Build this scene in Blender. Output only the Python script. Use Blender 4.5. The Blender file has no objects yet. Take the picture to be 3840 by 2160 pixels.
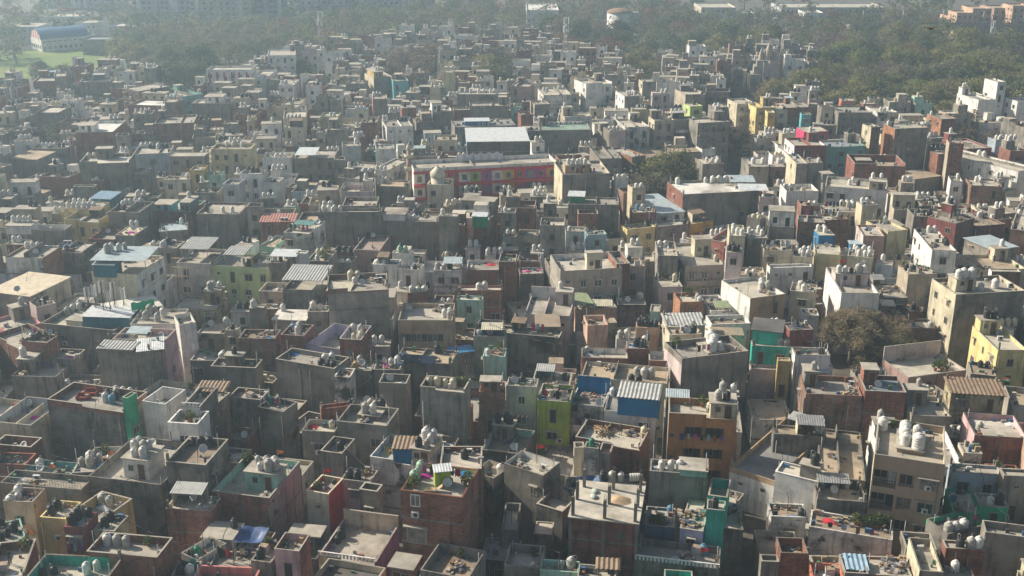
import bpy, math, random
from mathutils import Vector
R = math.radians
random.seed(11)
scene = bpy.context.scene
col = scene.collection

# ------------------------------------------------------------------ camera
CAM_H, PITCH, FPX = 75.0, 20.0, 4200.0          # metres, degrees down, focal length in photo pixels (3840 wide)
cam_data = bpy.data.cameras.new('camera')
cam = bpy.data.objects.new('camera', cam_data); col.objects.link(cam)
cam_data.sensor_width = 36.0
cam_data.lens = 36.0 * FPX / 3840.0
cam_data.clip_start = 1.0; cam_data.clip_end = 6000.0
cam.location = (0, 0, CAM_H)
cam.rotation_euler = (R(90 - PITCH), 0, 0)
scene.camera = cam

# ------------------------------------------------------------------ sky, sun, exposure
SUN_EL, SUN_ROT = 33.0, -66.0                    # the sun stands to the left, a little beyond the houses
world = bpy.data.worlds.new('World'); scene.world = world; world.use_nodes = True
nt = world.node_tree
sky = nt.nodes.new('ShaderNodeTexSky'); sky.sky_type = 'NISHITA'; sky.sun_disc = False
sky.sun_elevation = R(SUN_EL); sky.sun_rotation = R(SUN_ROT); sky.air_density = 1.2; sky.dust_density = 3.0
bg = nt.nodes['Background']; bg.inputs[1].default_value = 0.062
nt.links.new(sky.outputs[0], bg.inputs[0])
sun_data = bpy.data.lights.new('sun', 'SUN'); sun_data.energy = 5.0; sun_data.angle = R(0.6)
sun_data.color = (1.0, 0.91, 0.77)
sun = bpy.data.objects.new('sun', sun_data); col.objects.link(sun)
sdir = Vector((math.sin(R(SUN_ROT)) * math.cos(R(SUN_EL)), math.cos(R(SUN_ROT)) * math.cos(R(SUN_EL)), math.sin(R(SUN_EL))))
sun.rotation_euler = sdir.to_track_quat('Z', 'Y').to_euler()
scene.view_settings.view_transform = 'Standard'; scene.view_settings.look = 'None'
scene.view_settings.gamma = 1.0; scene.view_settings.exposure = 0.65
scene.cycles.volume_bounces = 1
scene.cycles.max_bounces = 5; scene.cycles.diffuse_bounces = 3
scene.cycles.use_denoising = True

# ------------------------------------------------------------------ photo pixel -> place
CP, SP = math.cos(R(PITCH)), math.sin(R(PITCH))
TILE = [0, 0]
def t(c, r): TILE[0], TILE[1] = c * 960.0, r * 720.0
def px(zx, zy): return TILE[0] + zx / 2.0125, TILE[1] + zy / 2.0125
def ground(X, Y, z=0.0):
    """the place at height z that photo pixel (X, Y) looks at"""
    a, b = (X - 1920) / FPX, (1080 - Y) / FPX
    dx, dy, dz = a, CP + b * SP, -SP + b * CP
    k = (z - CAM_H) / dz
    return dx * k, dy * k
def G(zx, zy, z=0.0): return ground(*px(zx, zy), z)
def pixel(x, y, z):
    vy = y * CP - (z - CAM_H) * SP; vu = y * SP + (z - CAM_H) * CP
    return 1920 + FPX * x / vy, 1080 - FPX * vu / vy

# ------------------------------------------------------------------ footprints
class Foot:
    """an oriented house plot: front-left corner, unit vectors along front and depth, width, depth"""
    def __init__(s, x, y, ang, w, d, H):
        s.x, s.y, s.ang, s.w, s.d, s.H = x, y, ang, w, d, H
        s.ux, s.uy = math.cos(ang), math.sin(ang)
        s.vx, s.vy = -s.uy, s.ux
    def at(s, u, v): return s.x + s.ux * u + s.vx * v, s.y + s.uy * u + s.vy * v
    def corners(s, e=0.0): return [s.at(-e, -e), s.at(s.w + e, -e), s.at(s.w + e, s.d + e), s.at(-e, s.d + e)]
    def local(s, X, Y):
        a, b = X - s.x, Y - s.y
        return a * s.ux + b * s.uy, a * s.vx + b * s.vy
    def centre(s): return s.at(s.w / 2, s.d / 2)
def plot(a, b, yb, H):
    """front-left and front-right pixel corners, pixel row of the back edge, height of the top"""
    x0, y0 = ground(*a, H); x1, y1 = ground(*b, H)
    w = math.hypot(x1 - x0, y1 - y0); ang = math.atan2(y1 - y0, x1 - x0)
    f = Foot(x0, y0, ang, w, 1.0, H)
    lo, hi = 0.5, 60.0
    for _ in range(30):
        m = (lo + hi) / 2
        q = f.at(w / 2, m)
        if pixel(q[0], q[1], H)[1] > yb: lo = m
        else: hi = m
    f.d = (lo + hi) / 2
    return f
def cross_amount(a, b, e=0.0):
    """separating-axis depth of overlap of two plots (0 = apart)"""
    ca, cb = a.corners(e), b.corners(e); best = 1e9
    for f in (a, b):
        for ax in ((f.ux, f.uy), (f.vx, f.vy)):
            pa = [p[0] * ax[0] + p[1] * ax[1] for p in ca]; pb = [p[0] * ax[0] + p[1] * ax[1] for p in cb]
            o = min(max(pa), max(pb)) - max(min(pa), min(pb))
            if o <= 0: return 0.0
            best = min(best, o)
    return best
def ray_hits(f, X, Y, Z):
    """does plot f (a solid of height f.H) stand between the camera and the point?"""
    ox, oy = f.local(0, 0); tx, ty = f.local(X, Y)
    t0, t1 = 0.0, 0.999
    for o, q, lim in ((ox, tx, f.w), (oy, ty, f.d)):
        dd = q - o
        if abs(dd) < 1e-9:
            if o < 0 or o > lim: return False
            continue
        a, b = (0 - o) / dd, (lim - o) / dd
        if a > b: a, b = b, a
        t0, t1 = max(t0, a), min(t1, b)
        if t0 >= t1: return False
    return CAM_H + (Z - CAM_H) * t1 < f.H - 0.05

# ------------------------------------------------------------------ materials
MC = {}
def nodes(name, rough=0.9):
    m = bpy.data.materials.new(name); m.use_nodes = True
    n = m.node_tree.nodes; l = m.node_tree.links
    b = n['Principled BSDF']; b.inputs['Roughness'].default_value = rough
    b.inputs['Specular IOR Level'].default_value = 0.25
    return m, n, l, b
def noise(n, l, scale, detail, stretch=(1, 1, 1), rough=.6):
    g = n.new('ShaderNodeNewGeometry'); mp = n.new('ShaderNodeMapping'); mp.inputs['Scale'].default_value = stretch
    t_ = n.new('ShaderNodeTexNoise'); t_.inputs['Scale'].default_value = scale; t_.inputs['Detail'].default_value = detail
    t_.inputs['Roughness'].default_value = rough
    l.new(g.outputs['Position'], mp.inputs[0]); l.new(mp.outputs[0], t_.inputs['Vector'])
    return t_.outputs['Fac']
def ramp(n, l, fac, stops):
    r = n.new('ShaderNodeValToRGB'); e = r.color_ramp.elements
    e[0].position, e[0].color = stops[0][0], (*stops[0][1], 1); e[1].position, e[1].color = stops[-1][0], (*stops[-1][1], 1)
    for p, c in stops[1:-1]:
        k = e.new(p); k.color = (*c, 1)
    l.new(fac, r.inputs[0]); return r.outputs[0]
def mul(n, l, a, b, mode='MULTIPLY', f=1.0):
    x = n.new('ShaderNodeMix'); x.data_type = 'RGBA'; x.blend_type = mode
    if isinstance(f, float): x.inputs[0].default_value = f
    else: l.new(f, x.inputs[0])
    for s, v in ((6, a), (7, b)):
        if isinstance(v, tuple): x.inputs[s].default_value = (*v, 1)
        else: l.new(v, x.inputs[s])
    return x.outputs[2]
def g3(v): return (v, v, v)
def wallmat(kind, c):
    """weathered outdoor wall: damp patches, streaks under the parapets, a grain; brick adds its courses"""
    key = (kind, tuple(round(x, 3) for x in c))
    if key in MC: return MC[key]
    m, n, l, b = nodes(kind)
    lo, hi, amt = {'paint': (.58, 1.14, .9), 'clean': (.74, 1.08, .8), 'stain': (.30, 1.3, 1.0), 'con': (.46, 1.26, 1.0), 'brick': (.5, 1.3, 1.0), 'tile': (.85, 1.05, .6)}[kind]
    patch = ramp(n, l, noise(n, l, .33, 6, (1, 1, 1.25)), [(.30, g3(lo)), (.52, g3(.98)), (.72, g3(hi))])
    streak = ramp(n, l, noise(n, l, 1.5, 4, (1, 1, .12)), [(.28, g3(lo * .7)), (.48, g3(1.0)), (.8, g3(1.08))])
    grain = ramp(n, l, noise(n, l, 5.0, 3), [(.25, g3(.82)), (.75, g3(1.16))])
    base = tuple(c)
    if kind == 'brick':
        g = n.new('ShaderNodeNewGeometry'); cr = n.new('ShaderNodeVectorMath'); cr.operation = 'CROSS_PRODUCT'; cr.inputs[1].default_value = (0, 0, 1)
        l.new(g.outputs['Normal'], cr.inputs[0]); dt = n.new('ShaderNodeVectorMath'); dt.operation = 'DOT_PRODUCT'
        l.new(cr.outputs[0], dt.inputs[0]); l.new(g.outputs['Position'], dt.inputs[1])
        sx = n.new('ShaderNodeSeparateXYZ'); l.new(g.outputs['Position'], sx.inputs[0])
        cb = n.new('ShaderNodeCombineXYZ'); l.new(dt.outputs['Value'], cb.inputs[0]); l.new(sx.outputs[2], cb.inputs[1])
        bt = n.new('ShaderNodeTexBrick'); bt.inputs['Scale'].default_value = 1.0; bt.inputs['Brick Width'].default_value = .46
        bt.inputs['Row Height'].default_value = .17; bt.inputs['Mortar Size'].default_value = .016
        bt.inputs['Color1'].default_value = (*[x * 1.2 for x in c], 1); bt.inputs['Color2'].default_value = (*[x * .62 for x in c], 1); bt.inputs['Mortar'].default_value = (.20, .17, .14, 1)
        l.new(cb.outputs[0], bt.inputs['Vector']); base = bt.outputs[0]
        # cement smeared over some of the brick
        sm = ramp(n, l, noise(n, l, .22, 5), [(.63, g3(0)), (.70, g3(.9))])
        base = mul(n, l, base, (.19, .175, .155), 'MIX', sm)
    elif kind == 'con':
        # patches of thinner, browner render
        sm = ramp(n, l, noise(n, l, .18, 5), [(.54, g3(0)), (.64, g3(.55))])
        base = mul(n, l, base, (.20, .165, .12), 'MIX', sm)
    elif kind == 'stain':
        sm = ramp(n, l, noise(n, l, .28, 6), [(.56, g3(0)), (.62, g3(1))])
        base = mul(n, l, base, (.075, .068, .058), 'MIX', sm)
    x = mul(n, l, base, patch, f=amt); x = mul(n, l, x, streak, f=amt * .95); x = mul(n, l, x, grain, f=.8)
    l.new(x, b.inputs['Base Color']); MC[key] = m
    return m
def floormat(c, strong=1.0):
    key = ('floor', tuple(c))
    if key in MC: return MC[key]
    m, n, l, b = nodes('roof_floor')
    p = ramp(n, l, noise(n, l, .25, 7), [(.30, g3(.55)), (.5, g3(.95)), (.7, g3(1.18))])
    q = ramp(n, l, noise(n, l, 1.3, 5), [(.3, g3(.72)), (.6, g3(1.05))])
    sm = ramp(n, l, noise(n, l, .12, 4), [(.55, g3(0)), (.66, g3(.6))])
    x = mul(n, l, tuple(c), (.20, .17, .13), 'MIX', sm)
    x = mul(n, l, x, p, f=.85 * strong); x = mul(n, l, x, q, f=.7)
    l.new(x, b.inputs['Base Color']); MC[key] = m; return m
def plainmat(c, rough=.7, name='paint', metal=0.0, vary=.25, scale=2.0):
    key = (name, tuple(c), rough)
    if key in MC: return MC[key]
    m, n, l, b = nodes(name, rough); b.inputs['Metallic'].default_value = metal
    p = ramp(n, l, noise(n, l, scale, 4), [(.3, g3(1 - vary)), (.7, g3(1 + vary * .4))])
    l.new(mul(n, l, tuple(c), p), b.inputs['Base Color']); MC[key] = m; return m
def leafmat(c1, c2, name='leaves'):
    key = (name, c1, c2)
    if key in MC: return MC[key]
    m, n, l, b = nodes(name, .75)
    oi = n.new('ShaderNodeObjectInfo')
    x = mul(n, l, c1, c2, 'MIX', oi.outputs['Random'])
    p = ramp(n, l, noise(n, l, .55, 5), [(.3, g3(.62)), (.7, g3(1.3))])
    x = mul(n, l, x, p)
    l.new(x, b.inputs['Base Color'])
    tr = n.new('ShaderNodeBsdfTranslucent'); l.new(x, tr.inputs[0]); mx = n.new('ShaderNodeMixShader'); mx.inputs[0].default_value = .46
    l.new(b.outputs[0], mx.inputs[1]); l.new(tr.outputs[0], mx.inputs[2]); l.new(mx.outputs[0], n['Material Output'].inputs[0])
    MC[key] = m; return m

PAL = {  # kind, surface colour; the paler concrete and tan double as painted sunlit faces
 'con': ('con', (.235, .215, .185)), 'conpale': ('con', (.33, .305, .26)), 'stain': ('stain', (.20, .185, .16)), 'dark': ('stain', (.10, .095, .088)),
 'brick': ('brick', (.28, .105, .068)), 'brickred': ('brick', (.28, .085, .06)), 'brickpale': ('brick', (.30, .165, .115)), 'brickdark': ('brick', (.145, .075, .06)),
 'orangebrick': ('brick', (.42, .19, .095)), 'pinkbrick': ('paint', (.36, .24, .21)),
 'white': ('paint', (.70, .68, .64)), 'whitestain': ('stain', (.56, .54, .50)), 'palegrey': ('paint', (.50, .50, .50)), 'creamwall': ('paint', (.58, .53, .41)),
 'cream': ('paint', (.54, .48, .35)), 'beige': ('clean', (.43, .36, .29)), 'tan': ('paint', (.42, .30, .19)), 'tanpale': ('paint', (.42, .36, .28)), 'tantile': ('tile', (.37, .27, .195)),
 'peachtan': ('paint', (.46, .32, .215)), 'peach': ('paint', (.55, .37, .27)), 'pink': ('paint', (.58, .38, .38)), 'palepink': ('paint', (.52, .43, .41)), 'mauve': ('paint', (.34, .27, .26)),
 'hotpink': ('paint', (.55, .06, .15)), 'salmon': ('paint', (.56, .22, .20)), 'orangepink': ('paint', (.55, .19, .12)), 'orange': ('paint', (.40, .185, .075)), 'red': ('paint', (.52, .04, .05)), 'maroon': ('paint', (.22, .07, .065)),
 'ochre': ('paint', (.50, .38, .16)), 'ochrestain': ('stain', (.42, .36, .22)), 'yellow': ('paint', (.62, .51, .24)), 'yellowpale': ('paint', (.56, .49, .30)), 'mustard': ('paint', (.52, .33, .06)),
 'lime': ('paint', (.33, .44, .06)), 'limepale': ('paint', (.46, .54, .22)), 'palegreen': ('clean', (.56, .67, .34)), 'mint': ('paint', (.33, .52, .43)), 'emerald': ('paint', (.035, .38, .20)), 'greenwall': ('paint', (.04, .27, .14)),
 'green': ('paint', (.02, .26, .12)), 'greennet': ('clean', (.01, .22, .10)), 'teal': ('paint', (.045, .42, .31)), 'tealpale': ('paint', (.16, .38, .33)), 'darkteal': ('paint', (.04, .10, .11)), 'turq': ('paint', (.12, .40, .44)), 'turqpale': ('paint', (.30, .44, .46)),
 'blue': ('clean', (.02, .17, .36)), 'bluedark': ('paint', (.06, .12, .19)), 'bluegreen': ('paint', (.045, .17, .22)), 'bluegrey': ('paint', (.16, .22, .24)), 'paleblue': ('paint', (.38, .44, .48)), 'bluepale': ('paint', (.20, .36, .47)),
 'lavender': ('paint', (.46, .44, .56)), 'purple': ('paint', (.20, .11, .26)), 'brown': ('paint', (.12, .06, .035)), 'palepurple': ('paint', (.3, .1, .3)), 'magenta': ('paint', (.45, .05, .28)),
}
def W(name): return wallmat(*PAL[name])
FLOOR = {'con': (.40, .365, .305), 'pale': (.50, .46, .385), 'white': (.68, .66, .60), 'brownfloor': (.29, .225, .165), 'tanfloor': (.40, .32, .225), 'greenfloor': (.26, .36, .29), 'bluefloor': (.24, .28, .31),
         'greyfloor': (.24, .235, .225), 'dark': (.12, .115, .11), 'pinkfloor': (.34, .255, .225), 'tilefloor': (.40, .355, .28), 'con2': (.31, .285, .245), 'con3': (.47, .43, .35)}
SHEET = {'greentin': (.13, .27, .25), 'greentin2': (.30, .34, .20), 'browntin': (.26, .185, .125), 'striptin': (.42, .42, .40), 'whitetin': (.60, .62, .62), 'paletin': (.40, .47, .49), 'creamtin': (.55, .50, .38), 'creamsheet': (.62, .53, .39),
         'whitesheet': (.66, .63, .56), 'bluetin': (.28, .40, .50), 'bluesheet': (.06, .25, .48), 'redtin': (.40, .19, .15), 'greysheet': (.25, .25, .25)}
def Fm(name):
    if name in SHEET: return plainmat(SHEET[name], .55, 'tin_sheet', .1, .3, 1.2)
    return floormat(FLOOR[name])
GLASS = plainmat((.03, .035, .04), .25, 'window_glass', 0, .5, .7)
FRAMEM = plainmat((.30, .27, .23), .7, 'window_frame'); WFRAME = plainmat((.75, .75, .72), .6, 'window_frame')
COPING = floormat((.36, .33, .275))
STEEL = plainmat((.30, .30, .30), .5, 'steel', .6); DARKSTEEL = plainmat((.05, .05, .055), .6, 'dark_steel', .2)
WOOD = plainmat((.22, .13, .07), .8, 'wood', 0, .45, 3.0); PALEWOOD = plainmat((.40, .31, .20), .85, 'wood', 0, .4, 3.0)

# ------------------------------------------------------------------ mesh builder
class MB:
    def __init__(s): s.v, s.f, s.m, s.sm = [], [], [], []
    def face(s, pts, mi=0, smooth=False):
        k = len(s.v); s.v += [tuple(p) for p in pts]; s.f.append(tuple(range(k, k + len(pts)))); s.m.append(mi); s.sm.append(smooth)
    def box(s, x0, y0, z0, x1, y1, z1, mi=0, skip='', top=None):
        k = len(s.v)
        s.v += [(x0, y0, z0), (x1, y0, z0), (x1, y1, z0), (x0, y1, z0), (x0, y0, z1), (x1, y0, z1), (x1, y1, z1), (x0, y1, z1)]
        for c, q in (('b', (3, 2, 1, 0)), ('t', (4, 5, 6, 7)), ('f', (0, 1, 5, 4)), ('r', (1, 2, 6, 5)), ('k', (2, 3, 7, 6)), ('l', (3, 0, 4, 7))):
            if c in skip: continue
            s.f.append(tuple(k + i for i in q)); s.m.append(top if (c == 't' and top is not None) else mi); s.sm.append(False)
        return s
    def tube(s, a, b, r, mi=0, n=5, r2=None):
        a, b = Vector(a), Vector(b); d = (b - a).normalized(); r2 = r if r2 is None else r2
        u = d.orthogonal().normalized(); w = d.cross(u); k = len(s.v)
        for p, rr in ((a, r), (b, r2)):
            for i in range(n):
                an = 2 * math.pi * i / n
                s.v.append(tuple(p + u * math.cos(an) * rr + w * math.sin(an) * rr))
        for i in range(n):
            j = (i + 1) % n
            s.f.append((k + i, k + j, k + n + j, k + n + i)); s.m.append(mi); s.sm.append(True)
        s.f.append(tuple(k + n + i for i in range(n))); s.m.append(mi); s.sm.append(False)
        s.f.append(tuple(k + n - 1 - i for i in range(n))); s.m.append(mi); s.sm.append(False)
        return s
    def lathe(s, prof, n=14, mi=0, cx=0, cy=0, cz=0):
        k = len(s.v)
        for r, z in prof:
            for i in range(n):
                a = 2 * math.pi * i / n; s.v.append((cx + r * math.cos(a), cy + r * math.sin(a), cz + z))
        for j in range(len(prof) - 1):
            for i in range(n):
                i2 = (i + 1) % n
                s.f.append((k + j * n + i, k + j * n + i2, k + (j + 1) * n + i2, k + (j + 1) * n + i)); s.m.append(mi); s.sm.append(True)
        s.f.append(tuple(k + (len(prof) - 1) * n + i for i in range(n))); s.m.append(mi); s.sm.append(False)
        return s
    def leaf(s, p, size, rnd, mi=0, out=None):
        d = Vector((rnd.gauss(0, 1), rnd.gauss(0, 1), rnd.gauss(0, 1) + .4))
        if out is not None: d = d * .45 + Vector(out) * 1.1
        d = d.normalized()
        u = d.orthogonal().normalized(); w = d.cross(u); an = rnd.uniform(0, 6.28); u2 = u * math.cos(an) + w * math.sin(an); w2 = d.cross(u2)
        a, b = size * rnd.uniform(.6, 1.2), size * rnd.uniform(.4, .9); p = Vector(p)
        s.face((p - u2 * a, p - w2 * b + d * b * .3, p + u2 * a, p + w2 * b + d * b * .2), mi)
    def sheet(s, c00, c10, c11, c01, pitch, amp, mi=0):
        """corrugated sheet between four corners, ridges running from the 0 edge to the 1 edge"""
        c00, c10, c11, c01 = map(Vector, (c00, c10, c11, c01)); n = max(2, int((c10 - c00).length / (pitch / 2))); k = len(s.v)
        for i in range(n + 1):
            q = i / n; o = Vector((0, 0, amp if i % 2 else 0))
            s.v += [tuple(c00.lerp(c10, q) + o), tuple(c01.lerp(c11, q) + o)]
        for i in range(n):
            s.f.append((k + 2 * i, k + 2 * i + 2, k + 2 * i + 3, k + 2 * i + 1)); s.m.append(mi); s.sm.append(False)
        dz = Vector((0, 0, -.04)); s.face((c00 + dz, c01 + dz, c11 + dz, c10 + dz), mi)
    def mesh(s, name, mats):
        me = bpy.data.meshes.new(name); me.from_pydata(s.v, [], s.f)
        for m in mats: me.materials.append(m)
        me.polygons.foreach_set('material_index', s.m); me.polygons.foreach_set('use_smooth', s.sm); me.update()
        return me
    def build(s, name, mats, parent=None, loc=(0, 0, 0), rz=0.0):
        return link(name, s.mesh(name, mats), parent, loc, rz)
def link(name, me, parent=None, loc=(0, 0, 0), rz=0.0, scale=None):
    o = bpy.data.objects.new(name, me); col.objects.link(o); o.location = loc; o.rotation_euler = (0, 0, rz)
    if scale: o.scale = scale
    if parent: o.parent = parent
    return o
def tag(o, label=None, cat=None, group=None, kind=None):
    if label: o['label'] = label
    if cat: o['category'] = cat
    if group: o['group'] = group
    if kind: o['kind'] = kind
    return o
def thing(name, label, cat, loc, rz=0.0, group=None, scale=None):
    return tag(link(name, None, None, loc, rz, scale), label, cat, group)

# ------------------------------------------------------------------ shared small meshes
def mesh_of(fn, name, mats):
    b = MB(); fn(b); return b.mesh(name, mats)
def _frame(b):   # unit window: x -.5...5, z -.5...5, wall plane at y = 0, sits 4 cm proud
    b.box(-.5, -.05, -.5, -.42, .02, .5); b.box(.42, -.05, -.5, .5, .02, .5); b.box(-.42, -.05, .42, .42, .02, .5); b.box(-.42, -.05, -.5, .42, .02, -.42)
    b.box(-.03, -.045, -.42, .03, .02, .42)
WINME = mesh_of(_frame, 'window', [FRAMEM]); WINWHITE = mesh_of(_frame, 'window', [WFRAME])
PANEME = mesh_of(lambda b: b.box(-.42, -.018, -.42, .42, .015, .42), 'pane', [GLASS])
PANES = [PANEME, PANEME, mesh_of(lambda b: b.box(-.42, -.018, -.42, .42, .015, .42), 'pane', [plainmat((.10, .085, .07), .5, 'curtained_glass', 0, .6, 1.5)]), mesh_of(lambda b: b.box(-.42, -.018, -.42, .42, .015, .42), 'pane', [plainmat((.20, .19, .17), .5, 'curtained_glass', 0, .6, 1.5)]), PANEME]
SHADEME = mesh_of(lambda b: b.box(-.62, -.45, .53, .62, .03, .60), 'sunshade', [COPING])
SHADESTRIPE = mesh_of(lambda b: [b.box(-.6 + .2 * i, -.55, .50, -.4 + .2 * i, .03, .56, i % 2) for i in range(6)], 'sunshade', [plainmat((.5, .05, .04)), plainmat((.7, .66, .6))])
DOORME = {}
def doorme(c):
    if c not in DOORME:
        def f(b):
            b.box(-.5, -.04, 0, -.42, .03, 1, 1); b.box(.42, -.04, 0, .5, .03, 1, 1); b.box(-.42, -.04, .95, .42, .03, 1, 1); b.box(-.42, -.02, 0, .42, .02, .95, 0)
        cc = {'brown': (.10, .055, .035), 'blue': (.02, .10, .28), 'dark': (.03, .028, .026), 'white': (.6, .6, .6), 'green': (.03, .16, .10), 'red': (.25, .03, .025)}[c]
        DOORME[c] = mesh_of(f, 'door', [plainmat(cc, .6, 'door_paint'), FRAMEM])
    return DOORME[c]
def put_window(parent, x, z, w, h_, face, W_, D_, shade=True, white=False, stripe=False):
    """a window on face f(ront), l(eft) or r(ight) of a house W_ wide and D_ deep"""
    loc, rz = {'f': ((x, 0, z), 0), 'l': ((0, x, z), -math.pi / 2), 'r': ((W_, x, z), math.pi / 2)}[face]
    o = link('window', WINWHITE if white else WINME, parent, loc, rz, (w, 1, h_))
    link('pane', PANES[int(abs(x * 7.3 + z * 3.1 + W_ * 5.7) * 10) % 5], o)
    if shade: link('sunshade', SHADESTRIPE if stripe else SHADEME, o)
    return o
def put_door(parent, x, z, c='brown', y=0.0, w=.95, h_=2.05):
    return link('door', doorme(c), parent, (x, y, z), 0, (w, 1, h_))

def tank_profile(r, h_):
    p = [(r * .94, 0), (r, .04)]
    k = 4
    for i in range(k):
        z0 = .05 + (h_ * .68) * i / k; z1 = .05 + (h_ * .68) * (i + 1) / k
        p += [(r, z0 + .02), (r, z1 - .05), (r * .955, z1 - .03), (r * .955, z1 - .01)]
    p += [(r, h_ * .72), (r * .97, h_ * .78), (r * .80, h_ * .87), (r * .52, h_ * .93), (r * .36, h_ * .945)]
    return p
TANKCOL = {'w': (.60, .585, .54), 'W': (.62, .605, .56), 'k': (.028, .028, .030), 'g': (.03, .22, .13), 'g2': (.33, .45, .34), 'y': (.56, .50, .36), 'b': (.10, .24, .36), 'o': (.50, .33, .10)}
TANKWORD = {'w': 'white', 'W': 'big white', 'k': 'black', 'g': 'green', 'g2': 'pale green', 'y': 'cream', 'b': 'blue', 'o': 'golden'}
TANKME = {}
for c_, rgb in TANKCOL.items():
    r_, h_ = (.72, 1.9) if c_ == 'W' else (.52, 1.45) if c_ == 'k' else (.52, 1.6)
    b = MB(); b.lathe(tank_profile(r_, h_), 16); 
    mt = plainmat(rgb, .5, 'tank_plastic', 0, .28, 1.6)
    l_ = MB(); l_.lathe([(r_ * .36, 0), (r_ * .36, .09), (r_ * .28, .12), (.02, .13)], 10)
    TANKME[c_] = (b.mesh('tank_body', [mt]), l_.mesh('lid', [mt]), r_, h_)
    if c_ == 'w': GRIMY = b.mesh('tank_body', [plainmat((.40, .385, .34), .7, 'grimy_tank_plastic', 0, .45, 2.2)])
TANKS = []          # (size seen, house, colour, x, y, z)
def _ac(b):
    b.box(-.42, -.16, .08, .42, .16, .70); b.box(-.36, -.14, 0, -.28, .14, .08); b.box(.28, -.14, 0, .36, .14, .08)
ACME = mesh_of(_ac, 'casing', [plainmat((.62, .61, .57), .5, 'ac_casing', 0, .3)])
def _fan(b):
    k = len(b.v); n = 12
    b.v += [(.08 + .25 * math.cos(6.283 * i / n), -.172, .40 + .25 * math.sin(6.283 * i / n)) for i in range(n)] + [(.08 + .25 * math.cos(6.283 * i / n), -.161, .40 + .25 * math.sin(6.283 * i / n)) for i in range(n)]
    b.f.append(tuple(k + i for i in range(n))); b.m.append(0); b.sm.append(False)
    for i in range(n):
        j = (i + 1) % n; b.f.append((k + i, k + j, k + n + j, k + n + i)); b.m.append(0); b.sm.append(False)
FANME = mesh_of(_fan, 'fan_grille', [DARKSTEEL])
def _dish(b):
    b.lathe([(.02, 0), (.22, .03), (.42, .11), (.52, .18), (.53, .20), (.42, .14), (.22, .06), (.02, .03)], 14)
DISHME = mesh_of(_dish, 'dish_bowl', [plainmat((.55, .54, .52), .5, 'dish_paint')])
DISHARM = mesh_of(lambda b: (b.tube((0, 0, -.75), (0, 0, .0), .03), b.tube((0, .3, .05), (0, .0, .5), .015)), 'dish_mast', [STEEL])
def _pot(b): b.lathe([(.14, 0), (.2, .3), (.22, .33), (.18, .31)], 8)
POTME = mesh_of(_pot, 'pot', [plainmat((.30, .12, .06), .8, 'clay')])
PLANTME = []
for k_ in range(4):
    r_ = random.Random(50 + k_); b = MB()
    for _ in range(90):
        a_, q_ = r_.uniform(0, 6.28), r_.random() ** .5
        b.leaf((.45 * q_ * math.cos(a_), .45 * q_ * math.sin(a_), .35 + r_.random() * (1.1 - .6 * q_)), .13, r_)
    PLANTME.append(b.mesh('foliage', [leafmat((.07, .11, .025), (.11, .13, .04), 'plant_leaves')]))
def _chair(b):
    for x in (-.2, .2):
        for y in (-.2, .2): b.box(x - .02, y - .02, 0, x + .02, y + .02, .43 if y < 0 else .9)
CHAIRLEG = mesh_of(_chair, 'chair_frame', [DARKSTEEL])
CHAIRSEAT = mesh_of(lambda b: b.box(-.24, -.24, .43, .24, .18, .47), 'seat', [plainmat((.12, .06, .05))])
CHAIRBACK = mesh_of(lambda b: b.box(-.24, .16, .55, .24, .18, .9), 'backrest', [plainmat((.12, .06, .05))])
def tube_poly(b, pts, r, mi=0):
    for p, q in zip(pts, pts[1:]): b.tube(p, q, r, mi, 4)

# ------------------------------------------------------------------ people
def person_mesh(bend):
    """one continuous body grown from a skeleton of joints"""
    me = bpy.data.meshes.new('body')
    lean = .95 if bend else .05
    def up(h_): return (0, -math.sin(lean) * h_, .92 + math.cos(lean) * h_)
    P = [(0, 0, .92), up(.28), up(.48), up(.58), up(.70), up(.80),
         (-.10, 0, .88), (-.11, -.03, .48), (-.12, 0, .07), (-.12, -.16, .03), (.10, 0, .88), (.13, -.05, .48), (.14, .03, .07), (.14, -.13, .03)]
    Rr = [.14, .13, .15, .055, .10, .075, .10, .065, .045, .03, .10, .065, .045, .03]
    E = [(0, 1), (1, 2), (2, 3), (3, 4), (4, 5), (0, 6), (6, 7), (7, 8), (8, 9), (0, 10), (10, 11), (11, 12), (12, 13)]
    for s in (-1, 1):
        sh = up(.46); k = len(P)
        if bend: A = [(s * .19, sh[1], sh[2]), (s * .22, sh[1] - .05, sh[2] - .28), (s * .18, sh[1] - .12, sh[2] - .52), (s * .17, sh[1] - .14, sh[2] - .62)]
        else: A = [(s * .19, sh[1], sh[2]), (s * .25, sh[1] + .02, sh[2] - .28), (s * .25, sh[1] - .08, sh[2] - .52), (s * .24, sh[1] - .10, sh[2] - .64)]
        P += A; Rr += [.065, .05, .036, .03]; E += [(2, k), (k, k + 1), (k + 1, k + 2), (k + 2, k + 3)]
        for d_ in range(3):
            P.append((A[3][0] + (d_ - 1) * .02, A[3][1] - .01 * d_, A[3][2] - .075)); Rr.append(.009); E.append((k + 3, len(P) - 1))
    me.from_pydata(P, E, [])
    o = bpy.data.objects.new('body', me); col.objects.link(o)
    md = o.modifiers.new('skin', 'SKIN'); sv = me.skin_vertices[0].data
    for i, r in enumerate(Rr): sv[i].radius = (r, r * .85 if i not in (4, 5) else r)
    sv[0].use_root = True
    o.modifiers.new('sub', 'SUBSURF').levels = 1
    dg = bpy.context.evaluated_depsgraph_get(); m2 = bpy.data.meshes.new_from_object(o.evaluated_get(dg))
    bpy.data.objects.remove(o); m2.name = 'body'
    return m2
PERSONME = {}
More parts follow.
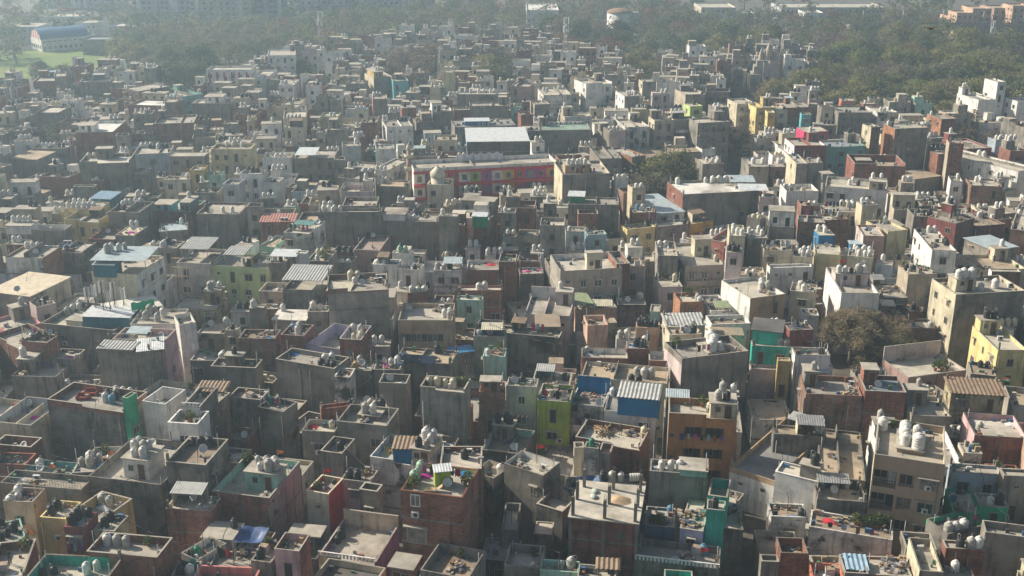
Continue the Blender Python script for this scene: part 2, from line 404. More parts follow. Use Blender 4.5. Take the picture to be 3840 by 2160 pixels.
CLOTH = {'black': (.03, .03, .035), 'yellow': (.55, .42, .10), 'white': (.6, .6, .58), 'dark': (.05, .05, .08), 'magenta': (.42, .03, .18), 'purple': (.12, .05, .18), 'red': (.4, .03, .03)}
def put_person(x, y, z, colour, bend, rz, where):
    key = (colour, bend)
    if key not in PERSONME:
        m = person_mesh(bend); m.materials.clear()
        for c in ((.20, .11, .075), CLOTH[colour], (.06, .06, .08), (.01, .01, .01)): m.materials.append(plainmat(c, .8, 'cloth' if c[0] != .2 else 'skin'))
        lean = .95 if bend else .05
        for p in m.polygons:
            c = p.center; hh = (c.z - .92) * math.cos(lean) - c.y * math.sin(lean)   # height along the spine
            arm = abs(c.x) > .17
            if hh > .60: p.material_index = 3 if (c.y > -math.sin(lean) * hh + .02 or hh > .80) else 0
            elif arm and hh < .22 and c.z < 1.2: p.material_index = 0
            elif c.z > .86 or (bend and hh > .02): p.material_index = 1
            elif c.z > .1: p.material_index = 2
            else: p.material_index = 3
            p.use_smooth = True
        PERSONME[key] = m
    r = thing('person', 'person in %s clothes %s on %s' % (colour, 'bending over' if bend else 'standing', where), 'person', (x, y, z), rz)
    link('body', PERSONME[key], r)

# ------------------------------------------------------------------ houses
HOUSES = []
def brief(ref, room):
    """the description cut to fit: its shortest opening that no other house shares"""
    if len(ref.split()) <= room: return ref
    w = ref.split()
    for k in range(2, len(w)):
        if k >= 2 and w[k] in ('with', 'under', 'over', 'beside', 'behind', 'of', 'at', 'in', 'by', 'near', 'below', 'on', 'left', 'right', 'above', 'before', 'where', 'and', 'from', 'between', 'topped', 'wrapped', 'edged', 'crowded', 'crammed'):
            q = ' '.join(w[:k])
            if w[k - 1] in ('the', 'a', 'and', 'of', 'left', 'right', 'with', 'to'): continue
            if sum(1 for s in HOUSES if s.ref.startswith(q + ' ') or s.ref == q) == 1: return q
    return ref
HADJ = {'brick topped house with red sofas': 10.5, 'brick house with empty walled roof pit': 7.0, 'brick house with scrap wood on its roof': 6.5, 'turquoise edged house with pale green roof': 6.0, 'low house with long iron railing and orange flag': 7.5, 'large weathered house with nine tank hut': 8.5, 'brown terrace house beside the nine tank house': 11.0, 'white stained house with mossy front ledge': 11.0, 'brick house with mint terrace and eight tanks': 8.0, 'yellow terrace house with satellite dish': 8.0, 'dark red room with four black tanks': 9.5, 'stained yellow room with one white and two black tanks': 8.5, 'low brick terrace where a person stands': 8.0, 'little white hut with pale slab roof': 6.0, 'white sided roof room beside drums': 6.0, 'low yard with black and white drums': 6.0, 'pale terrace with chairs and tarpaulin': 5.5, 'low brick house under the green tin awning': 7.5, 'white patched house with blue roof shed': 8.5, 'purple sided house with big empty terrace': 4.5, 'pink house with two dark doorways and brick side': 8.5, 'cluttered little house full of pots and drums': 7.0, 'tan concrete terrace at the bottom edge': 8.5, 'lime green house with small dark windows': 10.5, 'white house with blue corrugated roof shed': 9.5, 'brick house with timber heap and cream tank': 8.5, 'small brick sided roof box by the green tank house': 8.8, 'house with blue tarpaulin and lying white tank': 6.5, 'small teal walled roof terrace': 9.1, 'teal room with bright blue door': 9.3, 'small grey roof hut above the lavender shack': 7.0, 'narrow grey house with pale roof and brick base': 6.0, 'grey walled house at the bottom edge': 7.0, 'low grey courtyard below the lime house': 4.0, 'brick house with white dish on blue grey roof': 10.5, 'tan tiled apartment block with six big white tanks': 13.0, 'tan roofed wing beside the dark courtyard': 6.5, 'long tan roof behind the dark courtyard': 7.5, 'curved white house with black tank on hut': 7.5, 'stained veranda house with dark doorways': 7.0, 'white gallery house under the broad grey terrace': 5.5, 'green painted room with white tank': 7.0, 'green painted wall with dark opening': 6.4, 'green edged terrace with person in pink': 6.7, 'pale blue stained house with dark windows': 8.0, 'small cream hut beside the pink house': 7.0, 'cream tower block with blue penthouse and white side': 14.0, 'pale green four storey block with paired windows': 10.0, 'white house wrapped in bamboo scaffolding': 10.5, 'grey house with telecom masts on its roof': 9.0, 'white tall house with tank platform and green net': 10.5, 'white side house with stepped balconies': 12.0, 'long brick house with mixed tanks at left': 9.5, 'yellow two storey house with twelve white tanks': 10.5, 'yellow roof room crowded with white tanks': 11.0, 'teal tin shed behind the yellow house': 11.5, 'grey house crowded with pale tanks and crates': 12.0, 'brick house with turquoise roof rooms': 10.0, 'white based house with flat pale roof': 11.0, 'brick ruin with leaning poles on roof': 8.5, 'dark terrace with broken edge': 7.0, 'grey roofless box left of the blank grey house': 5.0, 'grey terrace right of the white tall house': 7.5, 'tall sunlit grey block with stained face': 14.0, 'brick block with white tanks right of lavender court': 11.5, 'lavender painted courtyard house': 8.5, 'big blank grey wall with row of white tanks': 13.5, 'wide grey wall with five round white tanks': 11.5, 'white roof hut with green tanks': 11.0, 'small mint painted house with dark door': 8.0, 'house with deep shaded veranda beside white slab roof': 9.0, 'brick house with pale floor at tile edge': 8.0, 'pale house with tank and green shade roof': 13.0, 'house with pale corrugated roof and big white tank': 12.0, 'small house with bright blue sheet roof': 6.5, 'long pale parapet house with mossy wall': 8.5, 'small pale house near cable tangle': 9.5, 'tan terrace with crooked parapet': 7.5, 'beige tiled wing of the beige hotel': 9.5, 'red brick roof box beside the beige hotel': 11.7, 'cream house with balconies and grey roof': 9.3, 'blank grey stepped block left of the balcony house': 11.3, 'pale pink house with high back wall': 8.5, 'square concrete box room with tan roof': 8.7, 'weathered grey block with dark stains': 8.0, 'house with green awnings and roof garden': 6.5, 'brick room piled with mixed tanks': 9.7, 'long tan terrace with blue screen wall': 8.5, 'blue corrugated screen house': 8.5, 'tall narrow grey house with six tanks': 11.5, 'grey terrace with two black drums below corrugated roof': 11.0, 'tall grey house with green tin roof room': 11.5, 'pale house row end with blue doors': 8.5, 'cream hut group with white tanks in rows': 12.0, 'salmon low terrace by the cream hut group': 8.5, 'cream apartment house with side balconies': 13.0, 'tan house with narrow slot window': 10.5, 'cream platform house with six white tanks': 9.2, 'blue clad roof house with three white tanks': 11.0, 'little blue tin hut': 11.0, 'maroon pink house with ledges': 12.5, 'brick step house with white tanks left': 11.0, 'cream house with long tank shelf': 10.5, 'dark brown flat house with red corner': 11.8, 'tan terrace with people and planters': 10.0, 'white house with pale blue sheet over roof': 6.2, 'yellow lower house beside the lower teal house': 8.7, 'brick stub with tank junk beside the big bare tree': 6.1, 'white plastered house right of the lower teal house': 9.5, 'yellow sided narrow house': 14.0, 'maroon unfinished tower with empty windows': 12.5, 'white roof room with tanks at left': 11.5, 'grey house pair near the green field': 13.5, 'grey and white stair house beside black window pairs': 11.5, 'cream tall wing above the stepped house': 13.5, 'square grey house with window row and yellow hut': 11.0, 'hall with large pale tin roof and blue side': 11.5, 'white stepped wing with small black windows': 10.5, 'columned corner building with pale ledge': 14.0, 'tan roof room behind the flats': 14.5, 'long low tan sheds before the trees': 7.5, 'olive roofed row before the flats': 6.5, 'big white hotel with rows of dark windows': 10.5, 'white modern tower by the wood': 18.0, 'maroon house with white window front': 13.0, 'grey slab house right of slim one': 12.0, 'dark red house by the bare tree': 10.5, 'brick tower with tanks near the wood': 11.5, 'green window house at the street': 15.0, 'lemon ledge building on the street': 11.0, 'orange yellow house on the street': 11.5}
ORD = ['', 'second ', 'third ', 'fourth ', 'fifth ', 'sixth ', 'seventh ', 'eighth ', 'ninth ', 'tenth ', 'eleventh ', 'twelfth ', 'thirteenth ']
def kind_of(ref):
    w = ref.split()
    for k, nm in (('hotel', 'hotel'), ('apartment', 'apartment_block'), ('flats', 'apartment_block'), ('block', 'apartment_block'), ('workshop', 'workshop'), ('hall', 'hall_building'), ('shed', 'shed'), ('sheds', 'shed'), ('shelter', 'shelter'),
                  ('hut', 'roof_hut'), ('tower', 'stair_tower'), ('room', 'roof_room'), ('terrace', 'terrace_house'), ('building', 'corner_building')):
        if k in w and not (k in ('hut', 'tower', 'room', 'terrace', 'block') and 'house' in w): return nm
    return 'house'
CATS = {'apartment_block': 'apartment block', 'hall_building': 'hall', 'roof_hut': 'hut', 'stair_tower': 'tower', 'roof_room': 'room', 'terrace_house': 'house', 'corner_building': 'building'}
class House:
    def __init__(s, ref, f, wall, roof='con', p=.9, side=None, inner=None, win=None, sw=None, cap=None, bp=None, balc=0, loggia=0, block=0, band=0, frame=0, door='brown', panels=0, rnd=None, label=None, kind=None, group=None, detail=True):
        s.ref, s.f, s.H, s.p = ref, f, f.H, p
        s.rnd = rnd or random.Random(sum(map(ord, ref)) * 7 + len(ref)); rd = s.rnd
        s.side = side or wall; s.wall = wall  # some side colours have the sunlight on the west face painted in
        s.far = math.hypot(f.x, f.y)
        s.z = f.H - p if p > .02 else f.H
        s.name = kind or kind_of(ref)
        s.root = thing(s.name, label or ref, CATS.get(s.name, s.name.replace('_', ' ')), (f.x, f.y, 0), f.ang, group)
        w, d, z = f.w, f.d, s.z
        s.busy = 0; s.counts = {}; s.hutrect = None; s.top = z; s.shedtop = None; s.sheds = 0
        paint = PAL[wall][0]
        if win is None: win = .75 if paint in ('paint', 'clean') else .10
        if sw is None: sw = .12 if paint in ('con', 'brick', 'stain') else .35
        # ---- openings in the front wall
        holes = []
        if loggia:
            for k in range(3):
                zt = z - .9 - 3.0 * k
                for a, b_ in ((.24, .50), (.54, .82)): holes.append((w * a, w * b_, zt - 2.1, zt, 1.3))
        if block:
            for k in range(4):
                zt = z - 1.0 - 3.0 * k
                if zt < 2.6: break
                holes.append((w * .02, w * .35, zt - 2.2, zt, 1.2)); holes.append((w * .385, w * .60, zt - 1.75, zt - .15, .5))
        if band: holes.append((w * .03, w * .83, z - 3.0, z - 1.55, .18))
        mb = MB()
        if holes: s.pierced(mb, w, z, holes); mb.box(0, 0, 0, w, d, z, 1, 'btf')
        else:
            mb.box(0, 0, 0, w, d, z, 1, 'btf'); mb.box(0, 0, 0, w, d, z, 0, 'btlrk')
        if not frame and PAL[wall][0] == 'brick' and w > 4.5 and s.far < 260 and rd.random() < .4: frame = 1
        if detail and not holes and (frame or rd.random() < .4) and w > 3:
            bm = 2
            for k in range(1, 5):
                zz = z - 3.0 * k + .1
                if zz < 1: break
                mb.box(-.03, -.03, zz, w + .03, d + .03, zz + .24, bm, 'k')
            if frame:
                n = max(2, round(w / 4))
                for i in range(n + 1):
                    x = w * i / n; mb.box(x - .17, -.05, 0, x + .17, .02, z - .02, bm, 'bk')
                n = max(2, round(d / 4))
                for i in range(1, n + 1):
                    y = d * i / n
                    for X0, X1 in ((-.05, .02), (w - .02, w + .05)): mb.box(X0, y - .17, 0, X1, y + .17, z - .02, bm, 'b')
        bandm = W('con') if PAL[wall][0] in ('brick', 'con', 'stain') else W(wall)
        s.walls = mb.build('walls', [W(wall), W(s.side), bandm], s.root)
        # ---- roof
        if roof in ('striptin', 'browntin', 'bluetin', 'redtin'):
            r = MB(); r.sheet((-.3, -.4, z + .05), (w + .3, -.4, z + .05), (w + .3, d + .3, z + .45), (-.3, d + .3, z + .45), .55, .09)
            r.build('tin_roof', [Fm(roof)], s.root)
        elif p <= .02:
            r = MB(); r.box(-.25, -.25, z - .12, w + .25, d + .25, z); r.build('roof_slab', [Fm(roof)], s.root)
        else:
            if roof == 'con': roof = rd.choice(['con', 'con', 'con2', 'con3', 'con3'])
            r = MB(); r.box(.13, .13, z - .2, w - .13, d - .13, z - .004); r.build('roof_slab', [Fm(roof)], s.root)
            q = MB(); T = .14; H = f.H; hb = z + (bp or p)
            im = W(inner) if inner else W(cap or wall)
            m = [W(cap or wall), COPING, im, W(cap or s.side)]
            nt_ = w * rd.uniform(.3, .7) if (w > 5 and p > .6 and not inner and rd.random() < .4) else None; Hn = H - rd.uniform(.3, .6)
            if nt_: q.box(0, 0, z, nt_, T, H, 0, 't'); q.box(nt_ + .001, 0, z, w, T, Hn, 0, 't')
            else: q.box(0, 0, z, w, T, H, 0, 't')
            q.box(0, d - T, z, w, d, hb, 2, 't')
            q.box(0, T, z, T, d - T, H, 3, 't'); q.box(w - T, T, z, w, d - T, H, 3, 't')
            if inner:
                e = .012
                q.box(T, d - T - e, z, w - T, d - T - .001, hb, 2, 'kb'); q.box(T + .001, T, z, T + e, d - T - e, H, 2, 'lb'); q.box(w - T - e, T, z, w - T - .001, d - T - e, H, 2, 'rb'); q.box(T, T + .001, z, w - T, T + e, H, 2, 'fb')
            c = .05; o = .035
            ci = 1 if rd.random() < .62 else 0
            o = rd.choice([.0, .02, .035]) + .004; c = rd.choice([.03, .05, .07])
            if nt_: q.box(-o, -o, H, nt_ + o, T + o, H + c, ci); q.box(nt_ - .02, -o, Hn, w + o, T + o, Hn + c, ci)
            else: q.box(-o, -o, H, w + o, T + o, H + c, ci)
            q.box(-o, d - T - o, hb, w + o, d + o, hb + c, ci)
            q.box(-o, T + o, H, T + o, d - T - o, H + c, ci); q.box(w - T - o, T + o, H, w + o, d - T - o, H + c, ci)
            q.build('parapet', m, s.root)
        s.openings(win, sw, door, balc, loggia, block, band, panels, detail)
        if s.far < 270 and w > 3 and not loggia and not panels:
            for k in range(rd.choice([0, 0, 1, 1, 2])):
                x = w * rd.choice([.06, .94, rd.uniform(.2, .8)]); y = -.09
                q = MB(); q.tube((x, y, .2), (x, y, z - rd.uniform(0, 1.5)), .055, 0, 5); q.build('drain_pipe', [plainmat(rd.choice([(.42, .41, .39), (.16, .15, .14), (.30, .22, .16)]), .6, 'pipe')], s.root)
            if p > .02 and rd.random() < .3 and w > 4 and not frame:
                hh = rd.uniform(.35, 1.1)
                for u_, v_ in ((.2, .2), (w - .2, .2), (w - .2, d - .2), (.2, d - .2)):
                    if rd.random() < .75:
                        q = MB(); hb_ = H0 = f.H + .08 if v_ < d / 2 else z + (bp or p) + .08
                        q.box(u_ - .13, v_ - .13, H0, u_ + .13, v_ + .13, H0 + hh)
                        for e_ in (-.07, .07): q.tube((u_ + e_, v_, H0 + hh), (u_ + e_, v_ + e_, H0 + hh + .5), .018, 0, 4)
                        q.build('corner_stub', [W('con')], s.root)
        HOUSES.append(s)
    def pierced(s, mb, w, z, holes):
        xs = sorted({0, w, *[h_[0] for h_ in holes], *[h_[1] for h_ in holes]}); zs = sorted({0, z, *[h_[2] for h_ in holes], *[h_[3] for h_ in holes]})
        for x0, x1 in zip(xs, xs[1:]):
            for z0, z1 in zip(zs, zs[1:]):
                cx, cz = (x0 + x1) / 2, (z0 + z1) / 2
                if any(a < cx < b and c < cz < d_ for a, b, c, d_, _ in holes): continue
                mb.face(((x0, 0, z0), (x1, 0, z0), (x1, 0, z1), (x0, 0, z1)), 0)
        for a, b, c, e, k in holes:
            mb.face(((a, k, c), (b, k, c), (b, k, e), (a, k, e)), 0); mb.face(((a, 0, c), (b, 0, c), (b, k, c), (a, k, c)), 0); mb.face(((a, k, e), (b, k, e), (b, 0, e), (a, 0, e)), 0)
            mb.face(((a, 0, c), (a, k, c), (a, k, e), (a, 0, e)), 0); mb.face(((b, k, c), (b, 0, c), (b, 0, e), (b, k, e)), 0)
    def openings(s, win, sw, door, balc, loggia, block, band, panels, detail):
        w, d, z, rd = s.f.w, s.f.d, s.z, s.rnd
        top = min(4, max(1, int(z / 3.0)))
        if not detail: top = min(top, 2)
        if loggia:
            for k in range(3):
                zt = z - .9 - 3.0 * k
                for a, b_ in ((.24, .50), (.54, .82)):
                    o = put_window(s.root, w * (a + .09), zt - .95, 1.1, 1.3, 'f', w, d, shade=False); o.location.y = 1.3
                    put_door(s.root, w * (a + .2), zt - 2.08, 'brown', 1.3)
                    r = MB(); r.box(w * a + .01, .05, zt - 2.1, w * b_ - .01, .15, zt - 1.35); r.build('balcony_wall', [W(s.wall)], s.root)
            for k in range(2):
                put_window(s.root, w * .06, z - 2.2 - 3 * k, .6, .5, 'f', w, d, shade=False)
            return
        if block:
            for k in range(4):
                zt = z - 1.0 - 3.0 * k
                if zt < 2.6: break
                o = put_window(s.root, w * .12, zt - .95, 1.7, 1.3, 'f', w, d, shade=False); o.location.y = 1.2
                put_door(s.root, w * .29, zt - 2.18, 'white' if k == 0 else 'dark', 1.2)
                r = MB(); r.box(w * .025, .04, zt - 1.35, w * .345, .08, zt - 1.28)
                for i in range(9): r.box(w * (.03 + .038 * i), .045, zt - 2.2, w * (.03 + .038 * i) + .04, .075, zt - 1.35)
                r.build('balcony_railing', [DARKSTEEL], s.root)
                o = put_window(s.root, w * .49, zt - .95, w * .2, 1.5, 'f', w, d, shade=False); o.location.y = .5
                put_window(s.root, w * .80, zt - 1.0, 1.9, 1.5, 'f', w, d)
            for k in range(3):
                a = thing('air_conditioner', 'window air conditioner in the %s right hand window of the tan tiled block' % ['top', 'middle', 'lower'][k], 'air conditioner', (*s.f.at(w * .80, -.22), z - 2.6 - 3.0 * k), s.f.ang, 'air conditioners', (.8, 1, .8))
                link('casing', ACME, a); link('fan_grille', FANME, a)
            return
        if band:
            for i in range(8):
                o = put_window(s.root, w * (.08 + .1 * i), z - 2.27, w * .095, 1.4, 'f', w, d, shade=False); o.location.y = .18
            return
        if panels:
            cols = ['white', 'purple', 'salmon', 'red', 'white', 'lime', 'magenta', 'white', 'mustard', 'red', 'purple', 'magenta', 'mustard']
            n = len(cols)
            for k in range(2):
                for i, c in enumerate(cols):
                    m = MB(); m.box(w * i / n, -.06, z - 2.75 - 3.2 * k, w * (i + 1) / n - .03, -.002, z - .35 - 3.2 * k); m.build('wall_panel', [W(c)], s.root)
                    o = put_window(s.root, w * (i + .5) / n, z - 1.6 - 3.2 * k, 1.1, 1.4, 'f', w, d, shade=False); o.location.y = -.07
                m = MB(); m.box(-.1, -1.0, z - 3.3 - 3.2 * k, w + .1, -.001, z - 2.75 - 3.2 * k); m.build('red_ledge', [W('red')], s.root)
            m = MB(); m.box(-.1, -.4, z - .34, w + .1, -.001, z + .2); m.build('red_ledge', [W('red')], s.root)
            return
        wh = s.wall in ('white', 'palegrey', 'beige') and rd.random() < .5
        if s.f.w > 1.8 and win > 0:
            n = max(1, int(w / 2.4))
            for k in range(top):
                zc = z - 1.55 - 3.0 * k
                for i in range(n):
                    if rd.random() > win: continue
                    x = w * (i + .5) / n + rd.uniform(-.15, .15); q = rd.random()
                    if q < .22 and k < 2: put_door(s.root, x, zc - 1.1, door if rd.random() < .6 else 'dark')
                    elif q < .34: put_window(s.root, x, zc + .5, .6, .5, 'f', w, d, shade=rd.random() < .5)
                    else:
                        put_window(s.root, x, zc, rd.choice([1.0, 1.2, 1.5]), 1.3, 'f', w, d, shade=rd.random() < .6, white=wh, stripe='striped' in s.ref)
                        if rd.random() < .18 and detail: s.wallac(x / w, None, zc - 1.0)
                if balc and k < 3:
                    r = MB(); r.box(.2, -.95, z - 3.0 * (k + 1) - .1, w - .2, -.001, z - 3.0 * (k + 1) + .02)
                    q = r.build('balcony', [W(s.wall)], s.root); r = MB(); r.box(.2, -.95, z - 3.0 * (k + 1) + .021, w - .2, -.87, z - 3.0 * (k + 1) + .9)
                    r.build('balcony_wall', [W('white' if 'white railed' in s.ref else s.wall)], q)
        if sw > 0 and detail:
            n = max(1, int(d / 2.8))
            for face in 'lr':
                for k in range(top):
                    for i in range(n):
                        if rd.random() < sw: put_window(s.root, d * (i + .5) / n, z - 1.55 - 3.0 * k, rd.choice([.6, 1.0, 1.2]), 1.2, face, w, d, shade=rd.random() < .5, white=wh)
    # ---- things on the roof, given by photo pixel
    def spot(s, X, Y, z, rect=None, e=.6):
        gx, gy = ground(*px(X, Y), z); u, v = s.f.local(gx, gy)
        x0, y0, x1, y1 = rect or (0, 0, s.f.w, s.f.d)
        e = min(e, (x1 - x0) / 2.2, (y1 - y0) / 2.2)
        u = min(max(u, x0 + e), x1 - e); v = min(max(v, y0 + e), y1 - e)
        return u, v
    def hut(s, x0, y0, x1, y1, yb, hh, wall, win=.3, door=1):
        s.busy += 1; zt = s.z + hh
        a = s.f.local(*ground(*px(x0, y0), zt)); b = s.f.local(*ground(*px(x1, y1), zt)); c = s.f.local(*ground(*px((x0 + x1) / 2, yb), zt))
        w0, d0 = abs(b[0] - a[0]), abs(c[1] - (a[1] + b[1]) / 2)
        w0 = min(max(w0, 1.2), s.f.w * .96); d0 = min(max(d0, 1.2), s.f.d * .96)
        cx = min(max((a[0] + b[0]) / 2, w0 / 2 + .16), s.f.w - w0 / 2 - .16); cy = min(max((a[1] + b[1]) / 2 + d0 / 2, d0 / 2 + .16), s.f.d - d0 / 2 - .16)
        X0, Y0, X1, Y1 = cx - w0 / 2, cy - d0 / 2, cx + w0 / 2, cy + d0 / 2
        m = MB(); m.box(X0, Y0, s.z, X1, Y1, zt - .12, 0, 'b'); o = m.build('stair_hut', [W(wall)], s.root)
        m = MB(); m.box(X0 - .18, Y0 - .18, zt - .118, X1 + .18, Y1 + .18, zt, 0); m.build('hut_roof', [Fm('con')], o)
        if door and hh > 1.9: put_door(o, X0 + w0 * .7, s.z, 'brown', Y0)
        if win and hh > 1.9:
            q = put_window(o, X0 + w0 * .3, s.z + 1.4, .7, .8, 'f', 0, 0, shade=False); q.location.y = Y0
        s.hutrect = (X0, Y0, X1, Y1); s.top = zt
        return s
    def shed(s, x0, y0, x1, y1, yb, hh, tin, wall=None, open=False):
        s.busy += 1; zt = s.z + hh
        f = plot(px(x0, y0), px(x1, y1), TILE[1] + yb / 2.0125, zt)
        u, v = s.f.local(f.x, f.y); da = f.ang - s.f.ang; ca, sa = math.cos(da), math.sin(da)
        q = link('roof_shed', None, s.root, (u, v, 0), da)
        w, d = f.w, f.d
        m = MB(); m.sheet((-.15, -.2, zt - .05), (w + .15, -.2, zt - .05), (w + .15, d + .1, zt + .22), (-.15, d + .1, zt + .22), .5 if tin in ('striptin', 'browntin', 'bluetin') else .3, .10 if tin in ('striptin', 'browntin', 'bluetin') else .03)
        m.build('tin_roof', [Fm(tin)], q)
        zb = s.z if hh > 0 else 2.0
        if wall:
            m = MB(); T = .06
            k = len(m.v); n = max(2, int(w / .3))
            for i in range(n):   # ribbed sheet walls
                x = w * i / n; m.box(x, 0, zb, x + w / n * .5, T, zt - .06); m.box(x + w / n * .5, .03, zb, x + w / n, T, zt - .06)
            m.box(0, T, zb, T, d, zt - .05); m.box(w - T, T, zb, w, d, zt - .05); m.box(T, d - T, zb, w - T, d, zt + .1)
            m.build('shed_wall', [W(wall)], q)
        elif hh > .7 or hh < 0:
            for x in (.1, w - .1):
                for y in (.1, d - .1):
                    m = MB(); m.tube((x, y, zb - (4 if hh < 0 else 0)), (x, y, zt), .05); m.build('post', [STEEL], q)
        else:
            m = MB(); m.box(0, 0, zb, w, d, zt - .08, 0, 'b'); m.build('shed_base', [W('con')], q)
        s.shedtop = zt + .1; s.shedrect = (u, v, u + w * .96, v + d * .96)
        return s
    def tk(s, c, *xy, z='r'):
        s.busy += .5
        for X, Y in zip(xy[::2], xy[1::2]):
            if z == 'h' and s.hutrect: zz, rect = s.top, s.hutrect
            elif isinstance(z, (int, float)) and s.shedtop: zz, rect = s.shedtop + .1, s.shedrect
            else: zz, rect = s.z, None
            u, v = s.spot(X, Y, zz, rect)
            s.put_tank(c, u, v, zz, rect)
        return s
    def put_tank(s, c, u, v, zz, rect=None):
        me = TANKME[c]; x0, y0, x1, y1 = rect or (0, 0, s.f.w, s.f.d); e = min(.6, (x1 - x0) / 2.2, (y1 - y0) / 2.2)
        mine = [t_ for t_ in TANKS if t_[1] is s and abs(t_[5] - zz) < .1]
        for _ in range(24):
            ok = True
            for t_ in mine:
                need = (me[2] + TANKME[t_[2]][2]) * 1.02; du, dv = u - t_[6], v - t_[7]; q = math.hypot(du, dv)
                if q < need:
                    if q < .01: du, dv, q = s.rnd.uniform(-1, 1), s.rnd.uniform(-1, 1), 1.0
                    u += du / q * (need - q + .02); v += dv / q * (need - q + .02); ok = False
            u = min(max(u, x0 + e), x1 - e); v = min(max(v, y0 + e), y1 - e)
            if ok: break
        else:
            if any(math.hypot(u - t_[6], v - t_[7]) < .75 for t_ in mine): return
        gx, gy = s.f.at(u, v)
        TANKS.append((1.0 / math.hypot(gx, gy), s, c, gx, gy, zz, u, v))
    def name_spot(s, kind):
        s.counts[kind] = s.counts.get(kind, 0) + 1
        n = s.counts[kind]
        return ORD[min(n, 13) - 1]
    def ac(s, *xy):
        for X, Y in zip(xy[::2], xy[1::2]):
            u, v = s.spot(X, Y, s.z); s.put_ac(u, v, s.z, s.rnd.uniform(-.4, .4))
        return s
    def put_ac(s, u, v, z, da=0):
        a = thing('air_conditioner', '%scooling unit on the %s' % (s.name_spot('ac'), brief(s.ref, 11)), 'air conditioner', (*s.f.at(u, v), z), s.f.ang + da, 'air conditioners')
        link('casing', ACME, a); link('fan_grille', FANME, a)
    def wallac(s, u, down, z=None):
        z = z if z is not None else s.z * (1 - down)
        a = thing('air_conditioner', '%swall cooling unit on the %s' % (s.name_spot('wallac'), brief(s.ref, 10)), 'air conditioner', (*s.f.at(s.f.w * u, -.19), z), s.f.ang, 'air conditioners')
        link('casing', ACME, a); link('fan_grille', FANME, a)
        return s
    def dish(s, X, Y):
        u, v = s.spot(X, Y, s.z); return s.put_dish(u, v)
    def put_dish(s, u, v):
        a = thing('satellite_dish', '%ssatellite dish on the %s' % (s.name_spot('dish'), s.ref), 'satellite dish', (*s.f.at(u, v), s.z + .75), s.f.ang + s.rnd.uniform(-.3, .6), 'satellite dishes')
        link('dish_mast', DISHARM, a); o = link('dish_bowl', DISHME, a); o.rotation_euler = (.9, 0, 0)
    def person(s, X, Y, colour, bend=0):
        u, v = s.spot(X, Y, s.z); put_person(*s.f.at(u, v), s.z, colour, bend, s.rnd.uniform(-1, 1), s.ref); return s
    def tarp(s, x0, y0, x1, y1, yb, hh, c):
        f = plot(px(x0, y0), px(x1, y1), TILE[1] + yb / 2.0125, s.z + hh); rd = s.rnd
        r = thing('tarpaulin', 'sagging %s tarpaulin over the %s' % (c, s.ref), 'tarpaulin', (f.x, f.y, 0), f.ang)
        m = MB(); n = 8; k = 0
        for j in range(n + 1):
            for i in range(n + 1):
                u, v = i / n, j / n
                m.v.append((f.w * u, f.d * v, s.z + hh - .9 * math.sin(math.pi * u) * math.sin(math.pi * v) + rd.uniform(-.12, .12)))
        for j in range(n):
            for i in range(n): m.f.append((j * (n + 1) + i, j * (n + 1) + i + 1, (j + 1) * (n + 1) + i + 1, (j + 1) * (n + 1) + i)); m.m.append(0); m.sm.append(True)
        m.build('cloth', [plainmat((.07, .12, .26), .5, 'tarpaulin', 0, .5, 1.2)], r)
        for x in (.05, f.w - .05):
            for y in (.05, f.d - .05):
                q = MB(); q.tube((x, y, s.z), (x, y, s.z + hh + .05), .04); q.build('pole', [WOOD], r)
    def stair(s, x0, y0, x1, y1):
        """an outside stair with a solid sloping side"""
        u0, v0 = s.spot(x1, y1, 0, (-30, -30, 60, 60), 0); u, v = s.f.w + .05, s.f.d * .35
        m = MB(); n = 14; rise = 3.0
        for i in range(n):
            m.box(u + .01 + i * .26, v, s.z - rise - 2.5, u + .01 + (i + 1) * .26, v + 1.0, s.z - rise * (i + 1) / n)
        k = len(m.v)
        for y in (v - .13, v):
            m.v += [(u + .01, y, s.z - rise - 2.5), (u + n * .26, y, s.z - rise - 2.5), (u + n * .26, y, s.z - rise + .8), (u + .01, y, s.z + .8)]
        for q in ((0, 1, 2, 3), (7, 6, 5, 4), (0, 4, 5, 1), (1, 5, 6, 2), (2, 6, 7, 3), (3, 7, 4, 0)): m.f.append(tuple(k + i for i in q)); m.m.append(0); m.sm.append(False)
        m.build('outside_stair', [W('con')], s.root)
    def columns(s, *xy):
        """bare columns with starter bars rising from an unfinished roof"""
        for X, Y in zip(xy[::2], xy[1::2]):
            u, v = s.spot(X, Y, s.z, None, .25)
            m = MB(); m.box(u - .17, v - .17, s.z + .001, u + .17, v + .17, s.z + 2.3, 0, 'b')
            o = m.build('column', [W('con')], s.root)
            m = MB()
            for a in (-.1, .1):
                for b in (-.1, .1): m.tube((u + a, v + b, s.z + 2.25), (u + a, v + b, s.z + 2.9), .02, 0, 4)
            m.build('starter_bars', [STEEL], o)
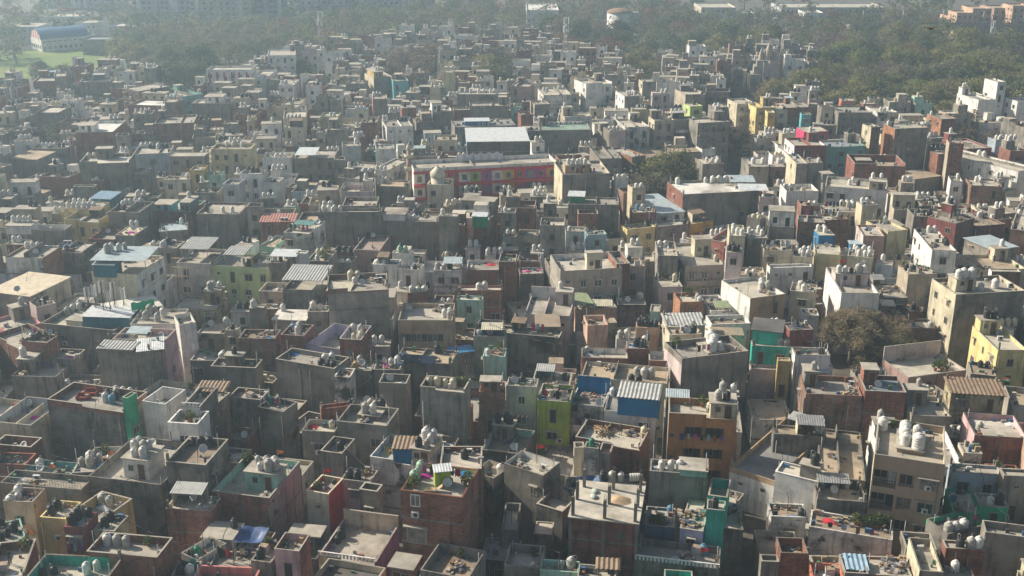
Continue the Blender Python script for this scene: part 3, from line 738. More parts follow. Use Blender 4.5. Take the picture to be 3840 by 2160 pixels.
    def masts(s, *xy):
        for i, (X, Y) in enumerate(zip(xy[::2], xy[1::2])):
            u, v = s.spot(X, Y, s.z); gx, gy = s.f.at(u, v)
            r = thing('telecom_mast', '%stelecom mast from the left on the %s' % (ORD[i] or 'first ', brief(s.ref, 7)), 'telecom mast', (gx, gy, s.z), 0, 'telecom masts on the grey roof')
            m = MB(); H = 5.5 + (i * 37 % 5) * .5
            m.tube((0, 0, 0), (0, 0, H), .07, 0, 6); m.build('pole', [DARKSTEEL], r)
            m = MB(); m.tube((1.0, .3, 0), (0, 0, H * .6), .035); m.tube((-.9, .4, 0), (0, 0, H * .55), .035); m.tube((.2, -1.0, 0), (0, 0, H * .5), .035); m.build('brace', [DARKSTEEL], r)
            for a in range(3):
                an = a * 2.09 + i
                m = MB(); m.box(-.13, -.06, H - 2.0, .13, .06, H - .1); o = m.build('panel_antenna', [plainmat((.6, .6, .58))], r, (math.cos(an) * .35, math.sin(an) * .35, 0), an + 1.57)
    def laundry(s, x0, y0, x1, y1, n):
        z = s.z - 1.6 if s.name != 'terrace_house' else s.z + 1.5
        a = s.f.w * .15; b = s.f.w * .85; y = -.5
        L = thing('clothes_line', 'clothes line strung along the front of the %s' % s.ref, 'clothes line', (*s.f.at(a, y), z), s.f.ang)
        m = MB(); m.tube((0, 0, 0), (b - a, 0, 0), .012, 0, 4); m.build('line', [DARKSTEEL], L)
        for k in range(2):
            m = MB(); m.tube(((b - a) * k, 0, 0), ((b - a) * k, .5, .05), .02, 0, 4); m.build('bracket', [STEEL], L)
        names = ['white', 'red', 'dark blue', 'cream', 'magenta', 'black', 'pale blue', 'brown', 'purple']
        cs = [(.6, .6, .58), (.42, .04, .05), (.04, .06, .16), (.5, .44, .33), (.5, .06, .30), (.03, .03, .03), (.3, .42, .5), (.2, .1, .06), (.2, .06, .25)]
        st = s.rnd.randrange(9)
        for i in range(n):
            q = (i + st) % 9; wv = s.rnd.uniform(.35, .6); x = a + (b - a) * (i + .6) / (n + .2); h_ = s.rnd.uniform(.6, 1.0)
            m = MB(); N = 5
            for j in range(N + 1):
                xx = -wv / 2 + wv * j / N; yy = .04 * math.sin(j * 2.2)
                m.v += [(xx, yy, 0), (xx * .95, yy * 1.6, -h_ + .06 * math.sin(j * 1.7 + i))]
            for j in range(N): m.f.append((2 * j, 2 * j + 2, 2 * j + 3, 2 * j + 1)); m.m.append(0); m.sm.append(True)
            o = m.build('hanging_garment', [plainmat(cs[q], .9, 'cloth', 0, .2)], None, (*s.f.at(x, y), z - .012), s.f.ang)
            tag(o, '%s garment, %sfrom left, on the %s' % (names[q], (ORD[i] or 'first '), brief(s.ref, 8)), 'garment', 'washing on clothes lines')
    def roof_line(s):
        """washing on a line between two poles on the roof"""
        rd = s.rnd
        if len(brief(s.ref, 8).split()) > 8: return
        L = min(s.f.w - 1.0, 4.5); u, v = rd.uniform(.5, s.f.w - L - .5), rd.uniform(.5, s.f.d - .6); n = int(L / .75)
        T = thing('clothes_line', 'clothes line between poles on the %s' % brief(s.ref, 9), 'clothes line', (*s.f.at(u, v), s.z), s.f.ang)
        m = MB(); m.tube((0, 0, 1.7), (L, 0, 1.7), .012, 0, 4); m.build('line', [DARKSTEEL], T)
        for k in range(2): m = MB(); m.tube((L * k, 0, 0), (L * k, 0, 1.78), .03); m.build('pole', [STEEL], T)
        cs = [('white', (.6, .6, .58)), ('red', (.42, .04, .05)), ('dark blue', (.04, .06, .16)), ('cream', (.5, .44, .33)), ('magenta', (.5, .06, .30)), ('black', (.03, .03, .03)), ('pale blue', (.3, .42, .5)), ('yellow', (.5, .36, .06))]
        for i in range(n):
            nm, c = rd.choice(cs); wv, h_ = rd.uniform(.4, .62), rd.uniform(.7, 1.25); m = MB(); N = 5
            for j in range(N + 1):
                xx = -wv / 2 + wv * j / N; yy = .05 * math.sin(j * 2.2 + i); m.v += [(xx, yy, 0), (xx * .95, yy * 1.7, -h_ + .06 * math.sin(j * 1.7 + i))]
            for j in range(N): m.f.append((2 * j, 2 * j + 2, 2 * j + 3, 2 * j + 1)); m.m.append(0); m.sm.append(True)
            o = m.build('hanging_garment', [plainmat(c, .9, 'cloth', 0, .2)], None, (*s.f.at(u + L * (i + .5) / n, v), s.z + 1.685), s.f.ang)
            tag(o, '%s garment, %sfrom left, on the %s' % (nm, ORD[i] or 'first ', brief(s.ref, 8)), 'garment', 'washing on clothes lines')
    def item(s, kind, *xy):
        s.busy += 1
        for X, Y in zip(xy[::2], xy[1::2]):
            u, v = s.spot(X, Y, s.z, None, .5); gx, gy = s.f.at(u, v); ITEMS[kind](s, gx, gy, s.z, s.f.ang)
        return s

# ------------------------------------------------------------------ small roof things
def it_plant(s, x, y, z, a):
    q = s.rnd.uniform(.9, 1.5)
    r = thing('potted_plant', '%sleafy potted plant on the %s' % (s.name_spot('plant'), s.ref), 'potted plant', (x, y, z), s.rnd.uniform(0, 6), 'potted plants on roofs', (q, q, q))
    link('pot', POTME, r); link('foliage', s.rnd.choice(PLANTME), r)
def it_sofa(s, x, y, z, a):
    r = thing('sofa', '%s red sofa on the %s' % ('front' if s.name_spot('sofa') == '' else 'back', s.ref), 'sofa', (x, y, z), a + .3, 'red sofas')
    m = plainmat((.22, .03, .025), .8, 'upholstery')
    b = MB(); b.box(-.75, -.4, .05, .75, .4, .42); b.build('seat', [m], r)
    b = MB(); b.box(-.75, .26, .421, .75, .42, .88); b.build('backrest', [m], r)
    for k in (-1, 1):
        b = MB(); b.box(k * .84 - .085, -.4, .05, k * .84 + .085, .4, .62); b.build('armrest', [m], r)
def it_chair(s, x, y, z, a):
    r = thing('chair', '%splain chair on the %s' % (s.name_spot('chair'), s.ref), 'chair', (x, y, z), s.rnd.uniform(0, 6), 'chairs on roofs')
    link('chair_frame', CHAIRLEG, r); link('seat', CHAIRSEAT, r); link('backrest', CHAIRBACK, r)
def it_lounger(s, x, y, z, a):
    r = thing('sun_lounger', 'wooden lounger lying on the %s' % s.ref, 'lounger', (x, y, z), a + .3)
    b = MB(); b.box(-.9, -.3, .28, .5, .3, .34); b.build('bed', [PALEWOOD], r)
    b = MB(); k = len(b.v); b.v += [(.5, -.3, .3), (1.1, -.3, .75), (1.1, .3, .75), (.5, .3, .3), (.5, -.3, .25), (1.1, -.3, .7), (1.1, .3, .7), (.5, .3, .25)]
    for q in ((0, 1, 2, 3), (7, 6, 5, 4), (0, 4, 5, 1), (1, 5, 6, 2), (2, 6, 7, 3), (3, 7, 4, 0)): b.f.append(q); b.m.append(0); b.sm.append(False)
    b.build('backrest', [PALEWOOD], r)
    for u in (-.8, .4):
        for v in (-.25, .25):
            b = MB(); b.box(u - .03, v - .03, 0, u + .03, v + .03, .28); b.build('leg', [WOOD], r)
def it_cloth(c, word):
    def f(s, x, y, z, a):
        b = MB(); rd = s.rnd; n = 5
        for j in range(n + 1):
            for i in range(n + 1):
                e = max(abs(i - n / 2), abs(j - n / 2)) / (n / 2)
                b.v.append(((i / n - .5) * 1.7 + rd.uniform(-.1, .1), (j / n - .5) * 1.1 + rd.uniform(-.1, .1), .03 + (1 - e) * rd.uniform(.15, .45)))
        for j in range(n):
            for i in range(n): b.f.append((j * (n + 1) + i, j * (n + 1) + i + 1, (j + 1) * (n + 1) + i + 1, (j + 1) * (n + 1) + i)); b.m.append(0); b.sm.append(True)
        o = b.build('cloth_heap', [plainmat(c, .9, 'cloth')], None, (x, y, z), a)
        tag(o, '%s%s cloth heaped on the %s' % (s.name_spot('cl' + word), word, s.ref), 'cloth', 'cloths drying on roofs')
    return f
def it_flag(cs, word):
    def f(s, x, y, z, a):
        r = thing('flag', '%s flag flying on the %s' % (word, s.ref), 'flag', (x, y, z), -.3)
        b = MB(); b.tube((0, 0, 0), (0, 0, 2.6), .03); b.build('flagpole', [WOOD], r)
        b = MB(); n = len(cs); h_ = .75 / n
        for k in range(n):
            for i in range(4):
                y0, y1 = .07 * math.sin(i * 1.6), .07 * math.sin((i + 1) * 1.6)
                z1 = 2.55 - h_ * k; z0 = z1 - h_; t0, t1 = (1 - i / 5, 1 - (i + 1) / 5) if n == 1 else (1, 1)
                b.face(((.27 * i, y0, 2.55 - .75 * t0 if n == 1 else z0), (.27 * (i + 1), y1, 2.55 - .75 * t1 if n == 1 else z0), (.27 * (i + 1), y1, z1), (.27 * i, y0, z1)), k)
        b.build('flag_cloth', [plainmat(c, .8, 'flag_cloth') for c in cs], r)
    return f
def heap(s, x, y, z, name, label, cat, mats, n, size, spread, hgt, kind='stuff', long=False):
    b = MB(); rd = s.rnd
    for i in range(n):
        q = rd.random() ** .7; an = rd.uniform(0, 6.28); u, v = spread * q * math.cos(an), spread * q * math.sin(an) * .7; h_ = hgt * (1 - q) * rd.random()
        w = size * rd.uniform(.4, 1.2)
        if long:
            L = rd.uniform(.7, 1.5) * size; d = rd.uniform(-.6, .6)
            b.tube((u - L / 2 * math.cos(d), v - L / 2 * math.sin(d), .05 + h_), (u + L / 2 * math.cos(d), v + L / 2 * math.sin(d), .08 + h_ + rd.uniform(0, .3)), .05, i % len(mats), 4)
        else: b.box(u - w / 2, v - w / 3, h_ * .9, u + w / 2, v + w / 3, h_ + w * rd.uniform(.2, .6) + .04, i % len(mats))
    o = b.build(name, mats, None, (x, y, z), rd.uniform(0, 6)); tag(o, label, cat, kind=kind); return o
def it_scrap(s, x, y, z, a):
    heap(s, x, y, z, 'scrap_heap', '%sheap of scrap wood and junk on the %s' % (s.name_spot('scrap'), s.ref), 'scrap heap', [WOOD, plainmat((.2, .2, .2)), PALEWOOD, plainmat((.35, .33, .3)), plainmat((.10, .12, .16))], 26, .5, 1.3, .5)
def it_rubble(s, x, y, z, a):
    heap(s, x, y, z, 'brick_rubble', '%sheap of brick rubble on the %s' % (s.name_spot('rubble'), s.ref), 'rubble', [plainmat((.35, .15, .09)), plainmat((.4, .37, .33)), plainmat((.28, .27, .26))], 70, .28, 1.4, .3)
def it_timber(s, x, y, z, a):
    heap(s, x, y, z, 'timber_heap', '%sheap of long poles on the %s' % (s.name_spot('timber'), s.ref), 'timber', [PALEWOOD, WOOD], 22, 2.6, .8, .6, long=True)
def it_sand(s, x, y, z, a):
    b = MB(); rd = s.rnd; n = 18
    prof = [(1.35, 0), (1.1, .10), (.8, .24), (.45, .38), (.1, .45)]
    b.lathe(prof, n); b.v = [(x_ * (1 + rd.uniform(-.14, .14)), y_ * (.8 + rd.uniform(-.1, .1)), max(0, z_ + rd.uniform(-.05, .07)) if z_ > 0 else 0) for x_, y_, z_ in b.v]
    o = b.build('sand_heap', [floormat((.46, .33, .21))], None, (x, y, z)); tag(o, 'low heap of yellow sand on the %s' % s.ref, 'sand', kind='stuff')
def it_sack(s, x, y, z, a):
    b = MB(); b.lathe([(.02, 0), (.3, .02), (.38, .15), (.3, .28), (.05, .32)], 9); b.v = [(x_ * 1.5, y_, z_) for x_, y_, z_ in b.v]
    o = b.build('sack', [plainmat((.42, .46, .40), .9, 'sacking')], None, (x, y, z), s.rnd.uniform(0, 3)); tag(o, '%s sack lying on the %s' % ('first' if s.name_spot('sack') == '' else 'second', s.ref), 'sack')
def it_trunk(s, x, y, z, a):
    r = thing('storage_box', '%sgrey storage box on the %s' % (s.name_spot('box'), s.ref), 'box', (x, y, z), a + s.rnd.uniform(-.4, .4), 'storage boxes on roofs')
    b = MB(); b.box(-.45, -.35, .05, .45, .35, .85); b.build('box_body', [plainmat((.5, .5, .48))], r)
    b = MB(); b.box(-.47, -.37, .851, .47, .37, .92); b.build('box_lid', [plainmat((.33, .25, .18))], r)
def it_lying(s, x, y, z, a):
    me = TANKME['w']; r = thing('water_tank', 'white tank lying on its side on the %s' % s.ref, 'water tank', (x, y, z + .56), a, 'white water tanks')
    for m_, dz in ((me[0], 0), (me[1], me[3] * .945)):
        o = link(m_.name, m_, r); o.rotation_euler = (0, math.pi / 2, 0); o.location = (dz - .7, 0, 0)
def it_solar(s, x, y, z, a):
    r = thing('solar_panel', '%s dark solar panel on the %s' % ('first' if s.name_spot('solar') == '' else 'second', s.ref), 'solar panel', (x, y, z), a, 'solar panels')
    b = MB(); k = 0; b.v += [(-1.9, -.8, .3), (1.9, -.8, .3), (1.9, .8, .9), (-1.9, .8, .9), (-1.9, -.8, .25), (1.9, -.8, .25), (1.9, .8, .85), (-1.9, .8, .85)]
    for q in ((0, 1, 2, 3), (7, 6, 5, 4), (0, 4, 5, 1), (1, 5, 6, 2), (2, 6, 7, 3), (3, 7, 4, 0)): b.f.append(q); b.m.append(0); b.sm.append(False)
    b.build('panel', [plainmat((.02, .03, .06), .25, 'solar_cells')], r)
    for u in (-1.6, 1.6):
        b = MB(); b.tube((u, .7, 0), (u, .7, .85), .03); b.tube((u, -.7, 0), (u, -.7, .3), .03); b.build('leg', [STEEL], r)
def it_rebar(s, x, y, z, a):
    b = MB()
    for i in range(6): b.tube((i * .12, 0, 0), (i * .12 + .05, .05, 1.5), .02, 0, 4)
    tag(b.build('starter_bars', [STEEL], None, (x, y, z), a), '%s bunch of steel bars on the %s' % ('first' if s.name_spot('rebar') == '' else 'second', s.ref), 'steel bars')
def it_net(s, x, y, z, a):
    b = MB(); N = 8
    for j in range(N + 1): b.v += [(-1.8 + 3.6 * j / N, .15 * math.sin(j), .6), (-1.8 + 3.6 * j / N, .1 * math.sin(j * 1.3), 1.9 + .15 * math.sin(j * 2))]
    for j in range(N): b.f.append((2 * j, 2 * j + 2, 2 * j + 3, 2 * j + 1)); b.m.append(0); b.sm.append(False)
    for j in (0, 4, 8): b.tube((-1.8 + 3.6 * j / 8, 0, 0), (-1.8 + 3.6 * j / 8, 0, 2.0), .03, 1, 4)
    o = b.build('shade_net', [plainmat((.02, .42, .20), .8, 'net'), STEEL], None, (x, y, z), a + .5); tag(o, 'bright green shade net on the %s' % s.ref, 'shade net')
def it_sheets(s, x, y, z, a):
    b = MB(); N = 10
    for j in range(N + 1): b.v += [(-1.6 + 3.2 * j / N, .2 * math.sin(j * 1.4), 1.9 - .2 * math.sin(j * .9)), (-1.6 + 3.2 * j / N, .28 * math.sin(j * 1.4 + .3), .35)]
    for j in range(N): b.f.append((2 * j, 2 * j + 2, 2 * j + 3, 2 * j + 1)); b.m.append(0); b.sm.append(True)
    for j in (0, N): b.tube((-1.6 + 3.2 * j / N, 0, 0), (-1.6 + 3.2 * j / N, 0, 2.0), .03, 1, 4)
    o = b.build('drying_sheet', [plainmat((.62, .62, .68), .9, 'cloth'), STEEL], None, (x, y, z), a); tag(o, '%swhite sheet from left drying on the %s' % (s.name_spot('sheet') or 'first ', s.ref), 'bed sheet', 'white sheets drying on a roof')
ITEMS = {'plant': it_plant, 'sofa': it_sofa, 'chair': it_chair, 'lounger': it_lounger, 'scrap': it_scrap, 'rubble': it_rubble, 'timber': it_timber, 'sand': it_sand, 'sack': it_sack, 'trunk_box': it_trunk, 'tank_lying': it_lying,
         'solar': it_solar, 'rebar': it_rebar, 'green_net': it_net, 'sheets': it_sheets,
         'cloth_magenta': it_cloth((.5, .03, .28), 'magenta'), 'cloth_blue': it_cloth((.03, .18, .42), 'blue'), 'cloth_white': it_cloth((.6, .6, .58), 'white'), 'cloth_red': it_cloth((.5, .03, .05), 'red'), 'cloth_pink': it_cloth((.5, .12, .28), 'pink'),
         'flag_orange': it_flag([(.6, .18, .03)], 'orange'), 'flag_red': it_flag([(.55, .02, .03)], 'red'), 'flag_white': it_flag([(.6, .6, .6)], 'white'), 'flag_india': it_flag([(.6, .2, .03), (.6, .6, .58), (.02, .22, .06)], 'striped orange, white and green'),
         'person_stand': lambda s, x, y, z, a: put_person(x, y, z, 'dark', 0, s.rnd.uniform(-1, 1), s.ref)}
def finish_house(s):
    """extras asked for after the house was made: frames set as plain attributes in the spec"""
    w, d, z, H = s.f.w, s.f.d, s.z, s.H
    if getattr(s, 'rail', 0):
        m = MB(); n = int(w / .35)
        for i in range(n + 1): m.tube((w * i / n, .07, H + .05), (w * i / n, .07, H + .85), .018, 0, 4)
        m.tube((0, .07, H + .85), (w, .07, H + .85), .03, 0, 4); m.build('railing', [STEEL], s.root)
    if getattr(s, 'lattice', 0) or getattr(s, 'bal', 0):
        m = MB(); n = int(w / .4)
        for i in range(n): m.box(w * i / n, -.02, H + .051, w * i / n + w / n * .5, .12, H + .5)
        m.box(0, -.03, H + .501, w, .13, H + .6); m.build('balustrade', [W('white')], s.root)
    if getattr(s, 'scaffold', 0):
        r = thing('bamboo_scaffolding', 'bamboo scaffolding tied to the front of the white house', 'scaffolding', (s.f.x, s.f.y, 0), s.f.ang)
        for i in range(7):
            m = MB(); x = w * i / 6; m.tube((x, -.9, 0), (x + .1, -.8, z - .5 + (i % 3) * .5), .06, 0, 5); m.build('bamboo_upright', [PALEWOOD], r)
        for k in range(7):
            m = MB(); m.tube((-.4, -.85, 1.5 + k * 1.7), (w + .4, -.85, 1.6 + k * 1.7), .055, 0, 5); m.build('bamboo_ledger', [PALEWOOD], r)
    for u, dn, k in getattr(s, 'frontwin', []):
        x = w * u
        if k == 'white': put_window(s.root, x, z + .35 - dn, 1.1, 1.5, 'f', w, d, shade=False, white=True)
        elif k == 'big': put_window(s.root, x, z + .35 - dn, 2.3, 2.0, 'f', w, d)
        else: s.wallac(u, None, z - dn)
def h(ref, x0, y0, x1, y1, yb, H, wall, **k):
    H = HADJ.get(ref, H)
    return House(ref, plot(px(x0, y0), px(x1, y1), TILE[1] + yb / 2.0125, H), wall, **k)
# ================================================================== the houses one can tell apart, tile by tile
# h(description, front-left x,y, front-right x,y, back row, height, wall colour, ...)  coordinates in photo crops of 960 x 720 (shown 2.0125 x)
def spec():
    # ---------------- nearest row, left
    t(0, 2)
    a = h('brick topped house with red sofas', 355, 115, 925, 195, 22, 12, 'stain', cap='brick', p=.9, win=.08)
    a.tk('w', 798, 135, 903, 75); a.tk('b', 842, 145); a.tk('k', 873, 120, 832, 95)
    a.item('sofa', 632, 115, 690, 82)
    h('narrow tall house with bright green side wall', 920, 100, 960, 108, 62, 12.4, 'emerald', p=.3, win=0)
    a = h('small pale blue house with magenta cloth on roof', -60, 285, 232, 315, 110, 8, 'cream', inner='paleblue', p=1.4, win=.3)
    a.item('cloth_magenta', 240, 255); a.dish(150, 128)
    h('brick house with empty walled roof pit', -50, 455, 232, 478, 395, 8.5, 'brick', p=1.2, win=.1)
    a = h('brick house with scrap wood on its roof', -60, 602, 190, 610, 520, 7.5, 'brick', p=.8); a.item('scrap', 60, 565, 130, 575)
    a = h('turquoise edged house with pale green roof', 185, 655, 560, 690, 585, 7, 'stain', roof='greenfloor', p=.8, side='turq', inner='turq')
    a.rail = 1
    a = h('small grey house with five tanks', 545, 672, 772, 660, 560, 7.5, 'con', p=.25)
    a.tk('w', 622, 615, 664, 560, 683, 622, 728, 590, 545, 550)
    a = h('low house with long iron railing and orange flag', 0, 745, 610, 800, 672, 6, 'con', p=.7); a.rail = 1; a.item('flag_orange', 392, 745)
    a = h('large weathered house with nine tank hut', 665, 700, 1215, 765, 425, 11, 'stain', p=1.0, win=.06)
    a.hut(920, 555, 1115, 575, 445, 2.7, 'white', win=1)
    a.tk('w', 1003, 552, 1073, 560, 1022, 510, 1088, 515, 1052, 470, 1120, 492, 1092, 420, 1160, 468, 1190, 440, z='h')
    a.item('plant', 1030, 690, 1070, 693); a.ac(1160, 620); a.item('flag_orange', 800, 640); a.dish(1240, 415)
    a.shed(1225, 810, 1480, 820, 690, -2.0, 'greentin', open=True)
    a = h('brown terrace house beside the nine tank house', 1250, 585, 1550, 612, 405, 9, 'stain', roof='brownfloor', p=.9)
    a.tk('k', 1455, 425, 1490, 435, 1515, 430); 
    h('white walled roofless room over the grey lane', 1070, 128, 1245, 155, 30, 11, 'white', p=1.7, win=.2, inner='white')
    a = h('pale grey house with lattice parapet and tin roof', 1370, 170, 1505, 178, 25, 11.5, 'white', side='con', p=1.0, win=.5)
    a.lattice = 1; a.shed(1480, 48, 1690, 55, -10, .8, 'browntin')
    a = h('white stained house with mossy front ledge', 1265, 290, 1490, 305, 200, 8, 'white', p=.7, win=.5); a.item('plant', 1430, 285)
    h('dark grey house with pale sunlit roof', 1722, 98, 1965, 120, 35, 10, 'stain', p=.6)
    a = h('brick house with mint terrace and eight tanks', 1600, 808, 2030, 862, 560, 10, 'brick', side='mauve', inner='mint', p=1.0, sw=.7)
    a.hut(1885, 655, 2125, 690, 590, 2.5, 'mint')
    a.tk('w', 1957, 655, 2010, 665, 2068, 672, 1972, 578, 2027, 590, 2082, 610, 2122, 640, 2060, 590, z='h')
    a.item('trunk_box', 1955, 745); a.item('cloth_blue', 2050, 780); a.item('plant', 1860, 615, 1885, 600); a.item('flag_orange', 2165, 560)
    a = h('peach house with balcony and covered white tanks', 20, 885, 245, 895, 785, 7.5, 'peach', p=.9, win=.9, balc=1)
    a.tk('w', 130, 850, 165, 830, 190, 795); a.item('cloth_white', 238, 840)
    a = h('yellow walled house with two black tanks', 300, 1005, 490, 1020, 885, 7, 'yellow', p=.5, win=.3); a.tk('k', 362, 985, 420, 940); a.wallac(.65, .35)
    a = h('yellow terrace house with satellite dish', 500, 990, 735, 1052, 838, 8.5, 'ochre', p=1.1); a.dish(725, 865)
    a = h('dark red room with four black tanks', 482, 1078, 640, 1085, 965, 8.5, 'maroon', p=.15, win=.7); a.tk('k', 528, 1062, 562, 1030, 590, 1005, 612, 985)
    a.laundry(560, 1110, 640, 1190, 5)
    a = h('stained yellow room with one white and two black tanks', 706, 1100, 862, 1115, 990, 9.5, 'ochrestain', p=.35, win=.4); a.tk('k', 795, 1075, 858, 1005); a.tk('w', 818, 1040)
    h('brick house with stepped roof wall at front', 652, 1265, 1185, 1312, 1140, 8.5, 'brick', p=.9, win=.1)
    a = h('house with bright teal roof walls and two white tanks', 170, 1490, 775, 1520, 1295, 8, 'brick', inner='teal', p=1.3)
    a.tk('w', 658, 1430, 700, 1390); a.tk('k', 310, 1449, 378, 1440); a.item('chair', 490, 1435)
    a = h('pale green hut with four black tanks', -40, 1225, 195, 1165, 1045, 7.5, 'mint', p=.3); a.tk('k', 12, 1190, 55, 1150, 105, 1110, 12, 1085)
    a = h('low brick terrace where a person stands', -120, 1480, 170, 1449, 1185, 5.5, 'brick', p=1.0); a.person(78, 1360, 'black'); a.item('flag_orange', 240, 1225)
    a = h('little white hut with pale slab roof', 1530, 1148, 1745, 1168, 1048, 6.5, 'white', p=0, win=1); a.tk('k', 1768, 1080)
    a = h('white sided roof room beside drums', 1365, 1275, 1488, 1335, 1175, 7, 'con', side='white', p=.8); a.tk('g', 1415, 1245); a.tk('k', 1385, 1265)
    a = h('low yard with black and white drums', 1290, 1460, 1470, 1460, 1340, 4, 'con', p=.5); a.tk('k', 1330, 1385, 1395, 1350); a.tk('g', 1432, 1365); a.tk('w', 1395, 1420)
    a = h('pale terrace with chairs and tarpaulin', 1560, 1405, 1905, 1415, 1265, 4, 'con', p=.4); a.item('chair', 1680, 1285, 1720, 1300, 1850, 1310, 1780, 1295); a.tarp(1760, 1190, 1970, 1200, 1075, 2.4, 'blue')
    h('salmon pink terrace at the bottom edge', 1440, 1500, 1905, 1520, 1378, 6, 'salmon', p=1.0)
    h('low brick house under the green tin awning', 1250, 940, 1600, 960, 845, 6, 'brick', p=.2, win=.2)
    # ---------------- nearest row, centre left
    t(1, 2)
    a = h('dark grey house with green tank at the corner', 10, 172, 205, 212, 115, 10, 'stain', p=.5); a.tk('g', 102, 155); a.tk('w', 148, 150)
    a = h('grey plaster house with three tanks over stepped roof', 610, 280, 985, 318, 168, 10, 'con', p=1.0, win=.04)
    a.hut(775, 225, 930, 242, 185, .7, 'con', door=0); a.tk('w', 825, 215, 845, 228, z='h'); a.tk('k', 905, 232, z='h')
    a = h('small cream walled terrace with white tank', 345, 352, 592, 368, 275, 8.5, 'con', inner='cream', p=.7); a.tk('w', 583, 318); a.item('cloth_red', 310, 320)
    a = h('brick room with black tank and tyres', 490, 192, 750, 160, 145, 9.5, 'brick', p=.5); a.tk('k', 710, 145)
    a = h('tall grey plaster house with five cream tanks', 1238, 20, 1572, 48, -50, 13, 'conpale', p=.9, win=.03)
    a.tk('y', 1275, 8, 1328, 12, 1382, 15, 1438, 18, 1330, -18); a.item('plant', 1500, 0, 1540, -4, 1580, -8)
    a = h('brick house with orange roof room', 1682, 62, 1872, 66, -15, 10.5, 'brickpale', p=.4); a.hut(1690, 8, 1835, 14, -30, 2.0, 'orange')
    a = h('grey house with outdoor stair and blue inner wall', 485, 505, 648, 528, 405, 9, 'con', p=.9, win=.3); a.tk('k', 640, 495); a.stair(660, 640, 840, 500)
    a = h('grey courtyard terrace with person in yellow', 640, 720, 860, 745, 640, 6.8, 'palepink', p=.2, win=.6); a.person(832, 722, 'yellow')
    a = h('white patched house with blue roof shed', 858, 548, 1300, 615, 405, 10, 'whitestain', p=.9, win=.2)
    a.hut(1222, 492, 1372, 505, 370, 2.4, 'cream'); a.tk('w', 1310, 478, 1342, 445, 1375, 412, 1292, 420, 1332, 385, 1382, 392, 1302, 398, z='h'); a.tk('k', 1260, 482, z='h')
    a.shed(1032, 483, 1205, 488, 408, 2.3, 'browntin', wall='blue'); a.person(1195, 580, 'white')
    a = h('big red brick house with lime roof wall', 1092, 802, 1557, 862, 620, 14, 'brick', inner='limepale', p=.45, win=0, sw=.12)
    a.tk('g2', 1132, 735, 1190, 705, 1218, 662, 1243, 640, 1158, 690); a.shed(1350, 660, 1470, 648, 618, 2.0, 'whitetin', wall='lime')
    a.item('trunk_box', 1415, 735); a.item('chair', 1470, 755, 1440, 760); a.item('lounger', 1330, 812); a.item('cloth_blue', 1580, 680); a.item('plant', 1170, 770, 1200, 785, 1600, 740, 1580, 765); a.frontwin = [(.235, .92, 'white'), (.235, 2.55, 'ac'), (.24, 5.2, 'big'), (.22, 8.6, 'ac')]
    a = h('grey roofed wing behind the big red brick house', 1385, 640, 1700, 640, 470, 13.6, 'brick', p=.6); a.tk('k', 1575, 560); a.ac(1605, 530)
    a = h('pale pink courtyard house with red side wall', 380, 805, 545, 835, 700, 7.5, 'cream', side='red', p=.7); a.item('plant', 450, 800, 480, 790); a.item('flag_red', 520, 780)
    h('tiny grey stair room with open top', 780, 795, 915, 815, 752, 8, 'con', p=1.2, win=.9)
    a = h('purple sided house with big empty terrace', 470, 1295, 900, 1355, 1042, 7, 'cream', side='purple', p=.9, bp=2.2, win=.2, sw=.6); a.lattice = 1; a.tk('k', 560, 1190, 540, 1150)
    a = h('pink house with two dark doorways and brick side', 135, 1245, 325, 1265, 1128, 8, 'pink', side='brick', p=.9, win=1)
    a = h('cluttered little house full of pots and drums', -40, 1330, 110, 1350, 1190, 6, 'con', p=.4); a.tk('k', 20, 1310); a.item('plant', 70, 1210, 20, 1230, 90, 1180); a.item('trunk_box', 60, 1270); a.item('scrap', 120, 1150)
    h('tan concrete terrace at the bottom edge', 1238, 1405, 1600, 1475, 1228, 8, 'con', roof='brownfloor', p=1.0)
    h('low dark house with sagging grey sheet roof', 1690, 1320, 1960, 1345, 1170, 4.5, 'dark', roof='greysheet', p=.2)
    h('pale cracked wall house below the purple one', 440, 1449, 880, 1530, 1350, 4.5, 'cream', roof='dark', p=.8)
    # ---------------- nearest row, centre right
    t(2, 2)
    a = h('pale grey house with striped red awning', -45, 12, 185, 25, -45, 10.5, 'palegrey', p=.5, win=.7); a.tk('k', 20, -10, 60, -15)
    a = h('lime green house with small dark windows', 190, 122, 436, 140, 5, 11, 'lime', p=.5, win=1, roof='dark'); a.item('scrap', 330, 80, 280, 70); a.wallac(.7, .55)
    a = h('white house with rubble heap and laundry balcony', 440, 148, 690, 175, 40, 9.5, 'whitestain', inner='blue', p=.5, bp=2.4, win=1, balc=1); a.item('rubble', 560, 95, 610, 110); a.laundry(450, 290, 570, 310, 6)
    a = h('white house with blue corrugated roof shed', 695, 200, 1085, 232, 70, 8.5, 'white', p=.3, win=.9)
    a.shed(800, 90, 1108, 118, 5, 2.7, 'striptin', wall='blue'); a.tk('w', 735, 88, 752, 40); a.tk('k', 780, 85, 800, 40)
    a = h('orange house with open balconies and roof plants', 1185, 218, 1700, 246, 110, 12, 'orange', side='tan', p=.9, win=1, loggia=1)
    a.hut(1520, 140, 1712, 152, 70, 2.3, 'cream'); a.tk('w', 1555, 118, z='h'); a.tk('k', 1610, 118, z='h'); a.tk('y', 1680, 128, z='h'); a.tk('y', 1490, 205)
    a.item('plant', 1520, 215, 1550, 225, 1580, 220, 1600, 235, 1535, 235); a.laundry(1330, 350, 1500, 375, 7); a.item('person_stand', 1350, 190)
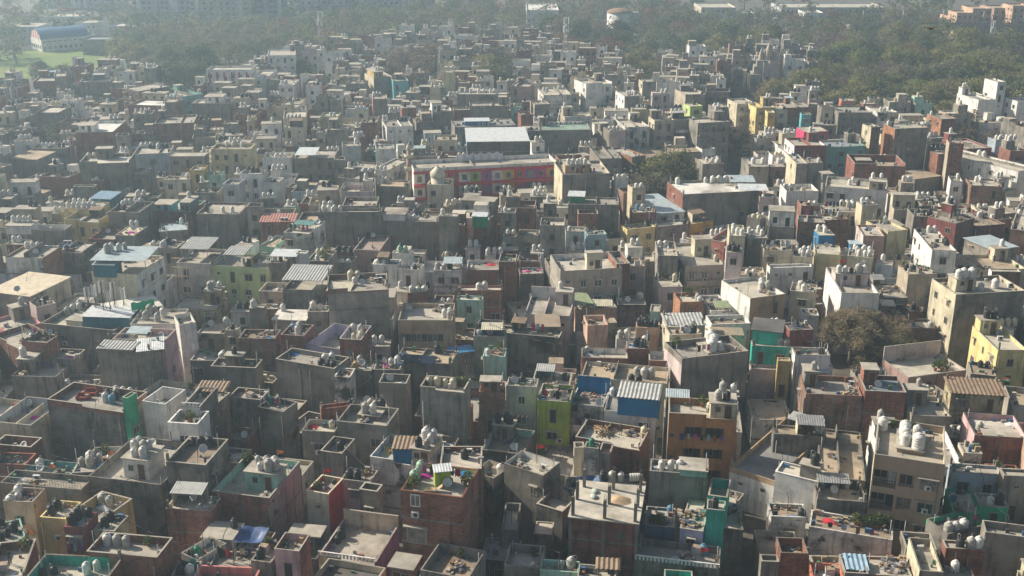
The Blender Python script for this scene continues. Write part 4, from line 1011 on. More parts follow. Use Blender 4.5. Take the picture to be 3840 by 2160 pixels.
    a = h('brick house with timber heap and cream tank', 478, 400, 965, 480, 300, 9, 'brick', p=.8, win=.06); a.tk('y', 1080, 405); a.item('timber', 680, 355, 720, 365); a.item('scrap', 900, 365); a.item('person_stand', 820, 385)
    a = h('narrow streaked house with one green tank', 545, 480, 650, 492, 442, 9.7, 'whitestain', p=.2, win=.1); a.tk('g', 604, 462)
    h('small brick sided roof box by the green tank house', 652, 525, 740, 535, 445, 8.3, 'con', side='brick', p=.7, win=.6)
    h('narrow cream house with green window', 470, 482, 545, 482, 440, 8.8, 'cream', p=.3, win=1)
    a = h('unfinished brick house with bare concrete columns', 440, 995, 945, 1048, 755, 9.5, 'brickred', p=0, roof='pale', win=0, frame=1)
    a.columns(435, 990, 697, 1020, 950, 1045, 490, 870, 733, 905, 962, 930, 545, 775, 765, 795, 990, 820); a.item('sand', 812, 880); a.item('sack', 615, 855, 625, 815)
    a = h('house with blue tarpaulin and lying white tank', 420, 790, 1010, 770, 690, 8.0, 'con', p=.4); a.tk('w', 820, 728, 800, 690); a.tk('k', 590, 775, 470, 785, 715, 690); a.item('tank_lying', 928, 735); a.tarp(500, 740, 665, 735, 690, 1.6, 'blue')
    a = h('grey house with lone window and three white tanks', 1040, 655, 1480, 690, 580, 10.2, 'con', p=.3, win=.1); a.tk('w', 1128, 645, 1188, 648, 1240, 648)
    a.hut(1275, 665, 1480, 685, 560, .9, 'mint', door=0); a.rail = 0
    a = h('small teal walled roof terrace', 1480, 838, 1625, 858, 715, 8.6, 'teal', p=1.2, inner='teal', win=0)
    a = h('teal room with bright blue door', 1468, 945, 1608, 960, 880, 7.8, 'teal', p=.2, win=0, door='blue'); a.tk('k', 1525, 935)
    a = h('lavender shack with scrap covered roof', 1268, 1088, 1440, 1115, 958, 7, 'lavender', p=.1, win=.8); a.item('scrap', 1330, 1000, 1400, 990, 1300, 1060)
    a = h('small grey roof hut above the lavender shack', 1310, 945, 1440, 965, 878, 8, 'con', p=.1)
    a = h('low terrace with white balusters and bending person', 928, 1325, 1565, 1400, 1195, 5.5, 'stain', p=.8, win=.1); a.bal = 1; a.person(1360, 1370, 'dark', bend=1); a.item('trunk_box', 1395, 1225); a.tk('b', 1450, 1210); a.item('flag_red', 1415, 1385)
    a = h('dark house with blue lower wall', 1000, 1065, 1225, 1085, 930, 6.5, 'bluedark', p=.3, win=.3); a.tk('b', 1205, 915); a.item('plant', 1060, 1055, 1100, 1065, 1140, 1070)
    a = h('narrow grey house with pale roof and brick base', 1590, 1095, 1745, 1102, 808, 9, 'con', p=.35, win=.2); a.item('scrap', 1660, 950)
    a = h('white edged house with slanting stair wall', -60, 600, 235, 695, 545, 9, 'con', inner='white', p=.8); a.item('flag_red', 195, 590); a.stair(200, 690, 400, 930)
    h('dark concrete terrace under the slanting stair', 185, 905, 380, 965, 790, 6.5, 'stain', p=.9)
    h('dark walled terrace beside the unfinished brick house', -80, 1105, 40, 1110, 900, 6, 'stain', p=.9)
    h('little grey lean to in the dark yard', 165, 1130, 300, 1140, 1040, 5, 'stain', p=.1)
    h('grey walled house at the bottom edge', -60, 1370, 215, 1395, 1215, 6.5, 'con', p=1.0)
    a = h('mint walled roof with two pale tanks', 210, 1405, 500, 1425, 1330, 7, 'mint', p=.7); a.tk('w', 370, 1390, 440, 1390)
    a = h('cream house with ribbed brown awning', 492, 1455, 780, 1480, 1370, 7.5, 'cream', p=.5); a.shed(640, 1385, 805, 1395, 1330, 1.0, 'browntin')
    h('low grey courtyard below the lime house', 175, 665, 462, 700, 475, 5, 'con', p=.5)
    h('low teal roof at the bottom edge', 1150, 1475, 1365, 1490, 1405, 6, 'teal', p=.9)
    # ---------------- nearest row, right
    t(3, 2)
    a = h('sunlit brick wall house with concrete patches', 285, 75, 712, 95, -60, 9.5, 'brickpale', p=.6, win=0, frame=1); a.ac(690, 15)
    a = h('brick house with white dish on blue grey roof', 735, 52, 1045, 66, -65, 8.5, 'brick', roof='bluefloor', p=.5); a.dish(825, 40)
    a = h('tan tiled apartment block with six big white tanks', 805, 530, 1340, 612, 288, 15, 'tantile', side='cream', p=.85, win=0, sw=0, block=1, roof='tilefloor')
    a.hut(975, 485, 1172, 500, 345, .6, 'tantile', door=0); a.tk('W', 1035, 455, 1102, 482, 1032, 415, 1105, 440, 1030, 372, 1105, 395, z='h'); a.tk('W', 825, 335)
    a.item('chair', 1235, 430); a.item('plant', 940, 300, 1020, 300, 1085, 325); a.ac(905, 225)
    a = h('tan roofed wing beside the dark courtyard', 385, 695, 735, 735, 350, 7, 'stain', p=.25, roof='tanfloor')
    h('long tan roof behind the dark courtyard', 45, 375, 440, 400, 318, 7, 'stain', p=.3, roof='tanfloor', win=.4)
    a = h('curved white house with black tank on hut', 55, 660, 378, 740, 620, 7, 'white', p=.3, roof='pale', win=.2); a.hut(245, 600, 385, 628, 570, 1.8, 'con'); a.tk('k', 360, 612, z='h')
    a = h('stained veranda house with dark doorways', 370, 868, 745, 892, 735, 5, 'stain', p=.9, win=1, door='brown')
    h('white gallery house under the broad grey terrace', -290, 625, 50, 735, 300, 8, 'white', p=.7, win=1, roof='greyfloor', cap='tan')
    a = h('low brown terrace edged with potted plants', 310, 1075, 940, 1180, 1000, 6, 'whitestain', p=.25, roof='brownfloor', win=.1)
    a.item('plant', 660, 1060, 690, 1068, 720, 1072, 760, 1075, 800, 1080, 830, 1082, 850, 1085, 910, 1075, 940, 1080); a.item('cloth_red', 470, 1040); a.item('plant', 985, 1085); a.laundry(590, 1080, 720, 1110, 4)
    a = h('green painted room with white tank', 1600, 920, 1815, 935, 830, 8, 'emerald', p=.15, win=.2); a.tk('w', 1672, 908); a.tk('k', 1722, 910, 1765, 915)
    h('green painted wall with dark opening', 1395, 965, 1600, 985, 800, 7.4, 'emerald', p=.2, win=.3)
    a = h('green edged terrace with person in pink', 1355, 1135, 1640, 1065, 985, 5.2, 'stain', p=.6, roof='dark', inner='emerald'); a.person(1580, 1070, 'magenta')
    a = h('pale blue stained house with dark windows', 1395, 665, 1770, 690, 608, 9, 'paleblue', p=.3, win=1)
    h('grey house with pale shutters at the right edge', 1782, 690, 1990, 700, 640, 9, 'con', p=.3, win=1)
    a = h('plain grey stair house with white edged steps', 1640, 1120, 1990, 1165, 1050, 9, 'con', p=.8, win=.05)
    a = h('house with tall sunlit wedge wall', 1145, 1410, 1325, 1425, 1165, 8, 'con', side='cream', p=.8)
    a = h('brick room with two white tanks and stair', 1345, 1240, 1642, 1255, 1185, 8.6, 'brick', p=.2, win=0); a.tk('w', 1530, 1248, 1605, 1258); a.tk('k', 1447, 1235)
    a = h('low grey roof with one white tank at bottom', 1320, 1449, 1560, 1470, 1370, 6.5, 'con', p=.3); a.tk('w', 1405, 1420)
    a = h('pink house with tiny pink roof room', 1560, 385, 1960, 412, 225, 8, 'brick', side='pink', inner='pink', p=.8, roof='pale'); a.tk('w', 1590, 360); a.hut(1640, 385, 1730, 400, 340, .8, 'pink', door=0); a.item('cloth_white', 1890, 310)
    h('small cream hut beside the pink house', 1475, 522, 1618, 530, 450, 6, 'cream', p=.1)
    a = h('yellowish house with ribbed brown tin roof', 1385, 60, 1785, 85, -20, 7.6, 'ochrestain', p=.05, win=.8, roof='browntin'); a.item('flag_india', 1858, 80)
    a = h('orange walled terrace at the bottom edge', 335, 1455, 575, 1470, 1350, 6, 'orangepink', p=.9, inner='orangepink'); a.item('trunk_box', 500, 1390)
    a = h('house with blue ribbed tin roof', 580, 1425, 760, 1435, 1290, 6.5, 'con', p=.4); a.shed(600, 1390, 752, 1400, 1300, .4, 'bluetin')
    a = h('red fronted house with scrap strewn roof', 765, 1440, 1085, 1455, 1305, 6, 'orangepink', p=.2, win=.8); a.item('scrap', 900, 1370, 1000, 1350, 1040, 1390, 960, 1400)
    a = h('open brick box room with pans inside', 95, 1275, 305, 1282, 1160, 7, 'brick', p=1.4, roof='brownfloor'); a.item('scrap', 255, 1215)
    a = h('shabby brown roof with black drum', 25, 1000, 300, 1010, 905, 4.2, 'whitestain', p=.4, roof='brownfloor'); a.tk('k', 325, 1040); a.item('cloth_blue', 215, 1060)
    h('grey roofed corner house at the bottom', -50, 1340, 85, 1345, 1290, 6, 'con', p=.4)

    # ================ second row, left
    t(0, 1)
    a = h('grey hall with broad cream sheet roof', -90, 745, 222, 785, 622, 9.5, 'conpale', p=0, roof='creamsheet', win=.05); a.dish(130, 765)
    a = h('cream tower block with blue penthouse and white side', 690, 605, 1035, 625, 475, 14.5, 'creamwall', side='white', p=.6, win=0, sw=1.0)
    a.shed(700, 545, 862, 548, 505, 2.3, 'paletin', wall='bluegreen'); a.shed(685, 512, 1095, 516, 420, 2.9, 'paletin', open=True); a.tk('w', 810, 455, 840, 440, 900, 440, 920, 430, z=17.4)
    a = h('pale green four storey block with paired windows', 1590, 552, 2030, 578, 470, 13.5, 'palegreen', p=.4, win=.9)
    a.tk('k', 1885, 555); a.shed(1690, 470, 1835, 475, 420, 2.4, 'striptin')
    a = h('white house wrapped in bamboo scaffolding', 1332, 535, 1580, 545, 430, 13.5, 'palegrey', p=.5, win=.8); a.shed(1362, 425, 1565, 430, 350, 2.5, 'striptin', open=True); a.scaffold = 1; a.dish(1440, 485)
    a = h('grey house with telecom masts on its roof', 308, 990, 860, 1045, 850, 11, 'con', p=.8, win=.25)
    a.hut(490, 965, 620, 970, 935, 1.2, 'cream'); a.shed(620, 935, 980, 945, 870, 2.4, 'whitetin', wall='bluegreen'); a.tk('w', 440, 920, 515, 865, 600, 880, 480, 890, 570, 855); a.tk('k', 485, 915, 520, 910, 565, 895); a.masts(680, 960, 740, 985, 800, 1000, 850, 1005, 885, 985, 950, 960)
    h('long white sheet roof behind the telecom masts', 830, 925, 1215, 855, 810, 10.5, 'con', p=0, roof='whitesheet')
    a = h('blank grey house with two ribbed sheet roofs', 732, 1185, 1132, 1210, 1130, 12, 'con', p=.1, win=.02); a.shed(735, 1175, 1000, 1190, 1135, .5, 'striptin'); a.shed(1035, 1200, 1230, 1180, 1110, .5, 'whitetin')
    a = h('pink walled courtyard with white railing stair', 848, 1110, 1240, 1125, 1030, 12.2, 'pink', p=.9, inner='pink'); a.rail = 1; a.shed(960, 1060, 1105, 1065, 1025, 1.6, 'paletin')
    a = h('white tall house with tank platform and green net', 980, 1000, 1350, 995, 885, 14, 'white', p=.3, win=.4, sw=.5); a.tk('w', 1190, 975, 1130, 925, 1172, 905, 1235, 940, 1100, 960); a.rail = 1; a.item('green_net', 1050, 900)
    h('white side house with stepped balconies', 1352, 1005, 1480, 985, 920, 13, 'white', p=.9, win=.5, sw=.6)
    h('yellowish workshop with dark window row', 1290, 875, 1618, 892, 795, 8, 'ochrestain', p=.2, win=1)
    h('low mustard house behind the yellowish workshop', 1485, 1065, 1690, 1072, 985, 6.5, 'ochrestain', p=.2, win=.8)
    a = h('long brick house with mixed tanks at left', 160, 1125, 355, 1140, 1075, 9, 'brick', p=.5, win=.1); a.tk('w', 225, 1115); a.tk('k', 250, 1140, 280, 1110)
    a = h('low brick row with pale parapet at left edge', -60, 1075, 165, 1180, 1040, 8, 'brick', p=.8)
    a = h('grey house with white roof room and tank row', 38, 285, 482, 290, 245, 11.5, 'con', p=.9, win=.03, inner='white'); a.hut(65, 228, 238, 240, 180, 1.8, 'white'); a.tk('w', 95, 225, 125, 225, 155, 225, 185, 225, 215, 225, z='h')
    a = h('yellow two storey house with twelve white tanks', 480, 205, 745, 215, 150, 11, 'yellow', p=.9, win=.9)
    a = h('yellow roof room crowded with white tanks', 478, 125, 750, 130, 75, 13.5, 'yellow', p=.15, win=.8); a.tk('w', 505, 120, 540, 120, 580, 120, 620, 120, 660, 120, 700, 120, 515, 90, 555, 90, 600, 90, 640, 95, 690, 95)
    h('teal tin shed behind the yellow house', 690, 48, 832, 55, 12, 13, 'bluegreen', p=0, roof='bluetin')
    a = h('grey house crowded with pale tanks and crates', 815, 150, 1050, 155, 70, 11.5, 'con', p=.6); a.tk('w', 915, 110, 985, 95, 870, 80); a.tk('k', 900, 130, 940, 135); a.ac(880, 130)
    a = h('brick house with turquoise roof rooms', 1108, 140, 1440, 150, 60, 11.5, 'brickpale', p=.6, inner='turq'); a.hut(1150, 95, 1285, 98, 60, 2.0, 'turq'); a.hut(1370, 90, 1445, 92, 40, 2.6, 'bluegrey'); a.tk('w', 1385, 40, z='h')
    a = h('dark house with lone white tank on grey sheet', 1200, 300, 1415, 285, 235, 9, 'con', p=.1, roof='paletin'); a.tk('w', 1375, 210)
    h('brick roof room at the far left', 40, 395, 192, 398, 362, 11, 'brick', p=.15)
    h('white based house with flat pale roof', 38, 492, 318, 502, 405, 8.5, 'whitestain', p=.3, side='brick')
    a = h('dark house with row of small black drums', 362, 455, 608, 462, 378, 9.5, 'stain', p=.25); a.tk('k', 400, 445, 440, 445, 480, 445, 520, 445); a.ac(490, 390, 530, 390)
    a = h('brick ruin with leaning poles on roof', 668, 355, 865, 362, 285, 9.5, 'brick', p=.8); a.item('timber', 720, 320)
    a = h('house with cream and grey sheet lean to', 868, 325, 1012, 330, 250, 9.5, 'con', p=.1, roof='creamsheet'); a.tk('w', 905, 240, 960, 225)
    a = h('house with white tanks beside the cream tower', 1190, 420, 1330, 425, 370, 12, 'con', p=.3, win=.6); a.tk('w', 1200, 410); a.tk('k', 1110, 400, 1130, 405); a.tk('w', 1050, 405)
    a = h('pink roof strip at left edge', 45, 1058, 312, 990, 935, 7.5, 'salmon', p=.5, inner='pink')
    h('dark terrace with broken edge', 378, 1255, 560, 1262, 1185, 6.5, 'stain', p=.5)
    h('long dark house below the telecom roof', 85, 1390, 420, 1400, 1300, 6, 'stain', p=.4)
    h('grey roofless box left of the blank grey house', 452, 1449, 735, 1460, 1380, 7, 'con', p=.8)
    h('grey terrace right of the white tall house', 1435, 1270, 1705, 1275, 1192, 8, 'con', p=.3)
    a = h('terrace house with black drum on grey hut', 1590, 1315, 1930, 1330, 1260, 8.2, 'con', p=.8); a.hut(1715, 1210, 1840, 1215, 1185, 2, 'con'); a.tk('k', 1780, 1205, z='h')
    a = h('pale hut topped by black drum', 1700, 1045, 1790, 1048, 1020, 9, 'cream', p=.1, win=1); a.tk('k', 1757, 1040)
    a = h('tan roofed house with rubble on top', 1800, 1105, 2075, 1110, 1040, 9, 'brickpale', p=.5, roof='brownfloor'); a.item('scrap', 2010, 1060)
    a = h('white hut house with four pale tanks and pipe', 1880, 880, 1990, 882, 850, 9.5, 'con', p=.1); a.tk('w', 1915, 875)
    a = h('house with black tank pair near the white facade', 1480, 165, 1800, 170, 80, 10.5, 'con', p=.4); a.tk('k', 1520, 130, 1555, 145); a.tk('w', 1685, 155, 1755, 155)
    # ================ second row, centre left
    t(1, 1)
    a = h('tall sunlit grey block with stained face', 540, 735, 1000, 712, 615, 13.5, 'conpale', p=.8, win=0, cap='brickpale'); a.tk('w', 745, 700); a.tk('y', 715, 655, 770, 650); a.tk('k', 790, 680); a.ac(905, 680, 935, 675, 960, 640, 920, 630); a.shed(538, 740, 705, 745, 690, .2, 'creamtin')
    a = h('house under wide grey corrugated roof', 200, 735, 505, 748, 620, 10.5, 'stain', p=.8, side='brick', win=.04); a.shed(202, 660, 505, 668, 560, 2.8, 'striptin', open=True)
    h('small cream house with dark window', 20, 748, 198, 755, 685, 9, 'cream', p=.8, win=1)
    a = h('peach workshop with long dark window band', 1072, 968, 1480, 970, 840, 10.5, 'peachtan', p=.7, win=0, band=1); a.tk('w', 1462, 955, 1470, 930, 1450, 945); a.item('trunk_box', 1150, 895); a.ac(1405, 860)
    a = h('brick block with pale tanks left of lavender court', 186, 1078, 358, 1090, 1000, 10, 'brick', p=.8); a.tk('w', 330, 1050, 318, 1075); a.tk('b', 255, 1045)
    a = h('brick block with white tanks right of lavender court', 628, 1108, 792, 1118, 1005, 10, 'brick', p=.8, inner='lavender', win=.5); a.tk('w', 715, 1035, 790, 1070); a.tk('y', 740, 1110, 775, 1110)
    h('lavender painted courtyard house', 372, 1150, 630, 1190, 1010, 8, 'lavender', p=1.8, win=1, inner='lavender')
    a = h('grey blank house with dark tank cluster', 148, 1260, 590, 1335, 1212, 10, 'con', p=.7, win=.02); a.tk('k', 495, 1325, 525, 1345, 575, 1340, 560, 1310); a.tk('w', 520, 1285, 560, 1280); a.item('cloth_blue', 290, 1215)
    a = h('big blank grey wall with row of white tanks', 465, 152, 945, 150, 122, 14.5, 'con', p=.5, win=0); a.tk('w', 515, 140, 555, 140, 597, 140, 640, 140, 515, 105, 580, 105, 372, 115, 415, 118)
    a = h('wide grey wall with five round white tanks', 948, 218, 1375, 225, 165, 14, 'con', p=.2, win=0); a.tk('w', 1028, 215, 1072, 215, 1115, 213, 1152, 213, 1188, 213); a.hut(945, 190, 1110, 190, 140, 1.6, 'white', door=0)
    a = h('tall grey stair tower with dark slots', 1378, 182, 1520, 186, 160, 15, 'con', p=.1, win=0); a.tk('w', 1393, 172)
    a = h('slim brick house with green tin top room', 1640, 232, 1742, 236, 195, 12, 'brick', p=.2); a.shed(1632, 180, 1740, 184, 160, 2.3, 'whitetin', wall='green')
    a = h('white house with two arched dark windows', 1080, 580, 1225, 592, 540, 9.5, 'white', p=.5, win=1)
    a = h('white roof hut with green tanks', 1028, 462, 1180, 466, 445, 12, 'white', p=.1, win=.6); a.tk('g2', 1085, 455, 1130, 455)
    h('white wall house behind the arched windows', 880, 545, 1078, 548, 510, 10, 'white', p=.6, win=.4)
    a = h('white stained house with three round tanks', 1340, 592, 1548, 595, 545, 9.8, 'whitestain', p=.3, win=.5); a.tk('w', 1370, 590, 1420, 588); a.tk('k', 1460, 582); a.shed(1420, 535, 1550, 535, 500, 1.5, 'paletin')
    a = h('brick house with white inner roof wall', 1590, 590, 1830, 590, 515, 9.5, 'brick', p=.6, inner='white', win=.35); a.tk('y', 1625, 690); a.item('cloth_red', 1775, 550)
    a = h('taller brick house right of white roof wall', 1830, 525, 1960, 528, 470, 10.5, 'brick', p=.5, win=.2); a.tk('k', 1865, 495)
    a = h('long brown house with flat white roof', 1500, 745, 1862, 742, 708, 8.5, 'brick', p=.3, roof='pale', win=.3); a.tk('w', 1680, 740, 1722, 738)
    h('low shed with cream roof by brown house', 1142, 765, 1300, 758, 715, 8, 'brick', p=.5)
    a = h('small mint painted house with dark door', 1515, 815, 1708, 820, 785, 7.5, 'mint', p=.15, win=1, roof='pale')
    a = h('pinkish terrace house with black tank', 738, 435, 930, 442, 322, 9, 'pinkbrick', p=.6, roof='pinkfloor'); a.tk('k', 755, 345)
    a = h('white slab roof house with mint side', 128, 958, 370, 965, 890, 8, 'con', side='mint', p=0, roof='whitesheet'); a.tk('w', 215, 885)
    a = h('house with deep shaded veranda beside white slab roof', 388, 905, 545, 905, 860, 8.5, 'con', p=.5, win=1); a.tk('w', 418, 890)
    h('brick house with pale floor at tile edge', -10, 885, 178, 882, 845, 8.5, 'brick', p=.3)
    a = h('pale house with tank and green shade roof', 208, 305, 402, 318, 220, 11, 'whitestain', p=.4, win=.7); a.tk('y', 255, 285); a.shed(280, 245, 415, 255, 225, 1.2, 'greentin')
    a = h('house with sandy terrace and black drum', 20, 405, 205, 425, 338, 9.5, 'mint', p=.4, roof='tanfloor'); a.tk('k', 210, 380); a.dish(55, 375)
    a = h('brick house with red corrugated roof', 35, 225, 290, 222, 178, 10, 'brick', p=.05, roof='redtin'); a.ac(160, 290, 190, 290)
    a = h('house with pale corrugated roof and big white tank', 98, 535, 230, 535, 460, 11.5, 'con', p=.3); a.tk('w', 138, 522, 225, 500); a.tk('k', 185, 520); a.shed(110, 480, 300, 485, 440, 1.6, 'whitetin')
    h('pale blue white stair tower', 300, 462, 378, 466, 445, 13.5, 'palegrey', p=.1, win=0)
    a = h('house cluttered with pale tanks and creeper', 385, 520, 545, 525, 440, 11, 'con', p=.3); a.tk('w', 445, 550); a.tk('y', 470, 480, 505, 470, 520, 490); a.item('plant', 525, 520, 515, 505)
    a = h('house with dark solar panels on flat roof', 1045, 1270, 1470, 1300, 1185, 7, 'con', p=.3, roof='tanfloor'); a.item('solar', 1140, 1310, 1240, 1315); a.tk('k', 1370, 1215)
    a = h('small house with bright blue sheet roof', 1480, 1215, 1640, 1195, 1165, 8, 'brickpale', p=0, roof='bluesheet', win=.5)
    a = h('long pale parapet house with mossy wall', 1640, 1090, 1888, 1092, 1040, 8, 'conpale', p=.8, win=0)
    a = h('small hut with pale green door and white tank', 1712, 1240, 1880, 1245, 1180, 7.5, 'mint', p=.1, win=.6, roof='brownfloor'); a.tk('w', 1738, 1290)
    a = h('house with golden barrel tank', 700, 1345, 870, 1350, 1270, 8.5, 'con', p=.3); a.tk('o', 755, 1335); a.tk('w', 785, 1300)
    a = h('house crammed with white tanks and crates', 885, 1340, 1085, 1345, 1270, 8.5, 'con', p=.4); a.tk('w', 970, 1300, 1020, 1315, 1045, 1300, 950, 1285)
    h('grey roof box with dark recess', 925, 1440, 1135, 1449, 1375, 10, 'con', p=.9)
    h('small pale house near cable tangle', 590, 1395, 710, 1400, 1330, 8, 'whitestain', p=.4)
    h('tan terrace with crooked parapet', 1660, 1025, 1850, 1035, 965, 8, 'con', p=.5, roof='tanfloor')
    # ================ second row, centre right
    t(2, 1)
    a = h('beige hotel with white roof and tall stair tower', 365, 600, 832, 575, 465, 11.5, 'beige', side='conpale', p=.95, win=1, inner='white', roof='pale'); a.hut(560, 452, 690, 462, 440, 3.4, 'creamwall'); a.tk('w', 542, 480, 568, 440)
    a = h('beige tiled wing of the beige hotel', 835, 565, 1000, 560, 500, 11, 'beige', p=.4, win=.9)
    a = h('red brick roof box beside the beige hotel', 790, 545, 890, 540, 450, 12.2, 'brick', p=.8)
    a = h('cream house with balconies and grey roof', 1308, 560, 1605, 548, 385, 11.3, 'beige', p=.5, win=1, side='conpale', balc=1); a.hut(1390, 365, 1500, 345, 325, 3.4, 'cream'); a.tk('w', 1365, 385); a.tk('y', 1545, 470, 1560, 500, 1580, 520); a.ac(1215, 470, 1150, 470)
    a = h('blank grey stepped block left of the balcony house', 1100, 482, 1255, 485, 375, 11.8, 'con', side='conpale', p=.8, win=0)
    a = h('white slim tower with black tanks on top', 1618, 455, 1738, 460, 420, 14, 'palepink', p=.1, win=.3); a.tk('k', 1632, 440, 1655, 445, 1680, 448, 1650, 420, 1672, 420)
    a = h('white block with sunlit west wall', 1800, 805, 2065, 770, 650, 10, 'tan', side='white', p=.6, win=.8, inner='white'); a.tk('w', 1880, 730, 1915, 735, 1950, 720, 1890, 700)
    a = h('pale pink house with high back wall', 95, 920, 435, 938, 790, 8, 'palepink', p=.5, bp=2.2, inner='palegrey', win=.2)
    a = h('square concrete box room with tan roof', 186, 1012, 356, 1012, 925, 9.2, 'con', p=0, roof='brownfloor', win=0)
    h('weathered grey block with dark stains', -110, 1060, 356, 1100, 1025, 7.5, 'stain', p=.4, win=.02)
    a = h('plain peach house with outside stair', 570, 1008, 725, 1003, 930, 9, 'peach', p=.8, win=0); a.stair(735, 950, 810, 1050)
    a = h('house with green awnings and roof garden', 482, 890, 792, 872, 785, 9, 'peach', p=.5, inner='cream'); a.shed(472, 850, 610, 840, 770, 2.0, 'greentin2', open=True); a.shed(566, 855, 756, 858, 820, 1.6, 'creamtin', open=True); a.item('plant', 530, 890, 560, 900, 600, 900, 640, 905, 680, 900); a.item('cloth_red', 700, 890)
    a = h('peach hut with six black banded tanks', 938, 1022, 1115, 1028, 985, 9, 'peach', p=.1, win=.7); a.tk('k', 965, 1010, 995, 1015, 1030, 1015, 1060, 1015, 1090, 1015, 985, 985)
    a = h('pale platform with three white tanks in row', 788, 1110, 932, 1112, 1082, 8, 'palegrey', p=.1, win=.1); a.tk('w', 815, 1105, 860, 1105, 905, 1105); a.laundry(570, 1140, 800, 1150, 9)
    a = h('brick and white terrace with pots', 525, 1250, 875, 1258, 1180, 9, 'brick', p=.8, inner='white'); a.item('cloth_white', 600, 1215)
    a = h('brick room piled with mixed tanks', 865, 1180, 1035, 1185, 1130, 10.2, 'brick', p=.1, win=0); a.tk('k', 935, 1165, 965, 1170, 950, 1145); a.tk('w', 1000, 1135, 985, 1120, 1010, 1155)
    h('white walled roof end by the brick room', 1035, 1270, 1170, 1275, 1200, 9, 'brick', p=.8, inner='white')
    a = h('long tan terrace with blue screen wall', 520, 1395, 1168, 1449, 1300, 7.5, 'cream', p=.5, roof='tanfloor'); a.tk('w', 995, 1400, 1040, 1400, 940, 1390); a.tk('k', 900, 1440, 930, 1449)
    h('blue corrugated screen house', 480, 1449, 740, 1465, 1425, 8, 'blue', p=.8, roof='tanfloor')
    a = h('tall narrow grey house with six tanks', 1282, 1258, 1785, 1200, 1105, 13.5, 'con', side='palepink', p=.9, win=.03, cap='con'); a.hut(1475, 1205, 1620, 1205, 1110, .5, 'con', door=0); a.tk('W', 1508, 1195, 1575, 1200, 1545, 1145, 1605, 1155, 1590, 1115, 1545, 1112, z='h'); a.item('rebar', 1480, 1110, 1500, 1120)
    a = h('upper teal house with dark roof', 1815, 1035, 2035, 1058, 958, 11.5, 'teal', p=0, win=0, roof='dark')
    a = h('lower teal house with two white tanks', 1812, 1160, 2100, 1172, 1128, 9.5, 'teal', p=.3, win=.4); a.busy = 9; a.tk('w', 2022, 1165, 2082, 1168)
    a = h('pale pink house at the foot of the teal ones', 1800, 1335, 2080, 1345, 1305, 6.5, 'palepink', p=.3, win=.4); a.busy = 9
    a = h('cream house under long corrugated roof', 1168, 1005, 1450, 1000, 935, 11, 'cream', p=.05, roof='striptin', win=.2)
    a = h('grey terrace with two black drums below corrugated roof', 1190, 1080, 1430, 1072, 1015, 9, 'cream', p=.3); a.tk('k', 1315, 1065, 1358, 1065)
    a = h('orange brick house with arched openings', 1270, 835, 1450, 828, 760, 9.2, 'orangebrick', p=.5, win=.8, side='orangebrick'); a.tk('w', 1470, 850, 1465, 815)
    h('white parapet house with brown terrace', 1505, 1000, 1800, 992, 930, 8.5, 'white', p=.7, roof='brownfloor')
    a = h('brown terrace with green shade canopy', 1500, 900, 1650, 895, 780, 8, 'white', p=.4, roof='brownfloor'); a.shed(1540, 870, 1645, 870, 830, 1.6, 'greentin2', open=True); a.item('scrap', 1700, 900)
    h('plain tan slab roof near teal houses', 1520, 1072, 1740, 1078, 1025, 9, 'cream', p=0, roof='tanfloor')
    a = h('tall grey house with green tin roof room', 425, 92, 808, 98, 40, 13.5, 'con', side='cream', p=.3, win=.02); a.shed(425, 28, 545, 32, 0, 1.6, 'whitetin', wall='green')
    h('open topped brick box beside the green roof room', 500, 165, 650, 165, 133, 10.5, 'brick', p=1.0)
    a = h('brick house with two pale tanks by teal sheet', 918, 158, 1090, 152, 118, 9.5, 'brick', p=.2); a.tk('b', 945, 135); a.tk('w', 985, 135)
    h('long shed with sloping teal grey roof', 1090, 162, 1300, 145, 20, 8.5, 'white', side='greenwall', p=0, roof='paletin')
    a = h('low mustard strip house with laundry', 1340, 245, 1520, 220, 195, 7, 'mustard', p=.3); a.laundry(1360, 190, 1490, 180, 6)
    h('pale house row end with blue doors', 570, 325, 715, 318, 292, 7.5, 'turqpale', p=.2, win=1)
    h('yellow row house with dark doors', 870, 285, 1082, 262, 240, 7.5, 'yellow', p=.4, win=1)
    h('grey row house with small windows', 1085, 265, 1345, 240, 215, 7.5, 'con', p=.4, win=.8)
    a = h('white row house with black door', 405, 300, 565, 300, 262, 8, 'white', p=.3, win=.9)
    h('cream row house with dark windows', 40, 330, 200, 335, 285, 8, 'cream', p=.4, win=1)
    h('olive wall brick hut near the pale pink house', 40, 520, 210, 525, 470, 7.5, 'brick', p=.8)
    a = h('pale house with pink blankets on its wall', 60, 620, 240, 615, 570, 6.5, 'con', p=.3); a.item('cloth_pink', 115, 600, 210, 590)
    a = h('dark gateway house between the tan walls', 795, 850, 1010, 852, 790, 6.5, 'stain', p=.2, win=.4)
    h('brick house with mint corner', 1040, 900, 1115, 905, 850, 7.5, 'mint', side='orangebrick', p=.2)
    a = h('grey nook with big cream tank', 1110, 720, 1290, 715, 640, 7.5, 'palepink', p=.3); a.tk('y', 1235, 670); a.item('plant', 1130, 650, 1160, 640)
    a = h('cream hut group with white tanks in rows', 1640, 330, 1760, 335, 250, 11, 'cream', p=.2, win=.6); a.tk('w', 1668, 310, 1700, 320, 1740, 322, 1670, 285)
    a = h('tan hut with four white tanks at edge', 1775, 350, 1930, 350, 270, 10.5, 'con', p=.2); a.tk('w', 1790, 310, 1815, 330, 1860, 300, 1915, 330)
    h('salmon low terrace by the cream hut group', 1485, 360, 1600, 380, 285, 9, 'salmon', p=.8)
    # ================ second row, right
    t(3, 1)
